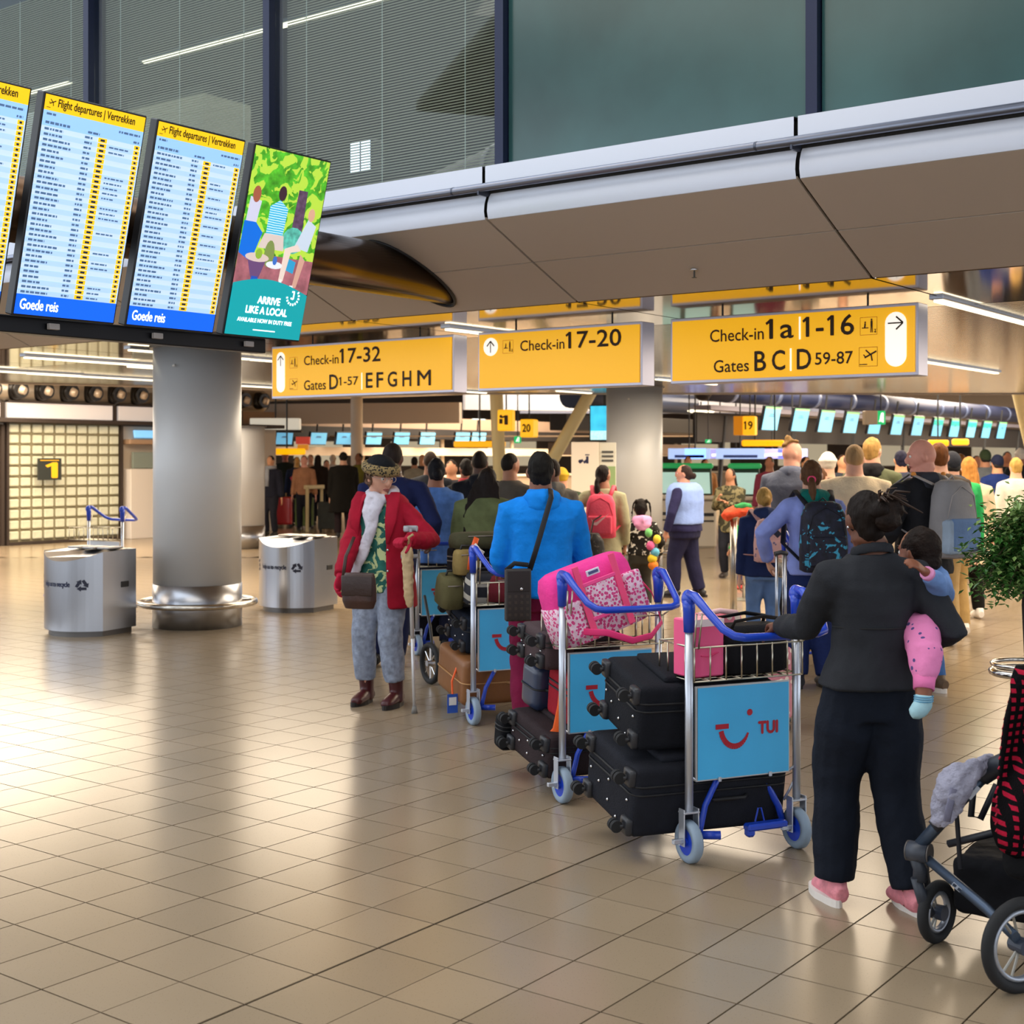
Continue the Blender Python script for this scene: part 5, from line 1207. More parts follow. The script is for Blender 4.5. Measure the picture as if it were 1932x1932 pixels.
def head_mesh(bm, Mh, s, detail=True, chub=0.0):
    """head in its own frame: y forward, z up, origin at the skull centre; s = head height / 0.235"""
    n, m = 28, 22; q = bmesh.ops.create_uvsphere(bm, u_segments=n, v_segments=m, radius=1.0)['verts']
    for v in q:
        x, y, z = v.co
        X, Y, Z = x*.077, y*.096, z*.118
        if z < 0:
            t = -z; X *= 1-.30*t**1.6*(1-chub*.6); 
            if y > 0: Y = Y*(1-.06*t)+.010*t*t
            else: Y *= 1-.42*t**1.3
        if y > .4 and abs(z) < .5: Y -= .004*(1-abs(z)*2)*(1 if abs(x) > .25 else 0)       # eye plane
        if y > .3 and -.55 < z < -.05: X *= 1+.03+chub*.08
        v.co = Mh @ (V((X, Y, Z))*s)
    P = lambda x, y, z: Mh @ (V((x, y, z))*s)
    for sd in (-1, 1):       # ears
        ball(bm, (0, 0, 0), (.010*s, .018*s, .031*s), 10, 8, mat=Mh @ Matrix.Translation(V((sd*.079, -.006, -.010))*s) @ Matrix.Rotation(sd*-.25, 4, 'Z') @ Matrix.Rotation(-.15, 4, 'X'))
    if detail:
        tube(bm, [P(0, .088, .022), P(0, .098, .004), P(0, .110, -.016), P(0, .108, -.030), P(0, .094, -.036)], [(.009*s, .008*s), (.010*s, .010*s), (.014*s, .013*s), (.017*s, .011*s), (.013*s, .006*s)], n=10, up=(1, 0, 0))
        tube(bm, [P(-.045, .078, .030), P(-.022, .090, .034), P(0, .092, .028), P(.022, .090, .034), P(.045, .078, .030)], [.008*s]*5, n=8)
        ball(bm, (0, 0, 0), (.020*s, .012*s, .010*s), 10, 6, mat=Mh @ Matrix.Translation(V((0, .084, -.062))*s))
        ball(bm, (0, 0, 0), (.024*s, .016*s, .016*s), 10, 6, mat=Mh @ Matrix.Translation(V((0, .080, -.094))*s))
def face_parts(t, Mh, s, skin, lips, browm, glasses=None, parent=None):
    for sd in (-1, 1):
        bm = nb(); ball(bm, (0, 0, 0), .0115*s, 12, 8, mat=Mh @ Matrix.Translation(V((sd*.031, .0795, .008))*s)); e = obj('eye', bm, M('#ece6e0', .3), parent, smooth=True)
        bm = nb(); ball(bm, (0, 0, 0), .0058*s, 10, 6, mat=Mh @ Matrix.Translation(V((sd*.031, .0868, .007))*s)); obj('iris', bm, M('#2a1a12', .2), e, smooth=True)
    bm = nb(); P = lambda x, y, z: Mh @ (V((x, y, z))*s)
    tube(bm, [P(-.023, .086, -.062), P(-.010, .094, -.058), P(0, .096, -.059), P(.010, .094, -.058), P(.023, .086, -.062)], [.002*s, .0045*s, .0045*s, .0045*s, .002*s], n=8)
    tube(bm, [P(-.021, .086, -.064), P(-.009, .093, -.069), P(.009, .093, -.069), P(.021, .086, -.064)], [.002*s, .005*s, .005*s, .002*s], n=8); obj('lips', bm, lips, parent, smooth=True)
    if browm:
        for sd in (-1, 1):
            bm = nb(); tube(bm, [P(sd*.014, .094, .036), P(sd*.030, .092, .042), P(sd*.048, .080, .036)], [.0028*s, .0034*s, .0018*s], n=6); obj('eyebrow', bm, browm, parent, smooth=True)
    if glasses:
        bm = nb()
        for sd in (-1, 1):
            tube(bm, [P(sd*.033+.022*math.cos(a*PI/8), .104, .006+.018*math.sin(a*PI/8)) for a in range(16)], .0018*s, n=6, closed=True, cap=False)
            tube(bm, [P(sd*.054, .104, .012), P(sd*.078, .06, .012), P(sd*.084, -.01, .006)], .0018*s, n=6)
        tube(bm, [P(-.011, .104, .010), P(.011, .104, .010)], .0018*s, n=6)
        obj('glasses', bm, glasses, parent)
def rotm(yaw=0, pitch=0, roll=0): return Matrix.Rotation(yaw, 4, 'Z') @ Matrix.Rotation(pitch, 4, 'X') @ Matrix.Rotation(roll, 4, 'Y')

def person(label, loc, face, h=1.72, bulk=1.0, skin='#8d5f47', top='#333333', topk=None, legs='#222c44', legk=None, shoes='#222222', hair=('short', '#1a1412'),
           la=None, ra=None, feet=None, hy=0.0, hp=0.0, lean=0.0, vox=.016, topmat=None, legmat=None, hem=.48, legr=1.0, flare=1.0, cat='person', group=None,
           face_detail=False, glasses=None, hood=None, lcurl=.5, rcurl=.5, hands=True, shoulder=1.0, skirt=False, gloves=None, roll=0.0, extra=None, sleevef=1.0, thick=.016, foot_l=1.0, kid=False, disp=None, cuff=0.0, boots=False, hdx=0.0, headk=1.0, lp=(-.5, -1, -.2), rp=(.5, -1, -.2), lpalm=None, rpalm=None, hipdx=0.0):
    """face = heading in degrees: 0 looks away from the camera, 180 towards it, +90 to the left"""
    t = thing('person', label, cat, loc, math.radians(face), group)
    sk = M(skin, .5, var=.06, vs=18, spec=.35)
    hs = (.235 if not kid else .215)*(h/1.75 if not kid else 1.0); 
    if kid: hs = .20+.03*(h-.9)
    hs *= headk; sh = hs/.235
    HTc = h-hs*.5                                        # skull centre
    k = h if not kid else h*1.0
    zs = h-hs-.012*k; zh = .525*k if not kid else .49*k; zk = .285*k; za = .045*k
    zc = zs-.02
    bw = bulk
    sp = lambda z: V((hipdx*(zs-z)/(zs-zh) if 0 else 0, lean*max(0, (z-zh)/(zs-zh)), z))       # spine curve
    hx, dx = .098*k*bw, .070*k*bw
    shx = max(.108*k*shoulder, hx*.97)
    SL, SR = V((-shx, lean-.005, zs-.062*k)), V((shx, lean-.005, zs-.062*k))
    ul, fl = .170*k, .150*k
    la = V(la) if la is not None else V((-.155*k, .03, .47*k)); ra = V(ra) if ra is not None else V((.155*k, .03, .47*k))
    EL, WL = ik(SL, la, ul, fl, lp); ER, WR = ik(SR, ra, ul, fl, rp)
    if feet is None: feet = ((-.06*k, 0.02, 0), (.06*k, -.02, 0))
    FL, FR = V(feet[0]), V(feet[1])
    HL, HR = V((-.052*k, 0, zh)), V((.052*k, 0, zh))
    KL, AL = ik(HL, FL+V((0, 0, za)), zh-zk, zk-za*.8, (0, 1, 0)); KR, AR = ik(HR, FR+V((0, 0, za)), zh-zk, zk-za*.8, (0, 1, 0))
    neck0 = sp(zs-.02); Mh = Matrix.Translation(V((hdx, lean+.012+(.02 if hp < -.2 else 0), HTc))) @ rotm(hy, hp, roll)
    fine = vox < .013
    # --- body (one continuous skin)
    bm = nb()
    def torso(bm, g, z0, shoulders=True, fl_=1.0, ztop=None):
        R = [(sp(z0), (hx+g)*.98*fl_, (dx+g)*1.02*fl_)]
        for z, rx, ry in ((zh, hx*1.0, dx), (zh+.10*k, hx*.86, dx*.90), (zh+(zs-zh)*.48, hx*.84, dx*.92), (zh+(zs-zh)*.75, hx*1.00, dx*1.0), (zs-.09*k, hx*1.04, dx*.96), (zs-.055*k, hx*.98, dx*.84), (zs-.028*k, hx*.72, dx*.70), (zs-.004*k, hx*.46, dx*.60)):
            if z > z0+.03: R.append((sp(z), rx+g, ry+g))
        loft(bm, R, n=20, power=2.4)
    torso(bm, -.012, zh)
    nr = .040*k if not kid else .030
    tube(bm, [sp(zs-.05*k), sp(zs+.02*k)+V((0, .004, 0)), Mh @ V((0, -.012*sh, -.075*sh)), Mh @ V((0, -.01, -.02))], [nr*1.35, nr*1.02, nr*.98, nr*.9], n=14)
    head_mesh(bm, Mh, sh, detail=fine or face_detail, chub=.6 if kid else 0)
    for S, E, Wr in ((SL, EL, WL), (SR, ER, WR)):
        tube(bm, [S+V((0, 0, 0)), S*.5+E*.5, E, E*.6+Wr*.4, Wr], [.036*k, .028*k, .022*k, .022*k, .0165*k], n=10)
    for H_, K_, A_, F_ in ((HL, KL, AL, FL), (HR, KR, AR, FR)):
        tube(bm, [H_, H_*.5+K_*.5, K_, K_*.65+A_*.35, A_, A_+V((0, 0, -.03*k))], [.054*k, .046*k, .031*k, .030*k, .021*k, .021*k], n=10)
        tube(bm, [A_+V((0, -.03*k, -.015*k)), A_+V((0, .03*k, -.02*k)), A_+V((0, .07*k, -.026*k))], [.014*k, .014*k, .008*k], n=8)
    handbm = bm
    if hands and not gloves:
        for Wr, E, side, cu, pm in ((WL, EL, -1, lcurl, lpalm), (WR, ER, 1, rcurl, rpalm)):
            d = (Wr-E).normalized(); palm = V(pm) if pm else V((-side, .15, 0)) if abs(d.z) > .5 else V((0, 0, -1))
            hand(bm, Wr+d*.012, d, palm, k/1.75, side, cu)
    body = obj('body', bm, sk, t); soften(body, min(vox, .0065) if fine else vox*.85, 2, fac=.45)
    if gloves:
        for Wr, E, side, cu, pm in ((WL, EL, -1, lcurl, lpalm), (WR, ER, 1, rcurl, rpalm)):
            d = (Wr-E).normalized(); palm = V(pm) if pm else V((-side, .15, 0)) if abs(d.z) > .5 else V((0, 0, -1))
            bm = nb(); hand(bm, Wr+d*.01, d, palm, k/1.75*1.16, side, cu); tube(bm, [Wr-d*.05, Wr+d*.02], [.034*k/1.75, .033*k/1.75], n=12)
            g = obj('glove', bm, gloves, t); soften(g, .006, 2)
    # --- upper garment
    tm_ = topmat or cloth(top); bm = nb()
    torso(bm, thick, hem*k, fl_=flare)
    tube(bm, [SL*1.0, sp(zs-.03*k), SR*1.0], [(.046*k, .040*k)]*3, n=12) if 0 else None
    for S, E, Wr in ((SL, EL, WL), (SR, ER, WR)):
        tube(bm, [S*.55+sp(zs-.05*k)*.45, S, S*.6+E*.4, E, E*.55+Wr*.45, Wr*.97+E*.03], [a*k*sleevef+thick*.55 for a in (.040, .040, .036, .030, .029, .0235)], n=12)
    g = obj('jacket' if topk is None else topk, bm, tm_, t); soften(g, vox, 5, disp if disp is not None else (.022 if vox < .013 else .014), .11)
    # --- trousers
    lm = legmat or cloth(legs); bm = nb()
    loft(bm, [(sp(zh-.075*k), (hx)*.90+.006, dx*.92+.004), (sp(zh), hx+.008, dx+.006), (sp(zh+.09*k), hx*.9+.006, dx*.9+.006)], n=18, power=2.4)
    for H_, K_, A_ in ((HL, KL, AL), (HR, KR, AR)):
        tube(bm, [H_+V((0, 0, .01)), H_*.6+K_*.4, K_, K_*.5+A_*.5, (A_+V((0, 0, .012*k))) if not cuff else A_+(K_-A_)*cuff], [.060*k*bw+.003, .056*k*legr+.002, .043*k*legr+.004, .040*k*legr+.006, .034*k*legr+.006], n=12)
    g = obj('trousers' if legk is None else legk, bm, lm, t); soften(g, vox, 4, .016 if vox < .013 else .010, .09)
    # --- shoes
    sm = shoes if not isinstance(shoes, str) else M(shoes, .5)
    for F_, A_ in ((FL, AL), (FR, AR)):
        bm = nb(); q = k/1.75*foot_l; b = V((A_.x, A_.y, F_.z))
        tube(bm, [b+V((0, -.085, .055))*q, b+V((0, -.05, .060))*q, b+V((0, .02, .062))*q, b+V((0, .09, .050))*q, b+V((0, .15, .040))*q, b+V((0, .180, .036))*q], [(.030*q, .034*q), (.040*q, .050*q), (.043*q, .054*q), (.048*q, .044*q), (.045*q, .032*q), (.028*q, .020*q)], n=14, up=(1, 0, 0))
        tube(bm, [b+V((0, -.03, .05))*q, b+V((0, -.022, .12))*q], [.042*q, .043*q], n=12)
        if boots: tube(bm, [b+V((0, -.01, .03))*q, b+V((0, -.008, .12))*q, b+V((0, 0, .20))*q, b+V((0, .0, .25))*q], [(.050*q, .056*q), (.050*q, .056*q), (.056*q, .062*q), (.058*q, .064*q)], n=14)
        s_ = obj('boot' if boots else 'shoe', bm, sm, t, smooth=True)
        if boots or vox < .0105: soften(s_, .008, 2)
        if vox < .0135:
            bm = nb(); o = [(b+V((math.sin(a)*(.050 if math.cos(a) > -.2 else .042), .05+math.cos(a)*.146, 0))*q) for a in [2*PI*i/20 for i in range(20)]]
            o = [V((b.x+(p.x-b.x*q), b.y+(p.y-b.y*q), F_.z)) for p in o]
            lo = [bm.verts.new(p+V((0, 0, .002))) for p in o]; hi = [bm.verts.new(p+V((0, 0, .034*q))) for p in o]; bm.faces.new(lo[::-1]); bm.faces.new(hi)
            for i in range(20): bm.faces.new((lo[i], lo[(i+1) % 20], hi[(i+1) % 20], hi[i]))
            obj('sole', bm, M('#e6e0da', .6) if not boots and (not isinstance(shoes, str) or shoes > '#a') else M('#1d1614', .6), s_)
    # --- hair and hats
    kind, hc = hair; hm = M(hc, .65, var=.25, vs=30, bump=.8, bs=70, stretch=(1, 1, .2), spec=.18); P = lambda x, y, z: Mh @ (V((x, y, z))*sh)
    hv = .008 if vox < .013 else .014
    def cap(bm, dy=-.014, dz=.016, rx=.084, ry=.098, rz=.112): ball(bm, (0, 0, 0), (rx*sh, ry*sh, rz*sh), 24, 16, mat=Mh @ Matrix.Translation(V((0, dy, dz))*sh))
    if kind != 'bald':
        bm = nb(); ds = .016
        if kind == 'short': cap(bm, -.012, .022, .080, .095, .104); ball(bm, (0, 0, 0), (.070*sh, .06*sh, .09*sh), 16, 12, mat=Mh @ Matrix.Translation(V((0, -.036, -.02))*sh))
        elif kind == 'crop': cap(bm, -.010, .018, .0785, .095, .106); ds = .006
        elif kind == 'bun':
            cap(bm, -.016, .012, .082, .094, .110); ball(bm, P(0, -.115, .035), .042*sh, 14, 10); ball(bm, (0, 0, 0), (.07*sh, .06*sh, .08*sh), 16, 12, mat=Mh @ Matrix.Translation(V((0, -.04, -.03))*sh))
        elif kind == 'lowbun':
            cap(bm, -.016, .010, .082, .095, .110); ball(bm, P(0, -.122, -.030), .046*sh, 14, 10); ball(bm, (0, 0, 0), (.07*sh, .06*sh, .08*sh), 16, 12, mat=Mh @ Matrix.Translation(V((0, -.04, -.03))*sh))
        elif kind == 'topknot':
            tube(bm, [P(0, -.03, .10), P(0, -.045, .145), P(.0, -.03, .165)], [.045*sh, .030*sh, .026*sh], n=12); tube(bm, [P(0, .05, .10), P(0, -.03, .118), P(0, -.09, .07)], [(.055*sh, .02*sh)]*3, n=12, up=(1, 0, 0))
        elif kind in ('pony', 'ponylow'):
            cap(bm, -.014, .012, .081, .094, .110); ball(bm, (0, 0, 0), (.068*sh, .058*sh, .078*sh), 16, 12, mat=Mh @ Matrix.Translation(V((0, -.038, -.03))*sh))
            z0 = .03 if kind == 'pony' else -.035
            tube(bm, [P(0, -.09, z0), P(0, -.125, z0-.02), P(.01, -.135, z0-.10), P(.02, -.125, z0-.20), P(.02, -.12, z0-.28)], [.024*sh, .030*sh, .036*sh, .030*sh, .010*sh], n=10)
        elif kind in ('long', 'braids'):
            cap(bm, -.014, .010, .084, .097, .112)
            tube(bm, [P(0, -.035, .03), P(0, -.055, -.06), P(0, -.085, -.16), P(0, -.095, -.28), P(0, -.095, -.38), P(0, -.09, -.46)], [(.082*sh, .07*sh), (.090*sh, .058*sh), (.10*sh, .040*sh), (.10*sh, .034*sh), (.085*sh, .028*sh), (.05*sh, .012*sh)], n=16, up=(1, 0, 0))
            if kind == 'braids':
                r_ = random.Random(5)
                for i in range(16):
                    x = -.14+.28*i/15; tube(bm, [P(x*.7, -.07, .0), P(x*.95, -.11, -.14), P(x*1.05, -.125, -.30), P(x*1.1+r_.uniform(-.02, .02), -.115, -.50-r_.uniform(0, .06))], [.012*sh, .012*sh, .011*sh, .006*sh], n=6)
        elif kind == 'pigtails':
            cap(bm, -.012, .012, .081, .094, .110)
            for sd in (-1, 1): ball(bm, P(sd*.06, -.05, .095), .022*sh, 10, 8); tube(bm, [P(sd*.06, -.05, .10), P(sd*.10, -.06, .06), P(sd*.115, -.06, -.05), P(sd*.12, -.05, -.16)], [.014*sh, .014*sh, .011*sh, .006*sh], n=8)
        elif kind in ('cap', 'beanie', 'hat'):
            cap(bm, -.010, .020, .086, .102, .106)
            if kind == 'cap': tube(bm, [P(0, .07, .045), P(0, .13, .035), P(0, .165, .022)], [(.065*sh, .008*sh), (.06*sh, .007*sh), (.03*sh, .005*sh)], n=14, up=(1, 0, 0))
            if kind == 'beanie': tube(bm, [P(.088*math.cos(2*PI*i/20), -.01+.104*math.sin(2*PI*i/20), .03) for i in range(20)], .014*sh, n=8, closed=True, cap=False)
            ds = .006
        hobj = obj('hair' if kind not in ('cap', 'beanie', 'hat') else 'hat', bm, hm if kind not in ('cap', 'beanie', 'hat') else cloth(hc), t); soften(hobj, hv, 2, ds, .035)
        if kind == 'cap':
            bm = nb(); ball(bm, (0, 0, 0), (.076*sh, .05*sh, .06*sh), 14, 10, mat=Mh @ Matrix.Translation(V((0, -.045, -.03))*sh)); soften(obj('hair', bm, M('#1a1412', .7), t), hv, 1, .008, .04)
    if hood:
        bm = nb(); tube(bm, [sp(zs-.03*k)+V((-.085*k/1.7, .01, .01)), sp(zs-.03*k)+V((-.07, -.06, .03)), sp(zs-.03*k)+V((0, -.10, .03)), sp(zs-.03*k)+V((.07, -.06, .03)), sp(zs-.03*k)+V((.085*k/1.7, .01, .01))], [.035, .048, .060, .048, .035], n=12)
        tube(bm, [sp(zs-.03*k)+V((0, -.09, .05)), sp(zs-.03*k)+V((0, -.105, -.02)), sp(zs-.03*k)+V((0, -.10, -.08))], [(.09, .035), (.10, .04), (.05, .025)], n=14, up=(1, 0, 0))
        tube(bm, [sp(zs+.01)+V((.062*math.cos(a), .068*math.sin(a), .0)) for a in [2*PI*i/16 for i in range(16)]], .026, n=8, closed=True, cap=False)
        soften(obj('hood', bm, hood, t), max(.009, vox*.8), 3, .006, .06)
    if face_detail: face_parts(t, Mh, sh, sk, M('#a05a55', .5) if skin > '#8' else M('#6a3a36', .5), M(hc, .7) if kind != 'bald' else None, glasses, body)
    info = dict(t=t, Mh=Mh, sh=sh, sp=sp, zs=zs, zh=zh, WL=WL, WR=WR, EL=EL, ER=ER, SL=SL, SR=SR, hx=hx, dx=dx, k=k, AL=AL, AR=AR, KL=KL, KR=KR)
    return info
def local(info, p):           # world point in the person's frame
    return Matrix.Rotation(-info['t'].rotation_euler[2], 3, 'Z') @ (V(p)-info['t'].location)
def backpack(label, I, mt, strapm, w=.30, d=.16, h=.42, zoff=-.06, pocket=True, extra=None, name='backpack', logo=None):
    t = thing(name, label, 'backpack', I['t'].location, I['t'].rotation_euler[2])
    c = I['sp'](I['zs'])+V((0, -I['dx']-.03-d/2, zoff-h/2-.0))
    bm = nb(); loft(bm, [(c+V((0, 0, -h/2)), w*.40, d*.40), (c+V((0, 0, -h*.47)), w*.49, d*.5), (c+V((0, 0, -h*.1)), w*.5, d*.52), (c+V((0, 0, h*.3)), w*.46, d*.45), (c+V((0, .01, h*.46)), w*.36, d*.34), (c+V((0, .015, h*.5)), w*.22, d*.2)], n=24, power=3.0)
    obj('body', bm, mt, t, smooth=True)
    if pocket:
        bm = nb(); box(bm, c+V((0, -d*.5, -h*.2)), (w*.78, .05, h*.42), .022, seg=3); obj('front_pocket', bm, extra or mt, t, smooth=True)
    for s in (-1, 1):
        bm = nb(); x = s*I['hx']*.72; tube(bm, [c+V((s*w*.28, d*.4, h*.44)), V((x, I['sp'](I['zs']).y-.02, I['zs']+.022)), V((x*1.05, I['sp'](I['zs']).y+I['dx']*.85+.028, I['zs']-.07)), V((x*1.25, I['sp'](I['zs']).y+I['dx']+.012, I['zs']-.22)), V((s*(I['hx']+.035), I['sp'](I['zs']).y, I['zs']-.36)), c+V((s*w*.42, d*.35, -h*.35))], [(.022, .006)]*6, n=8, up=(1, 0, 0)); obj('strap', bm, strapm, t, smooth=True)
    bm = nb(); tube(bm, [c+V((-.03, .02, h*.49)), c+V((0, .01, h*.55)), c+V((.03, .02, h*.49))], .006, n=6); obj('loop', bm, strapm, t)
    bm = nb(); tube(bm, [c+V((-w*.40, -d*.38, h*.02)), c+V((-w*.3, -d*.42, h*.30)), c+V((0, -d*.36, h*.42)), c+V((w*.3, -d*.42, h*.30)), c+V((w*.40, -d*.38, h*.02))], .004, n=6); obj('zip', bm, strapm, t, smooth=True)
    return t, c

# ---------------------------------------------------------------- woman in black, foreground
WB_ = V((1.335, 5.10, 0))
BLKC = cloth('#2a2c31', .08, bs=160, bump=.2); TRS = cloth('#141a26', .08, bs=60, bump=.25)
hl = V((1.075, 5.45, 1.0)); RZW = math.radians(10)
def tl(p, o, r): return Matrix.Rotation(-r, 3, 'Z') @ (V(p)-o)
W1 = person('woman in a black blazer and wide black trousers holding a toddler, foreground', WB_, 10, h=1.545, bulk=1.0, skin='#6d4432', topmat=BLKC, topk='blazer', legmat=TRS, shoes=M('#e38d99', .7, var=.15, vs=40, bump=.4, bs=90), hair=('bun', '#160d08'),
            la=tl(hl, WB_, RZW), ra=tl((1.52, 5.20, .97), WB_, RZW), feet=((-.115, .07, .0), (.115, -.09, 0)), hy=math.radians(8), hp=-.05, vox=.0095, hem=.53, hdx=-.02, flare=1.20, legr=1.30, lcurl=1.2, rcurl=.9, lp=(-.1, -.6, -1), rp=(.45, -1, -.7), shoulder=1.0, thick=.018, lpalm=(0, 0, -1), rpalm=(-1, -.3, 0), disp=.022)
t = W1['t']; Mh, sh = W1['Mh'], W1['sh']; P = lambda x, y, z: Mh @ (V((x, y, z))*sh)
bm = nb(); sp_ = W1['sp']; zs = W1['zs']     # blazer collar, centre seam, waist seam
tube(bm, [sp_(zs)+V((.072*math.cos(a), .070*math.sin(a)-.004, .0-.022*math.sin(a)))  for a in [PI*.9+1.2*PI*i/14 for i in range(15)]], [(.022, .009)]*15, n=8, up=(0, 0, 1)); soften(obj('collar', bm, BLKC, t), .007, 2)
zh = W1['zh']
for z, nm in ((zh+.17*1.5, 'waist_seam'),):
    bm = nb(); tube(bm, [sp_(z-.02)+V(((W1['hx']*.86+.021)*math.cos(a), (W1['dx']*.9+.024)*math.sin(a), 0)) for a in [PI+PI*i/14 for i in range(15)]], .0035, n=6); obj(nm, bm, M('#16171a', .8), t, smooth=True)
r_ = random.Random(11); bm = nb()           # loose strands at the bun
for i in range(26):
    a = r_.uniform(-.9, 1.1); c0 = P(.03+.03*math.sin(a), -.10, .03+.03*math.cos(a)); d = V((math.sin(a)+.5, -r_.uniform(.2, .7), math.cos(a)*.8-.2)).normalized()
    L = r_.uniform(.05, .12); tube(bm, [c0, c0+d*L*.5+V((0, 0, .01)), c0+d*L+V((.01, 0, -.03))], [.006, .005, .002], n=5)
o = obj('loose_strands', bm, M('#3a271c', .6), t, smooth=True); tag(o, kind='stuff')
bm = nb(); ball(bm, P(.055, -.10, .035), (.055, .045, .05), 14, 10); ball(bm, P(.03, -.12, -.01), (.05, .04, .045), 14, 10); soften(obj('bun', bm, M('#1d120c', .65, var=.35, vs=35, bump=.8, bs=60, spec=.18), t), .008, 2, .02, .03)
bm = nb(); ball(bm, P(-.081, .0, -.035), .006, 8, 6); obj('earring', bm, CHROME, t, smooth=True)
# ---------------------------------------------------------------- toddler on her hip
TD = V((1.545, 5.03, .86))
tc = thing('toddler', 'toddler in a denim blue top and pink trousers carried on the right hip', 'person', TD, math.radians(100))
TC = lambda x, y, z: V((x, y, z))
tsk = M('#8a5238', .5, var=.05, vs=20)
# local frame: +y = towards the woman (left in the picture), -x = away... x = right of the child
R = Matrix.Rotation(-math.radians(100), 3, 'Z')
def wt(px, d, py): return R @ (AT(px, d, ZH(py, d))-TD)
hd = wt(1733, 5.20, 1043); pel = wt(1722, 5.20, 1180)
Mt = Matrix.Translation(hd) @ rotm(math.radians(-60), -.1)
fa = [wt(1780, 5.08, 1122), wt(1762, 5.00, 1092), wt(1742, 4.95, 1076)]
bm = nb(); tube(bm, [pel, pel*.5+hd*.5, hd+V((0, 0, -.14)), hd+V((0, 0, -.07))], [(.07, .06), (.075, .062), (.06, .05), .032], n=14); head_mesh(bm, Mt, .78, chub=.7)
shd = hd+V((0, 0, -.14)); sR = wt(1768, 5.18, 1090)
tube(bm, [sR, fa[0], fa[1], fa[2]], [.03, .026, .022, .016], n=10)
d = (fa[2]-fa[1]).normalized(); hand(bm, fa[2]+d*.0, d, R @ V((0, .6, -.5)), .60, 1, .55)
kn = wt(1746, 4.92, 1235); an = wt(1742, 4.86, 1318); th = wt(1738, 5.04, 1195)
tube(bm, [pel, th, kn, an*.6+kn*.4, an, wt(1742, 4.85, 1336)], [.055, .055, .042, .036, .026, .024], n=12)
kn2 = wt(1690, 5.2, 1230); an2 = wt(1680, 5.25, 1320)
tube(bm, [pel, kn2, an2], [.055, .04, .026], n=12)
soften(obj('body', bm, tsk, tc), .0055, 2)
bm = nb(); tube(bm, [pel+V((0, 0, .0)), pel*.5+hd*.5, shd+V((0, 0, -.01)), shd+V((0, 0, .03))], [(.088, .075), (.092, .078), (.082, .065), (.05, .045)], n=14)
tube(bm, [shd+(sR-shd)*.4, sR, fa[0], fa[1]*.7+fa[0]*.3, fa[1]*.45+fa[2]*.55], [.048, .050, .046, .040, .028], n=12); soften(obj('sweater', bm, cloth('#6f8fc4', .25), tc), .008, 4, .02, .06)
bm = nb(); tube(bm, [fa[1]*.50+fa[2]*.50, fa[1]*.25+fa[2]*.75], [.027, .025], n=12); obj('pink_cuff', bm, cloth('#ee9fd0'), tc, smooth=True)
PKT = M('#f08cc2', .85, pat=('blob', '#5a4f8a', 26, .2), bump=.3, spec=.2)
bm = nb(); tube(bm, [pel, th, kn*.4+th*.6, kn, an*.35+kn*.65, an*.62+kn*.38], [.08, .074, .066, .060, .052, .040], n=14); tube(bm, [pel, kn2, an2*.7+kn2*.3], [.08, .055, .04], n=12); soften(obj('trousers', bm, PKT, tc), .008, 4, .02, .07)
bm = nb(); tube(bm, [an*.52+kn*.48, an*.66+kn*.34, an*.80+kn*.20], [.040, .038, .037], n=16); obj('trouser_cuff', bm, cloth('#ee7fb8'), tc, smooth=True)
bm = nb(); a = wt(1743, 4.86, 1310); b = wt(1742, 4.86, 1332); c = wt(1727, 4.85, 1344); e = wt(1718, 4.85, 1347); tube(bm, [a, b+V((0, 0, .006)), b*.5+c*.5, c, e], [.030, .033, .033, .028, .018], n=14); soften(obj('sock', bm, cloth('#a9d3df'), tc), .006, 3)
bm = nb()
for f in (.15, .35, .55): q = a*(1-f)+b*f; tube(bm, [q+V((.033*math.cos(i*PI/8), .033*math.sin(i*PI/8), 0)) for i in range(16)], .0022, n=5, closed=True, cap=False)
obj('sock_stripe', bm, M('#5f9fc4', .7), tc)
bm = nb(); ball(bm, (0, 0, 0), (.084*.8, .098*.8, .105*.8), 20, 14, mat=Mt @ Matrix.Translation((0, -.016, .016))); ball(bm, (0, 0, 0), (.062, .055, .06), 16, 12, mat=Mt @ Matrix.Translation((0, -.03, -.03))); soften(obj('hair', bm, M('#1d110b', .65, var=.3, vs=40, bump=.7, bs=70, spec=.18), tc), .008, 2, .014, .03)
for s_, nm in ((0, 0),):
    Ic = dict(t=tc)
face_parts(tc, Mt, .78, tsk, M('#8a4a42', .5), M('#1f140e', .7), None, tc.children[0])

# ---------------------------------------------------------------- woman in the red coat
PR = GP(722, 1328)
REDC = cloth('#a3162f', .14, bs=35); GREY = M('#8d97ab', .85, var=.28, vs=28, bump=.4, bs=60, spec=.2)
R1 = person('woman in an open red coat with a white scarf, leopard hat band and crutch', PR, 158, h=1.66, bulk=1.08, skin='#dba58c', topmat=M('#2f6a62', .8, pat=('camo', '#c9d8a0', 16, .56), var=.5, vs=10, spec=.2), topk='blouse', legmat=GREY, shoes=M('#4a1a1e', .35, bump=.15, bs=30), boots=True, cuff=.24, hair=('short', '#4a3020'),
            la=tl((-.665, 8.90, 1.135), PR, math.radians(158)), ra=tl((-1.14, 8.98, .83), PR, math.radians(158)), feet=((-.125, .05, 0), (.115, .02, 0)), hy=math.radians(58), hp=-.22, headk=1.10, vox=.010, hem=.46, legr=1.12, flare=1.0, face_detail=True, glasses=M('#c8b9a8', .3, .4), gloves=cloth('#b3203c'), lcurl=1.2, rcurl=.6, lp=(-.7, -1, -.5), rp=(.6, -1, 0), thick=.010, disp=.01, shoulder=.95)
t = R1['t']; sp_, zs, zh, hx, dx = R1['sp'], R1['zs'], R1['zh'], R1['hx'], R1['dx']
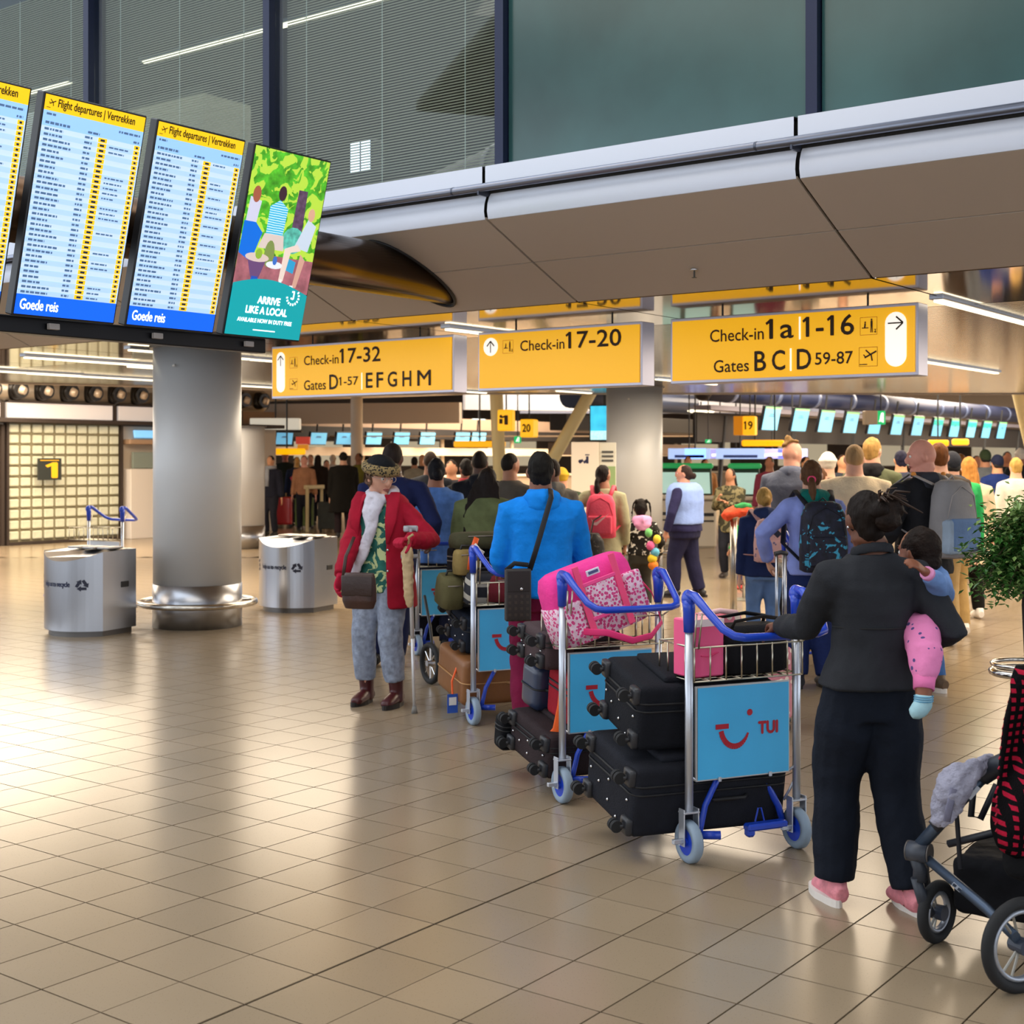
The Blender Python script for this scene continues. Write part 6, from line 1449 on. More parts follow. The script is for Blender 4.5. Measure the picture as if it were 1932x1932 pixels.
bm = nb()      # open coat: a shell around the back and sides, front edges apart
ga = math.radians(118); gb = math.radians(422)
rings = []
for z, rx, ry in ((.66, 1.32, 1.45), (.74, 1.26, 1.38), (zh+.02, 1.18, 1.26), (zh+.16, 1.10, 1.2), (zs-.22, 1.14, 1.2), (zs-.08, 1.12, 1.16), (zs-.015, .92, 1.0), (zs+.035, .62, .85)):
    rings.append((sp_(z), hx*rx+.012, dx*ry+.016))
loft(bm, rings, n=30, a0=ga, a1=gb, power=2.2)
c = obj('coat', bm, REDC, t, smooth=True); md = c.modifiers.new('th', 'SOLIDIFY'); md.thickness = .014; md = c.modifiers.new('sb', 'SUBSURF'); md.levels = 1; md.render_levels = 1; tx = bpy.data.textures.get('clouds0.110'); md = c.modifiers.new('d', 'DISPLACE'); md.texture = tx; md.strength = .03; md.texture_coords = 'LOCAL'
bm = nb()
for S, E, Wr in ((R1['SL'], R1['EL'], R1['WL']), (R1['SR'], R1['ER'], R1['WR'])): tube(bm, [S*.6+sp_(zs-.06)*.4, S, S*.6+E*.4, E, E*.5+Wr*.5, Wr*1.0], [.074, .080, .072, .066, .060, .052], n=14)
soften(obj('coat_sleeves', bm, REDC, t), .010, 4, .03, .09)
for s_ in (-1, 1):      # lapels
    bm = nb(); a = PI/2+s_*.38
    pts = [sp_(z)+V(((hx*r1+.02)*math.cos(PI/2+s_*w_), (dx*r2+.032)*math.sin(PI/2+s_*w_), 0)) for z, r1, r2, w_ in ((zs+.04, .7, .8, 1.1), (zs-.02, .9, 1.05, .85), (zs-.15, 1.14, 1.25, .66), (zs-.30, 1.14, 1.25, .56))]
    tube(bm, pts, [(.036, .008), (.046, .009), (.040, .008), (.01, .006)], n=10, up=(1, 0, .2)); obj('lapel', bm, REDC, t, smooth=True)
bm = nb()
for z in (zs-.2, zs-.34, zs-.48): ball(bm, sp_(z)+V(((hx*1.12)*math.cos(2.2), (dx*1.25+.03)*math.sin(2.2), 0)), .009, 8, 6)
obj('coat_button', bm, CHROME, t, smooth=True)
SCARF = cloth('#cfccd8', .1, bump=.6, bs=40)
bm = nb(); tube(bm, [sp_(zs+.035)+V((.085*math.cos(a), .085*math.sin(a)+.01, .012*math.sin(2*a)-(.03 if math.sin(a) > .3 else 0))) for a in [2*PI*i/18 for i in range(18)]], .036, n=12, closed=True, cap=False)
tube(bm, [sp_(zs)+V((-.03, .10, .0)), sp_(zs-.08)+V((-.01, .135, 0)), sp_(zs-.2)+V((.01, .15, 0)), sp_(zs-.36)+V((.06, .162, 0)), sp_(zs-.50)+V((.13, .165, 0)), sp_(zs-.60)+V((.18, .165, 0))], [(.04, .032), (.044, .032), (.040, .026), (.042, .022), (.036, .018), (.012, .010)], n=14, up=(1, 0, 0))
tube(bm, [sp_(zs)+V((.05, .09, .0)), sp_(zs-.1)+V((.035, .13, 0)), sp_(zs-.2)+V((.0, .15, 0))], [(.04, .03), (.05, .03), (.04, .02)], n=14, up=(1, 0, 0))
soften(obj('scarf', bm, SCARF, t), .008, 2, .02, .05)
bm = nb(); rr_ = random.Random(4)
for i in range(46):
    a = rr_.uniform(-.55, PI+.55); p_ = R1['Mh'] @ (V((.088*math.cos(a), .02+.075*math.sin(a) if math.sin(a) > .6 else -.01+.06*math.sin(a), rr_.uniform(-.05, .045) if math.sin(a) < .6 else rr_.uniform(.030, .050)))*R1['sh']); ball(bm, p_, rr_.uniform(.009, .015), 8, 6)
soften(obj('curls', bm, M('#5a3c26', .7, var=.3, vs=60, bump=.6, bs=90), t), .006, 1, .008, .02)
Mh, sh = R1['Mh'], R1['sh']
bm = nb(); ball(bm, (0, 0, 0), (.094*sh, .108*sh, .082*sh), 24, 14, mat=Mh @ Matrix.Translation(V((0, -.012, .066))*sh)); soften(obj('hat_crown', bm, cloth('#15181c', bs=60), t), .009, 2, .01, .05)
bm = nb(); tube(bm, [Mh @ (V((.100*math.cos(2*PI*i/24), -.006+.118*math.sin(2*PI*i/24), .058))*sh) for i in range(24)], [(.036*sh, .024*sh)]*24, n=10, closed=True, cap=False, up=(0, 0, 1)); soften(obj('hat_band', bm, M('#8f7a4e', .8, pat=('blob', '#1d1610', 62, .42), bump=.5), t), .008, 1, .008, .02)
# brown shoulder bag at her right hip, crutch and folded cloth
def wp(I, px, d, py): return local(I, AT(px, d, ZH(py, d)))
t = thing('shoulder_bag', 'brown leather shoulder bag on the right hip of the woman in red', 'bag', AT(678, 8.72, ZH(1140, 8.72)), math.radians(-14))
bm = nb(); tube(bm, [(0, 0, -.03), (0, 0, .02), (0, 0, .09), (0, 0, .16), (0, 0, .20)], [(.095, .03), (.115, .05), (.115, .052), (.11, .045), (.10, .02)], n=24); soften(obj('body', bm, M('#402720', .4, var=.2, vs=8, bump=.2, bs=40), t), .008, 2)
bm = nb(); box(bm, (0, -.042, .12), (.21, .02, .13), .009, seg=2); obj('flap', bm, M('#33201b', .38, bump=.2, bs=40), t, smooth=True)
bm = nb(); tube(bm, [(-.11, 0, .17), (-.11, .05, .30), (-.08, .12, .42)], [(.012, .003)]*3, n=8); obj('strap', bm, M('#3a221b', .45), t, smooth=True)
CP_ = AT(782, 8.95); t = thing('crutch', 'white walking crutch with grey rubber tip held in the red glove', 'crutch', CP_)
top_ = AT(774, 8.93, ZH(1062, 8.93))-CP_; bot = V((0, 0, 0))
bm = nb(); tube(bm, [bot+V((0, 0, .03)), top_*.55], .011, n=12); tube(bm, [top_*.5, top_+V((0, 0, .06))], .013, n=12); obj('shaft', bm, M('#d9dade', .35, .3), t, smooth=True)
bm = nb(); tube(bm, [bot, bot+V((0, 0, .05))], [.022, .014], n=14); obj('rubber_tip', bm, M('#7c7a76', .7), t, smooth=True)
bm = nb(); tube(bm, [top_+V((-.06, -.01, .04)), top_+V((.05, -.01, .045))], .014, n=10); tube(bm, [top_+V((0, 0, .05)), top_+V((.0, .03, .22))], .010, n=8); tube(bm, [top_+V((.045*math.cos(a), .03+.045*math.sin(a), .22)) for a in [-.5+5*i/10 for i in range(11)]], [(.02, .004)]*11, n=6, up=(0, 0, 1)); obj('hand_grip', bm, M('#a9aab0', .5), t, smooth=True)
t = thing('folded_umbrella', 'beige folded umbrella hanging beside the crutch', 'umbrella', AT(771, 8.82, ZH(1108, 8.82)), 0)
bm = nb(); tube(bm, [(0, 0, .26), (-.01, 0, .22), (-.005, 0, .1), (.0, 0, -.04), (.01, 0, -.13)], [.022, .040, .034, .032, .018], n=14); soften(obj('canopy', bm, cloth('#cdb48c', .12, bump=.6, bs=25), t), .007, 1, .02, .04)
bm = nb(); tube(bm, [(0, 0, .25), (0, 0, .32), (.03, 0, .34)], .009, n=8); obj('umbrella_handle', bm, M('#b89a6a', .5), t, smooth=True)
# ---------------------------------------------------------------- man in the bright blue hoodie
PB = V((.17, 8.10, 0)); BLUH = cloth('#0f86ea', .08, bs=50)
B1 = person('man in a bright blue hoodie and burgundy trousers pushing the third trolley', PB, 8, h=1.70, bulk=1.16, skin='#8a5a44', topmat=BLUH, topk='hoodie', legmat=cloth('#6f1338', .2), shoes='#241f24', hair=('short', '#15120f'),
            la=(-.18, .30, 1.0), ra=(.20, .33, 1.02), feet=((-.11, -.06, 0), (.07, .16, 0)), vox=.011, hem=.50, legr=1.05, hood=BLUH, lp=(-.35, -1, -.3), rp=(.5, -1, -.3), shoulder=1.0, lcurl=1.0, rcurl=1.0, hy=math.radians(-8), sleevef=1.12, thick=.020)
t = thing('crossbody_bag', 'black checked crossbody bag with a silver clasp on the blue hoodie man', 'bag', AT(977, 7.86, ZH(1165, 7.86)), math.radians(12))
bm = nb(); box(bm, (0, 0, .13), (.15, .05, .30), .012, seg=3); obj('body', bm, M('#2b2523', .45, pat=('plaid', '#3c322c', 9, .55), bump=.15), t, smooth=True)
bm = nb(); box(bm, (0, -.027, .21), (.135, .006, .12), .002); obj('flap', bm, M('#241f1e', .45), t)
bm = nb(); ball(bm, (.015, -.032, .165), (.009, .004, .009), 10, 8); obj('clasp', bm, CHROME, t, smooth=True)
pS = AT(1040, 7.90, ZH(938, 7.90))-V(t.location); rr = Matrix.Rotation(-math.radians(12), 3, 'Z')
bm = nb(); p0, p1, p2 = V((.07, 0, .27)), rr @ (AT(1012, 7.87, ZH(1035, 7.87))-V(t.location)), rr @ pS; tube(bm, [p0, p1, p2, p2+V((.02, .10, .045))], [(.016, .003)]*4, n=8, up=(1, 0, 0)); tube(bm, [V((-.07, 0, .27)), V((-.02, .0, .31)), V((.06, -.01, .30))], [(.014, .003)]*3, n=8); obj('strap', bm, M('#17181c', .6), t, smooth=True)

# ---------------------------------------------------------------- middle distance people: placed by where they stand
def stand(px, d): return AT(px, d)
def H(py, d): return ZH(py, d)        # height of a head top seen at row py
P2_ = person('man in a navy suit seen from behind, beyond the woman in red', stand(741, 10.9), 0, h=H(836, 10.9), skin='#6a4638', top='#1b2550', topk='suit_jacket', legs='#161d40', shoes='#101014', hair=('crop', '#2a211e'), hy=-.25, la=(-.2, .1, .82), ra=(.30, .12, 1.0), vox=.014, hem=.44, feet=((-.15, .05, 0), (.04, -.02, 0)), shoulder=1.1)
bm = nb(); tube(bm, [P2_['sp'](P2_['zs']+.015)+V((.06*math.cos(a), .066*math.sin(a), .015)) for a in [2*PI*i/16 for i in range(16)]], .014, n=6, closed=True, cap=False); obj('shirt_collar', bm, M('#e8e8ee', .6), P2_['t'], smooth=True)
person('person in a pale denim jacket and black head wrap, seen from behind', stand(822, 11.8), -15, h=H(864, 11.8), skin='#a06a52', topmat=M('#5b84cc', .85, var=.25, vs=12, bump=.4, spec=.2), legs='#20243a', hair=('lowbun', '#14141a'), vox=.014, bulk=1.12, shoulder=1.05, hy=.4, hem=.46)
person('woman with very long dark braids in an olive puffer jacket', stand(918, 10.9), -12, h=H(882, 10.9), skin='#7a4e3a', topmat=cloth('#616b48', .2), legs='#23252c', hair=('braids', '#1c1514'), vox=.014, bulk=1.25, shoulder=1.05, hy=.2, roll=.15, hem=.45, thick=.035, sleevef=1.2)
P6 = person('girl with a ponytail in a sage coat reaching left, pink rucksack on her back', stand(1138, 14.0), -10, h=H(877, 14.0), skin='#a5755c', topmat=cloth('#a9a585', .08), topk='coat', legs='#2e4e86', shoes='#d8d4d0', hair=('ponylow', '#1c1312'), la=(-.52, .12, 1.05), ra=(.22, .05, .78), hem=.36, flare=1.25, vox=.014, hy=-.5, lp=(-.3, -1, -.6))
tb, cb_ = backpack('pink rucksack with a white tick mark on the sage coat girl', P6, cloth('#ee5a74', .05), M('#d8445e', .6), w=.31, h=.44, d=.16)
bm = nb(); p = [(-.085, .02), (-.06, -.045), (-.03, -.05), (.095, .07), (-.03, -.015), (-.055, -.02)]
bm.faces.new([bm.verts.new(cb_+V((x, -.11-.0, z-.04))) for x, z in p]); obj('tick_mark', bm, M('#f7c9cc', .5), tb)
person('small child in a black jacket with pink hood and wired pigtails', stand(1209, 15.0), 5, h=H(941, 15.0), skin='#6a4434', topmat=M('#22201e', .8, pat=('camo', '#e8e4da', 16, .60), spec=.2), legs='#3c3a34', shoes='#d8d8d8', hair=('pigtails', '#181210'), kid=True, vox=.012, hem=.50, hood=cloth('#e79ccb'), la=(-.2, .05, .62), ra=(.22, .05, .6), bulk=1.1, shoulder=1.0)
t = thing('soft_toy', 'rainbow coloured soft toy bag hanging from the hand of the small child', 'toy', AT(1243, 14.8, ZH(1070, 14.8)))
bm = nb(); cs = ['#f08a3a', '#e8c93a', '#6ab8d8', '#e86aa0', '#f2d24a', '#7ac87a']
for i, c_ in enumerate(cs):
    bm = nb(); ball(bm, (-.06+.02*i*((-1)**i)*.5, 0, .02+.07*i), (.055-.003*i, .05, .05), 12, 8); obj('toy_section', bm, cloth(c_), t, smooth=True)
S1 = person('staff woman in a pale blue gilet over navy clothes, dark hair in a bun', stand(1292, 16.4), 62, h=H(877, 16.4), bulk=1.6, skin='#c08a74', top='#26254a', topk='sweater', legs='#1f1f3c', shoes='#14141c', hair=('lowbun', '#2a1c1a'), la=(-.34, .10, .80), ra=(.30, .20, .92), vox=.013, legr=1.3, face_detail=True, glasses=M('#b03a5a', .4), hem=.50, feet=((-.10, .10, 0), (.12, -.14, 0)), hy=.25, shoulder=1.5, lp=(-1, -.4, 0))
bm = nb(); spz = S1['sp']; zs, zh, hx, dx = S1['zs'], S1['zh'], S1['hx'], S1['dx']; loft(bm, [(spz(zh+.05), hx+.03, dx+.03), (spz(zh+.2), hx*.9+.035, dx+.03), (spz(zs-.2), hx+.035, dx+.035), (spz(zs-.07), hx+.03, dx*.95+.03), (spz(zs-.01), hx*.85+.02, dx*.75+.03), (spz(zs+.02), hx*.55, dx*.6+.02)], n=22, power=2.4); soften(obj('gilet', bm, cloth('#8aa4e2', .06), S1['t']), .014, 3, .012, .1)
# camouflage person with child in green
person('person with long dark hair in a camouflage jacket by the kiosks', stand(1378, 19.0), 150, h=H(884, 19.0), skin='#a87558', topmat=M('#3c3a2c', .85, pat=('camo', '#7c7456', 12, .52), spec=.2), legs='#20222c', shoes='#2a2220', hair=('long', '#241a16'), vox=.017, hem=.42, la=(-.05, .25, 1.05), ra=(.08, .26, 1.1))
person('child in a bright green jacket in front of the camouflage person', stand(1396, 17.5), 120, h=H(958, 17.5), skin='#a87558', top='#1ea24e', legs='#2a3c8a', shoes='#c83a3a', hair=('short', '#3a2a20'), kid=True, vox=.014)
# group at the right
K1 = person('girl with a blonde bun in a navy jacket and pale jeans', stand(1442, 11.6), 2, h=H(919, 11.6), skin='#e3b096', top='#22305c', legs='#6a8cc0', shoes='#c8c4c0', hair=('lowbun', '#b08a4a'), vox=.013, bulk=1.18, hood=cloth('#26355f'), la=(-.22, .0, .56), ra=(.20, .16, .75), hem=.47, hp=-.15)
tb, cb_ = backpack('small pink floral backpack with a dark diamond badge on the blonde girl', K1, M('#e8b8b4', .8, pat=('blob', '#7a6f96', 24, .22), bump=.3), M('#c99a98', .7), w=.27, h=.36, d=.14, zoff=-.05)
bm = nb(); box(bm, cb_+V((.04, -.10, .06)), (.05, .008, .05), .002, rot=(0, PI/4, 0)); obj('badge', bm, M('#23263c', .6), tb)
L1 = person('girl in a lilac fleece with a brown ponytail and pink hair tie', stand(1532, 9.95), 6, h=H(868, 9.95), skin='#d9a48a', top='#8f9fe6', topk='fleece', legs='#1c2a5a', shoes='#23242c', hair=('ponylow', '#5a3d28'), vox=.012, bulk=1.12, hood=cloth('#0f6a62'), la=(-.30, .10, .92), ra=(.24, .12, .88), hem=.50, legr=1.25, hy=-.3, lp=(-1, -.4, -.3))
bm = nb(); tube(bm, [L1['Mh'] @ (V((.026*math.cos(a), -.10, -.032+.026*math.sin(a)))*L1['sh']) for a in [2*PI*i/12 for i in range(12)]], .008, n=6, closed=True, cap=False); obj('hair_tie', bm, M('#f0447a', .6), L1['t'], smooth=True)
backpack('black backpack with blue and pink crystal pattern on the lilac fleece girl', L1, M('#15182c', .7, pat=('camo', '#3fa6cc', 15, .6), var=.6, vs=22, bump=.3), M('#0f1220', .7), w=.34, h=.50, d=.18, zoff=-.05)
G1 = person('man with short fair hair in a beige knitted jumper', stand(1612, 11.6), -5, h=H(839, 11.6), skin='#e0a88e', topmat=cloth('#e8d2b0', .08, bump=.6, bs=80), topk='jumper', legs='#3a3a3c', hair=('crop', '#a9875e'), vox=.013, bulk=1.30, shoulder=1.22, thick=.022, sleevef=1.15, hem=.5)
T1_ = person('man with shaved sides and a topknot in a grey puffer jacket', stand(1494, 13.0), -25, h=H(832, 13.0), skin='#e0a48c', topmat=cloth('#5a5f70', .15), legs='#26262c', hair=('topknot', '#8a6a40'), vox=.014, bulk=1.2, shoulder=1.08, thick=.035, hy=-.9, hood=cloth('#60667a'))
person('person in a cream knitted beanie behind the beige jumper', stand(1562, 14.0), 0, h=H(853, 14.0), skin='#d9a48a', top='#5a4a42', legs='#2a2a2e', hair=('beanie', '#d8cdbf'), vox=.016)
person('woman with brown hair between the lilac fleece and the beige jumper', stand(1545, 12.6), -40, h=H(882, 12.6), skin='#d79a80', top='#6a4a3a', legs='#2a2a2e', hair=('short', '#6a4428'), vox=.015, glasses=None)
person('blond boyish man in an olive jacket with black collar', stand(1646, 13.2), -20, h=H(826, 13.2), skin='#dca58a', top='#5d6148', legs='#2c2c30', hair=('short', '#b38a4e'), vox=.015, hood=cloth('#1b1b1e'), shoulder=1.05, hy=-.4)
person('person with thick brown hair behind the bald man', stand(1772, 12.2), -10, h=H(836, 12.2), skin='#d9a48a', top='#4a4038', legs='#b99a68', shoes='#e0dcd6', hair=('short', '#6a4020'), vox=.014, bulk=1.1, shoulder=1.05)
person('person in a green and grey anorak beside the thick brown hair', stand(1796, 12.9), 5, h=H(852, 12.9), skin='#d9a48a', topmat=cloth('#2da45a', .1), legs='#b8965e', shoes='#e8e4de', hair=('cap', '#2a2c34'), vox=.014, bulk=1.2, shoulder=1.1, hood=cloth('#3c3f4a'), thick=.03)
person('woman with very long ginger hair in a cream coat and black trousers', stand(1828, 14.2), 0, h=H(862, 14.2), skin='#e0b09a', topmat=cloth('#dcc6a4', .08), topk='coat', legs='#14110f', shoes='#efe9e2', hair=('long', '#b57a3a'), vox=.014, hem=.34, flare=1.35, bulk=1.1, feet=((-.10, 0, 0), (.11, .02, 0)))
D1 = person('bald man in a black jacket turning his face to the left', stand(1742, 9.75), 28, h=H(829, 9.75), skin='#e6a08c', topmat=cloth('#212227', .1), legs='#3f68a4', shoes=M('#5a4634', .6), hair=('bald', '#000000'), vox=.011, bulk=1.12, shoulder=1.12, face_detail=True, hood=cloth('#3d3f48'), hy=math.radians(52), hp=-.12, thick=.025, la=(-.3, .2, 1.0), ra=(.22, .1, .8), hem=.47)
tb, cb_ = backpack('grey and pale blue backpack with orange buckles on the bald man', D1, M('#8f8d90', .7, var=.1, vs=8, bump=.2), M('#a9a3a2', .6), w=.34, h=.54, d=.22, zoff=-.02, extra=cloth('#6f8cb8'))
bm = nb(); box(bm, cb_+V((-.10, -.06, -.12)), (.12, .14, .24), .03, seg=3); obj('side_pocket', bm, cloth('#9fb2c8'), tb, smooth=True)
for sx_ in (-1, 1):
    bm = nb(); ball(bm, V((sx_*D1['hx']*.72, D1['sp'](D1['zs']).y-.05, D1['zs']+.018)), (.022, .016, .016), 10, 8); obj('orange_buckle', bm, M('#e8953c', .5), tb, smooth=True)
bm = nb(); seg2(bm, (-.03, 0), (.03, .005), .012); o = obj('sleeve_print', bm, M('#e8e8ea', .5), D1['t']); o.location = D1['SL']*.75+D1['EL']*.25+V((-.06, -.045, 0)); o.rotation_euler = (0, 0, -.9)
# centre crowd heads behind the blue hoodie
person('man in a black coat with a shaved head, left of the cream strut', stand(905, 13.4), 0, h=H(851, 13.4), skin='#5f4032', top='#1b1c24', legs='#17171c', hair=('crop', '#1e1714'), vox=.015, bulk=1.15, shoulder=1.15, hood=cloth('#1d1e26'))
person('man with cropped dark hair in a grey brown coat by the strut', stand(962, 13.0), -35, h=H(855, 13.0), skin='#b07a5e', top='#5d564e', legs='#22222a', hair=('crop', '#1c1612'), vox=.015, hy=-.3)
person('man in a grey marl hooded top just right of the blue hoodie man', stand(1042, 12.6), 10, h=H(866, 12.6), skin='#7a5240', topmat=cloth('#6c6660', .2), legs='#22222a', hair=('crop', '#241a15'), vox=.015, hood=cloth('#77726c'))
person('small person with a yellow bobble hat behind the grey marl top', stand(1060, 15.5), 10, h=H(882, 15.5), skin='#c08a70', top='#3c4a38', legs='#22222a', hair=('beanie', '#d9ae3a'), vox=.017)
person('person in a black jacket with a red scarf left of the braids woman', stand(880, 15.2), 20, h=H(866, 15.2), skin='#8a5a44', top='#1b1a1d', legs='#22222a', hair=('short', '#15110f'), vox=.017, hood=cloth('#9a2a34'))
person('person in dark clothes just above the denim jacket', stand(812, 15.6), 0, h=H(852, 15.6), skin='#7a4e3a', top='#23262e', legs='#22222a', hair=('crop', '#2a1c16'), vox=.017)
person('person in a black anorak left of the shaved head man', stand(852, 17.5), 170, h=H(868, 17.5), skin='#a97558', top='#2b2a30', legs='#22222a', hair=('short', '#221813'), vox=.018)
# far left queue
P9 = person('person in a long black padded coat standing at the left queue', stand(648, 28.5), 15, h=H(853, 28.5), skin='#c99a80', top='#14120f', topk='coat', legs='#2a1f22', hair=('beanie', '#1b1815'), vox=.018, bulk=1.35, hem=.30, flare=1.2, shoulder=1.1, thick=.03)
LQ = [(511, 29.2, 860, 165, '#1b1c28', '#c8906c', 'short', '#1a1513', 'person in black with a grey scarf at the left end of the queue'),
      (538, 36.5, 852, 185, '#222820', '#b8705a', 'cap', '#c07a62', 'tall person in a black and white striped jacket, left queue'),
      (560, 33.4, 862, 195, '#1d2740', '#c39a5a', 'long', '#1b1412', 'woman in navy with a red bag across her chest, left queue'),
      (574, 31.2, 860, 180, '#a8785a', '#e0a08e', 'short', '#9a6a52', 'person with a pink face in a tan top, left queue'),
      (586, 35.6, 858, 175, '#c9a07c', '#d9a080', 'short', '#8a5a30', 'person in a beige jacket, left queue'),
      (600, 33.8, 858, 0, '#241a16', '#8a5a44', 'long', '#1d1412', 'person with long dark hair seen from behind, left queue'),
      (616, 34.2, 868, 190, '#5c5248', '#d49a7c', 'short', '#2a1a14', 'woman in a grey brown coat facing the camera, left queue'),
      (628, 36.8, 858, 10, '#d8d0c4', '#d9b79a', 'beanie', '#dccbb4', 'person in a cream woolly hat behind the black coat'),
      (677, 32.5, 855, 150, '#6f6a2c', '#8a5a40', 'bun', '#14100f', 'person in a mustard top right of the black coat'),
      (693, 34.8, 862, 0, '#3a3a32', '#8a6a54', 'short', '#1d1815', 'person behind the leopard band hat, far back'),
      (708, 32.4, 858, 200, '#4a4038', '#b88a70', 'short', '#241c18', 'person with fair skin left of the navy suit man'),
      (782, 31.2, 862, 0, '#8a8478', '#a8765a', 'short', '#1c1613', 'person in a grey top right of the navy suit man'),
      (797, 32.4, 858, 180, '#2f2f38', '#c8906c', 'long', '#3a241a', 'person with long brown hair behind the denim jacket')]
for px, d, py, fc, tp, skn, hk, hc, lb in LQ:
    I_ = person(lb, stand(px, d), fc, h=H(py, d), skin=skn, top=tp, legs='#1f1f28', hair=(hk, hc), vox=.02, kid='child' in lb)
    if px == 511: bm = nb(); tube(bm, [I_['sp'](I_['zs'])+V((.09*math.cos(a), .09*math.sin(a)+.01, 0)) for a in [2*PI*i/14 for i in range(14)]], .04, n=8, closed=True, cap=False); tube(bm, [I_['sp'](I_['zs'])+V((.03, .12, 0)), I_['sp'](I_['zs']-.4)+V((.03, .14, 0))], [(.05, .02)]*2, n=8); obj('scarf', bm, cloth('#8d8f96'), I_['t'], smooth=True)
    if px == 538: bm = nb(); tube(bm, [I_['SR']+V((.04, .06, .03)), I_['ER']+V((.03, .05, 0)), I_['WR']+V((.02, .05, 0))], .022, n=8); obj('white_stripe', bm, M('#e6e2da', .7), I_['t'], smooth=True)
    if px == 560:
        tt = thing('sling_bag', 'red bag worn across the chest of the woman in navy, left queue', 'bag', I_['t'].location, I_['t'].rotation_euler[2])
        c_ = I_['sp'](I_['zs']-.22)+V((0, .17, 0)); bm = nb(); tube(bm, [c_+V((-.16, 0, .05)), c_, c_+V((.16, 0, -.08))], [(.05, .03), (.08, .05), (.05, .03)], n=10, up=(0, 0, 1)); obj('body', bm, M('#c8283a', .5), tt, smooth=True)
        bm = nb(); tube(bm, [c_+V((-.16, 0, .05)), c_+V((-.17, -.1, .2)), c_+V((-.1, -.2, .22))], .012, n=6); obj('strap', bm, M('#8a1c2a', .6), tt, smooth=True)
RQ = [(1859, 21, 848, 0, '#7d8288', '#d99a78', 'cap', '#3c4a34', 'person with a green cap and grey rucksack in the right crowd'),
      (1882, 19, 858, 10, '#1c2f6a', '#c8906c', 'cap', '#1b2038', 'person in a bright navy anorak in the right crowd'),
      (1917, 17, 864, 0, '#e0d8c8', '#dba88c', 'short', '#b8924e', 'blonde person in a cream jacket above the plant'),
      (1842, 24, 860, 180, '#5a3a3a', '#c88c70', 'short', '#3a241a', 'person in maroon left of the green cap person'),
      (1900, 25, 852, 170, '#20242c', '#b87c60', 'short', '#1a1412', 'dark haired person far back behind the navy anorak'),
      (1926, 23, 846, 0, '#23262c', '#a87058', 'beanie', '#e8e0d8', 'person in a white cap at the right edge of the crowd'),
      (1700, 17, 850, 0, '#3c3e50', '#c8906c', 'short', '#1a1a30', 'dark haired person between the blond man and the bald man'),
      (1520, 22, 862, 200, '#8a8270', '#c8906c', 'short', '#2a1c16', 'person in a pale top far behind the topknot man'),
      (1452, 24, 862, 160, '#8a3a50', '#b87c60', 'short', '#5a4a3a', 'person in dark pink by the desks left of the topknot man'),
      (1298, 27, 862, 180, '#9a6a50', '#c88c70', 'short', '#6a4a30', 'person standing at the desks just above the staff woman'),
      (1330, 28, 866, 190, '#b8865a', '#c88c70', 'short', '#4a2c1a', 'person in an orange brown top at the desks by the kiosks'),
      (1812, 22, 856, 10, '#5c4a3c', '#d9a384', 'long', '#8a5a30', 'person with long light brown hair left of the ginger hair woman'),
      (1590, 20, 858, 180, '#2f333c', '#c8906c', 'short', '#2a1c16', 'person far behind the cream beanie')]
for px, d, py, fc, tp, skn, hk, hc, lb in RQ:
    person(lb, stand(px, d), fc, h=H(py, d), skin=skn, top=tp, legs='#1f1f28', hair=(hk, hc), vox=.02)
# ================================================================ STANCHIONS, TELESCOPIC HANDLE, PLANT, PUSHCHAIR
def stanchion(label, px, py_b, zt, r=.022):
    p = GP(px, py_b); t = thing('queue_post', label, 'post', p, 0, 'steel queue posts')
    bm = nb(); tube(bm, [(0, 0, 0), (0, 0, .012), (0, 0, .03)], [.16, .16, .03], n=28); obj('foot_plate', bm, M('#a09a90', .35, .8), t, smooth=False)
    bm = nb(); tube(bm, [(0, 0, .01), (0, 0, zt)], r, n=16); obj('post_tube', bm, M('#b9b4ac', .25, .95), t, smooth=True)
    bm = nb(); tube(bm, [(0, 0, zt-.06), (0, 0, zt)], r*1.35, n=16); tube(bm, [(0, 0, zt), (.06, .05, zt+.03)], .018, n=8); obj('belt_head', bm, M('#d8d4cc', .3, .6), t, smooth=True)
    return t
stanchion('steel queue post beside the blonde girl, nearest one', 1384, 1176, 1.12, .036)
stanchion('steel queue post behind the blonde girl, slimmer one further back', 1404, 1132, .98)
t = thing('folded_coat', 'orange and red folded coat lying over the queue post head', 'coat', GP(1386, 1176)+V((.03, 0, 1.12)), .2)
bm = nb(); tube(bm, [(-.14, 0, -.05), (-.06, 0, .0), (.06, 0, .02), (.15, 0, -.01)], [(.05, .08), (.06, .10), (.06, .10), (.05, .08)], n=12, up=(0, 0, 1)); soften(obj('cloth_body', bm, cloth('#ee5a3a'), t), .014, 2, .04, .06)
bm = nb(); tube(bm, [(-.05, -.05, .05), (.05, -.06, .07), (.12, -.02, .05)], .035, n=10); soften(obj('green_lining', bm, cloth('#3f9a5a'), t), .012, 2, .02, .05)
tp_ = AT(1446, 8.3)
t = suitcase('pink patterned suitcase with a raised steel handle beyond the nearest trolley', Matrix.Translation(tp_+V((0, 0, .30))) @ Matrix.Rotation(.15, 4, 'Z') @ Matrix.Rotation(-PI/2, 4, 'Z') @ Matrix.Rotation(-PI/2, 4, 'Y'), .44, .34, .22, M('#d98a98', .7, pat=('blob', '#f4dcd0', 24, .4), bump=.2), hard=False, pocket=True, rivets=False)
t = thing('telescopic_handle', 'raised steel telescopic handle of the pink patterned suitcase', 'handle', tp_+V((.065, .02, .52)), .15)
bm = nb()
for x in (.0, .055): tube(bm, [(x, 0, 0), (x, 0, .56)], .009, n=10)
obj('handle_tube', bm, STEEL, t, smooth=True)
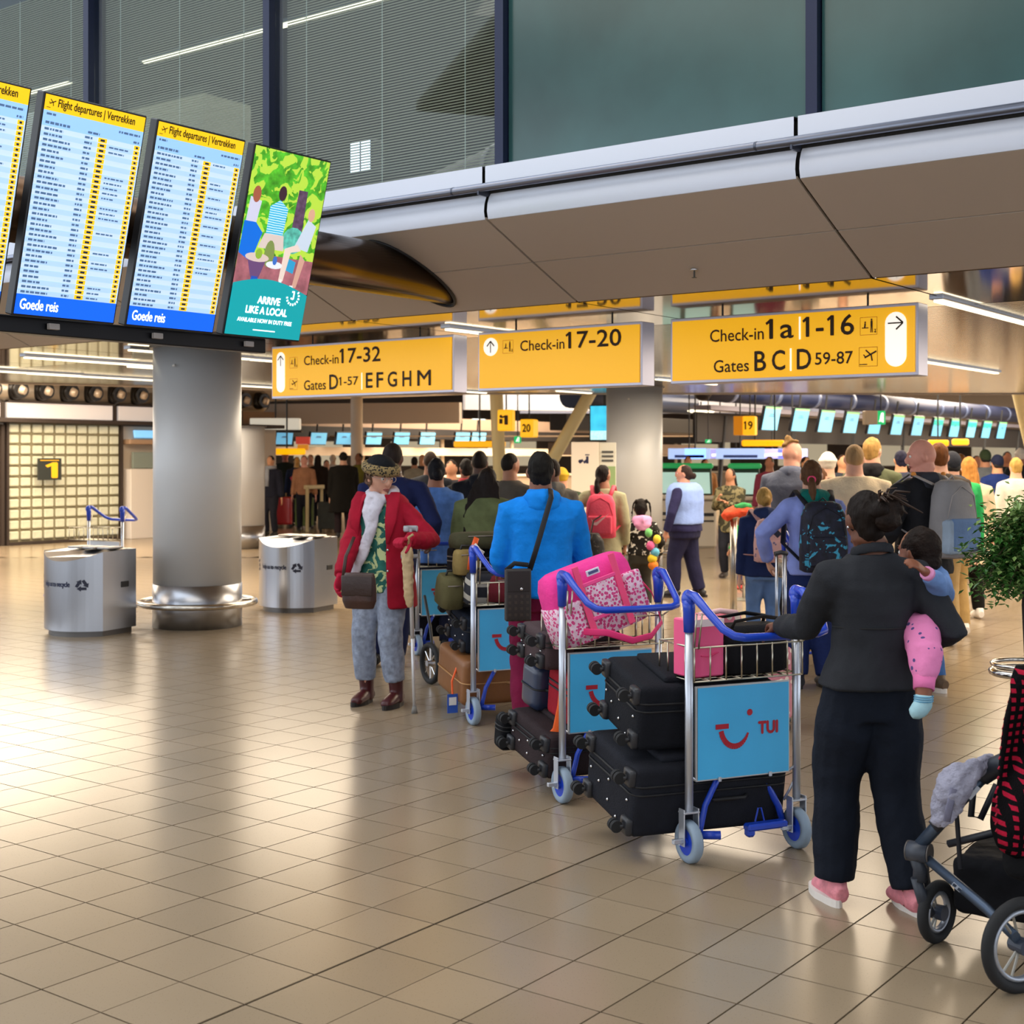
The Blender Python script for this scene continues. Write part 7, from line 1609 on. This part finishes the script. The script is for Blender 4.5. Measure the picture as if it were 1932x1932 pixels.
bm = nb(); tube(bm, [(-.012, 0, .565), (.028, 0, .575), (.068, 0, .565)], .014, n=10); obj('grip', bm, M('#2a2a2e', .5), t, smooth=True)
t = thing('patterned_bag', 'black patterned bag hanging left of the sage coat girl', 'bag', AT(1120, 13.6, ZH(1068, 13.6)))
bm = nb(); tube(bm, [(0, 0, 0), (0, 0, .1), (0, 0, .25), (0, 0, .33)], [(.10, .05), (.12, .07), (.10, .06), (.05, .03)], n=18); soften(obj('body', bm, M('#1c1a1c', .6, pat=('camo', '#5a5450', 18, .6)), t), .012, 2, .01, .05)
bm = nb(); tube(bm, [(-.03, 0, .32), (0, .02, .45), (.08, .05, .5)], .008, n=6); obj('carry_strap', bm, BLACKP, t)
# --- ficus in a steel pot ring at the right edge
PP = V(((1938-966)/FPX*6.2, 6.2, 0))
t = thing('potted_ficus', 'bushy green ficus with glossy leaves on a dark stem at the right edge', 'plant', PP)
bm = nb(); tube(bm, [(0, 0, .3), (.01, 0, .6), (-.01, 0, 1.0), (0, 0, 1.4)], [.02, .017, .015, .01], n=8); obj('stem', bm, M('#2a211c', .8), t, smooth=True)
bm = nb(); tube(bm, [(.15*math.cos(2*PI*i/32), .15*math.sin(2*PI*i/32), .70) for i in range(32)], .017, n=10, closed=True, cap=False); tube(bm, [(.15*math.cos(2*PI*i/32), .15*math.sin(2*PI*i/32), .735) for i in range(32)], .010, n=10, closed=True, cap=False); obj('planter_ring', bm, M('#cfc8c0', .15, 1), t, smooth=True)
bm = nb(); tube(bm, [(0, 0, 0), (0, 0, .02), (0, 0, .03), (0, 0, .66), (0, 0, .69)], [.13, .13, .045, .05, .12], n=20); obj('planter_pedestal', bm, STEEL, t, smooth=True)
r_ = random.Random(21); bm = nb(); br = nb()
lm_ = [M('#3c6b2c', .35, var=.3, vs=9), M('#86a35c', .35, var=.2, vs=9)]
tips = []
for i in range(60):
    a = r_.uniform(0, 2*PI); el = r_.uniform(-.6, 1.4); L = r_.uniform(.10, .24)
    s0 = V((0, 0, r_.uniform(1.12, 1.34))); d = V((math.cos(a)*math.cos(el), math.sin(a)*math.cos(el), math.sin(el)))
    e = s0+d*L; e2 = e+V((d.x*.03, d.y*.03, -.06)); tube(br, [s0, (s0+e)/2+V((0, 0, .03)), e, e2], [.005, .004, .002, .001], n=4); tips.append((s0, e, e2))
obj('branches', br, M('#4a3a28', .8), t)
for s0, e, e2 in tips:
    for j in range(95):
        f = r_.uniform(.15, 1.12); p = s0+(e-s0)*min(f, 1)+(e2-e)*max(0, f-1)*6; p = p+V((r_.gauss(0, .038), r_.gauss(0, .038), r_.gauss(0, .038)))
        a = r_.uniform(0, 2*PI); dz = r_.uniform(-1.0, .1); d = V((math.cos(a), math.sin(a), dz)).normalized(); w = d.cross(V((0, 0, 1))).normalized(); up = w.cross(d); L = r_.uniform(.030, .050); wd = L*.24
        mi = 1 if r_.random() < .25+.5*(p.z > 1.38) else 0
        v = [bm.verts.new(q) for q in (p, p+d*L*.45+w*wd+up*.004, p+d*L, p+d*L*.45-w*wd+up*.004)]; m_ = bm.verts.new(p+d*L*.5-up*.003)
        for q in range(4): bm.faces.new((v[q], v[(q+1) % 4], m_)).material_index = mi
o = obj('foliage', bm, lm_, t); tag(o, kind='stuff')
# --- pushchair at the lower right
G1_ = GP(1768, 1778); G2_ = V(((1925-966)/FPX*4.28, 4.28, 0))
t = thing('pushchair', 'dark grey pushchair with spoked wheels cut by the right edge', 'pushchair', G1_)
FR = M('#48566a', .35, .6); RIM = M('#aeb4c0', .35, .6)
def pw(px, py, d): return AT(px, d, ZH(py, d))-G1_
def pwheel(c, R_, ax, nm='wheel'):
    ax = ax.normalized(); e1 = V((0, 0, 1)); e2 = ax.cross(e1).normalized(); e1 = e2.cross(ax)
    C_ = lambda r, a: c+e1*r*math.cos(a)+e2*r*math.sin(a)
    bm = nb(); tube(bm, [C_(R_-.017, 2*PI*i/40) for i in range(40)], [.019]*40, n=10, closed=True, cap=False, up=ax); w = obj(nm, bm, RUBBER, t, smooth=True)
    bm = nb(); tube(bm, [C_(R_-.042, 2*PI*i/40) for i in range(40)], [(.013, .009)]*40, n=8, closed=True, cap=False, up=ax); obj('rim', bm, RIM, w, smooth=True)
    bm = nb()
    for i in range(3):
        a = i*2*PI/3+.5
        for s in (-.22, .22): tube(bm, [c+e1*.02*math.cos(a+s)+e2*.02*math.sin(a+s), C_(R_-.045, a+s*.9)], .0045, n=6)
    obj('spoke', bm, M('#9a978f', .4, .5), w)
    bm = nb(); tube(bm, [c-ax*.03, c+ax*.03], .026, n=16); obj('wheel_hub', bm, M('#3a4150', .4), w)
    return w
ax = V((.80, -.60, 0)); 
c1 = V((0, 0, .106)); pwheel(c1, .106, V((.66, -.75, 0)))
c2 = G2_-G1_+V((.0, 0, .148)); pwheel(c2, .148, V((.38, -.92, 0)), 'rear_wheel')
dj = 4.68
jt = pw(1725, 1606, dj)                       # front joint
bm = nb(); tube(bm, [jt+V((0, 0, -.01)), jt+V((.02, 0, -.06)), pw(1735, 1662, dj)], [.022, .024, .024], n=12); tube(bm, [pw(1728, 1655, dj), pw(1742, 1700, dj), c1+V((-.03, -.02, .0))], [.019, .021, .017], n=12); obj('wheel_fork', bm, M('#2f3540', .45), t, smooth=True)
bm = nb(); tube(bm, [jt+V((0, 0, 0))-ax*.02, jt+ax*.05], .034, n=20); obj('fold_joint', bm, M('#3a3f4a', .45), t, smooth=True)
bm = nb(); tube(bm, [jt-ax*-.052, jt+ax*.056], .034, n=20); tube(bm, [jt+V((-.0, -.0, 0))-ax*.024, jt-ax*.018], .034, n=20); obj('joint_cap', bm, M('#57514e', .4), t, smooth=True)
up_ = pw(1862, 1455, 4.55)
bm = nb(); tube(bm, [jt+V((.01, 0, .01)), (jt+up_)/2, up_], [(.019, .026)]*3, n=14); obj('front_tube', bm, FR, t, smooth=True)
bm = nb(); tube(bm, [up_*.92+jt*.08, up_, pw(1892, 1440, 4.5), pw(1950, 1450, 4.4)], [.030, .036, .034, .03], n=14); obj('seat_joint', bm, M('#262b36', .5), t, smooth=True)
lo_ = c2+V((0, -.02, .0)); md_ = pw(1752, 1622, 4.64)
bm = nb(); tube(bm, [md_, pw(1862, 1715, 4.45)*1.0, lo_+V((-.02, 0, .03))], [(.015, .020)]*3, n=12); obj('lower_tube', bm, FR, t, smooth=True)
bm = nb(); tube(bm, [pw(1800, 1500, 4.55), pw(1806, 1550, 4.6), pw(1812, 1640, 4.55)], .008, n=8); tube(bm, [pw(1790, 1592, 4.9), pw(1930, 1558, 4.7)], .014, n=8); tube(bm, [pw(1760, 1560, 4.6), pw(1795, 1535, 4.6)], .022, n=10); obj('brace', bm, M('#23262e', .5), t, smooth=True)
bm = nb(); tube(bm, [pw(1840, 1455, 4.9), pw(1832, 1540, 4.9), pw(1850, 1545, 4.9), pw(1880, 1480, 4.9)], .012, n=8); obj('rear_brace', bm, M('#23262e', .5), t, smooth=True)
# basket
bm = nb(); c = pw(1900, 1650, 4.72); box(bm, (0, 0, 0), (.52, .40, .20), .04, seg=3, mat=Matrix.Translation(c+V((.13, 0, -.03))) @ Matrix.Rotation(-.6, 4, 'Z') @ Matrix.Rotation(.0, 4, 'X')); soften(obj('basket', bm, cloth('#14151a', bs=50), t), .012, 3, .02, .1)
bm = nb(); c = pw(1985, 1560, 4.5); box(bm, (0, 0, 0), (.34, .46, .30), .06, seg=3, mat=Matrix.Translation(c+V((.06, 0, 0))) @ Matrix.Rotation(-.6, 4, 'Z')); soften(obj('seat_unit', bm, cloth('#101114', bs=50), t), .012, 3)
bm = nb(); box(bm, (0, 0, 0), (.035, .004, .014), .001, mat=Matrix.Translation(pw(1805, 1674, 4.47)) @ Matrix.Rotation(.72, 4, 'Y')); obj('frame_badge', bm, M('#b9c2d0', .4), t)
bm = nb(); box(bm, (0, 0, 0), (.05, .004, .014), .001, mat=Matrix.Translation(pw(1832, 1492, 4.545)+V((0, -.03, 0))) @ Matrix.Rotation(-.85, 4, 'Y')); obj('frame_print', bm, M('#cfd8e4', .5), t)
bm = nb(); seg2(bm, (-.018, 0), (-.004, 0), .009, y=-.003); seg2(bm, (.004, 0), (.018, 0), .009, y=-.003); o = obj('badge_print', bm, M('#2a3648', .5), t, loc=pw(1805, 1674, 4.463), rot=(0, .72, 0))
# grey cloth over the pushchair tube
t = thing('grey_cloth', 'crumpled grey knitted cloth hanging over the pushchair tube', 'cloth', G1_)
bm = nb(); tube(bm, [pw(1876, 1438, 4.55), pw(1835, 1450, 4.5), pw(1800, 1470, 4.5), pw(1780, 1500, 4.5), pw(1772, 1540, 4.5), pw(1765, 1557, 4.5)], [(.02, .03), (.035, .035), (.05, .035), (.05, .03), (.042, .022), (.036, .012)], n=16, up=(1, 0, 0))
tube(bm, [pw(1840, 1452, 4.48), pw(1815, 1490, 4.47), pw(1795, 1530, 4.47), pw(1788, 1555, 4.47)], [(.03, .02), (.035, .02), (.03, .016), (.02, .01)], n=12, up=(1, 0, 0)); soften(obj('cloth_body', bm, cloth('#9a9aac', .15, bump=.8, bs=90), t), .007, 1, .045, .05)
bm = nb(); tube(bm, [pw(1800, 1488, 4.455), pw(1792, 1520, 4.45), pw(1786, 1550, 4.45)], [(.012, .004)]*3, n=8); obj('cloth_fold', bm, cloth('#7a7a90'), t, smooth=True)
# plaid blanket
t = thing('plaid_blanket', 'red and black plaid blanket hanging down at the right edge', 'blanket', G1_)
bm = nb(); n = 10; m = 26
L_ = [(1925, 1262), (1908, 1300), (1893, 1360), (1885, 1430), (1880, 1500), (1878, 1560), (1890, 1595), (1915, 1612)]
def li(f):
    x = f*(len(L_)-1); i = min(int(x), len(L_)-2); q = x-i; return L_[i][0]*(1-q)+L_[i+1][0]*q, L_[i][1]*(1-q)+L_[i+1][1]*q
g = []
for i in range(m+1):
    px, py = li(i/m); row = []
    for j in range(n+1):
        s = j/n; d = 4.42-.05*math.sin(s*9+i*.3)-.10*math.sin(s*PI/2)
        row.append(bm.verts.new(pw(px+s*190, py-math.sin(s*1.5)*6, d)))
    g.append(row)
for i in range(m):
    for j in range(n): bm.faces.new((g[i][j], g[i][j+1], g[i+1][j+1], g[i+1][j]))
PLD = M('#0d0b0e', .9, pat=('plaid', '#b01a38', 11, .52), bump=.5, bs=90, spec=.1)
o = obj('blanket_cloth', bm, PLD, t, smooth=True); md = o.modifiers.new('t', 'SOLIDIFY'); md.thickness = .02
bm = nb()
for i in range(0, m+1, 1):
    px, py = li(i/m); a = pw(px+2, py, 4.41); tube(bm, [a, a+V((-.006, -.004, -.008))], .003, n=4)
o = obj('fringe', bm, M('#a01a34', .9), t); tag(o, kind='stuff')

# ================================================================ UNSEEN LIGHT SHAPERS (added pillars behind the camera, added slabs overhead)
pb_ = thing('rear_reflection_pillars', None, None); tag(pb_, kind='structure')  # unseen dark uprights added to give steel surfaces contrast in their reflections
for k in range(7):
    bm = nb(); box(bm, (-15+k*5, -6.5, 4), (1.6, .8, 8), .05); obj('pillar', bm, M('#4c4640', .7), pb_)
bm = nb(); box(bm, (0, -6.6, 8.2), (40, 1.0, .6)); obj('beam', bm, M('#4c4640', .7), pb_)
ac = thing('ceiling_light_blocker', None, None); tag(ac, kind='structure')  # unseen slabs added to cut overhead sky light on the near floor
for k in range(4):
    bm = nb(); box(bm, (0, -5+k*3.1, 8.6), (36, 2.3, .2), .02); obj('blocker_panel', bm, M('#b8b0a6', .7), ac)

# ================================================================ BAKE THE FUSED SURFACES ONCE
bpy.context.view_layer.update()
dg = bpy.context.evaluated_depsgraph_get(); done = {}
for o in BAKE:
    if o.data.name in done: continue
    me = bpy.data.meshes.new_from_object(o.evaluated_get(dg)); done[o.data.name] = me
news = {}
for o in BAKE: news[o] = done[o.data.name]
for o, me in news.items():
    if not me.materials: 
        for mm in o.data.materials: me.materials.append(mm)
    o.modifiers.clear(); o.data = me
    me.name = o.name.split('.')[0]
    me.polygons.foreach_set('use_smooth', [True]*len(me.polygons))
SC.cycles.use_denoising = True
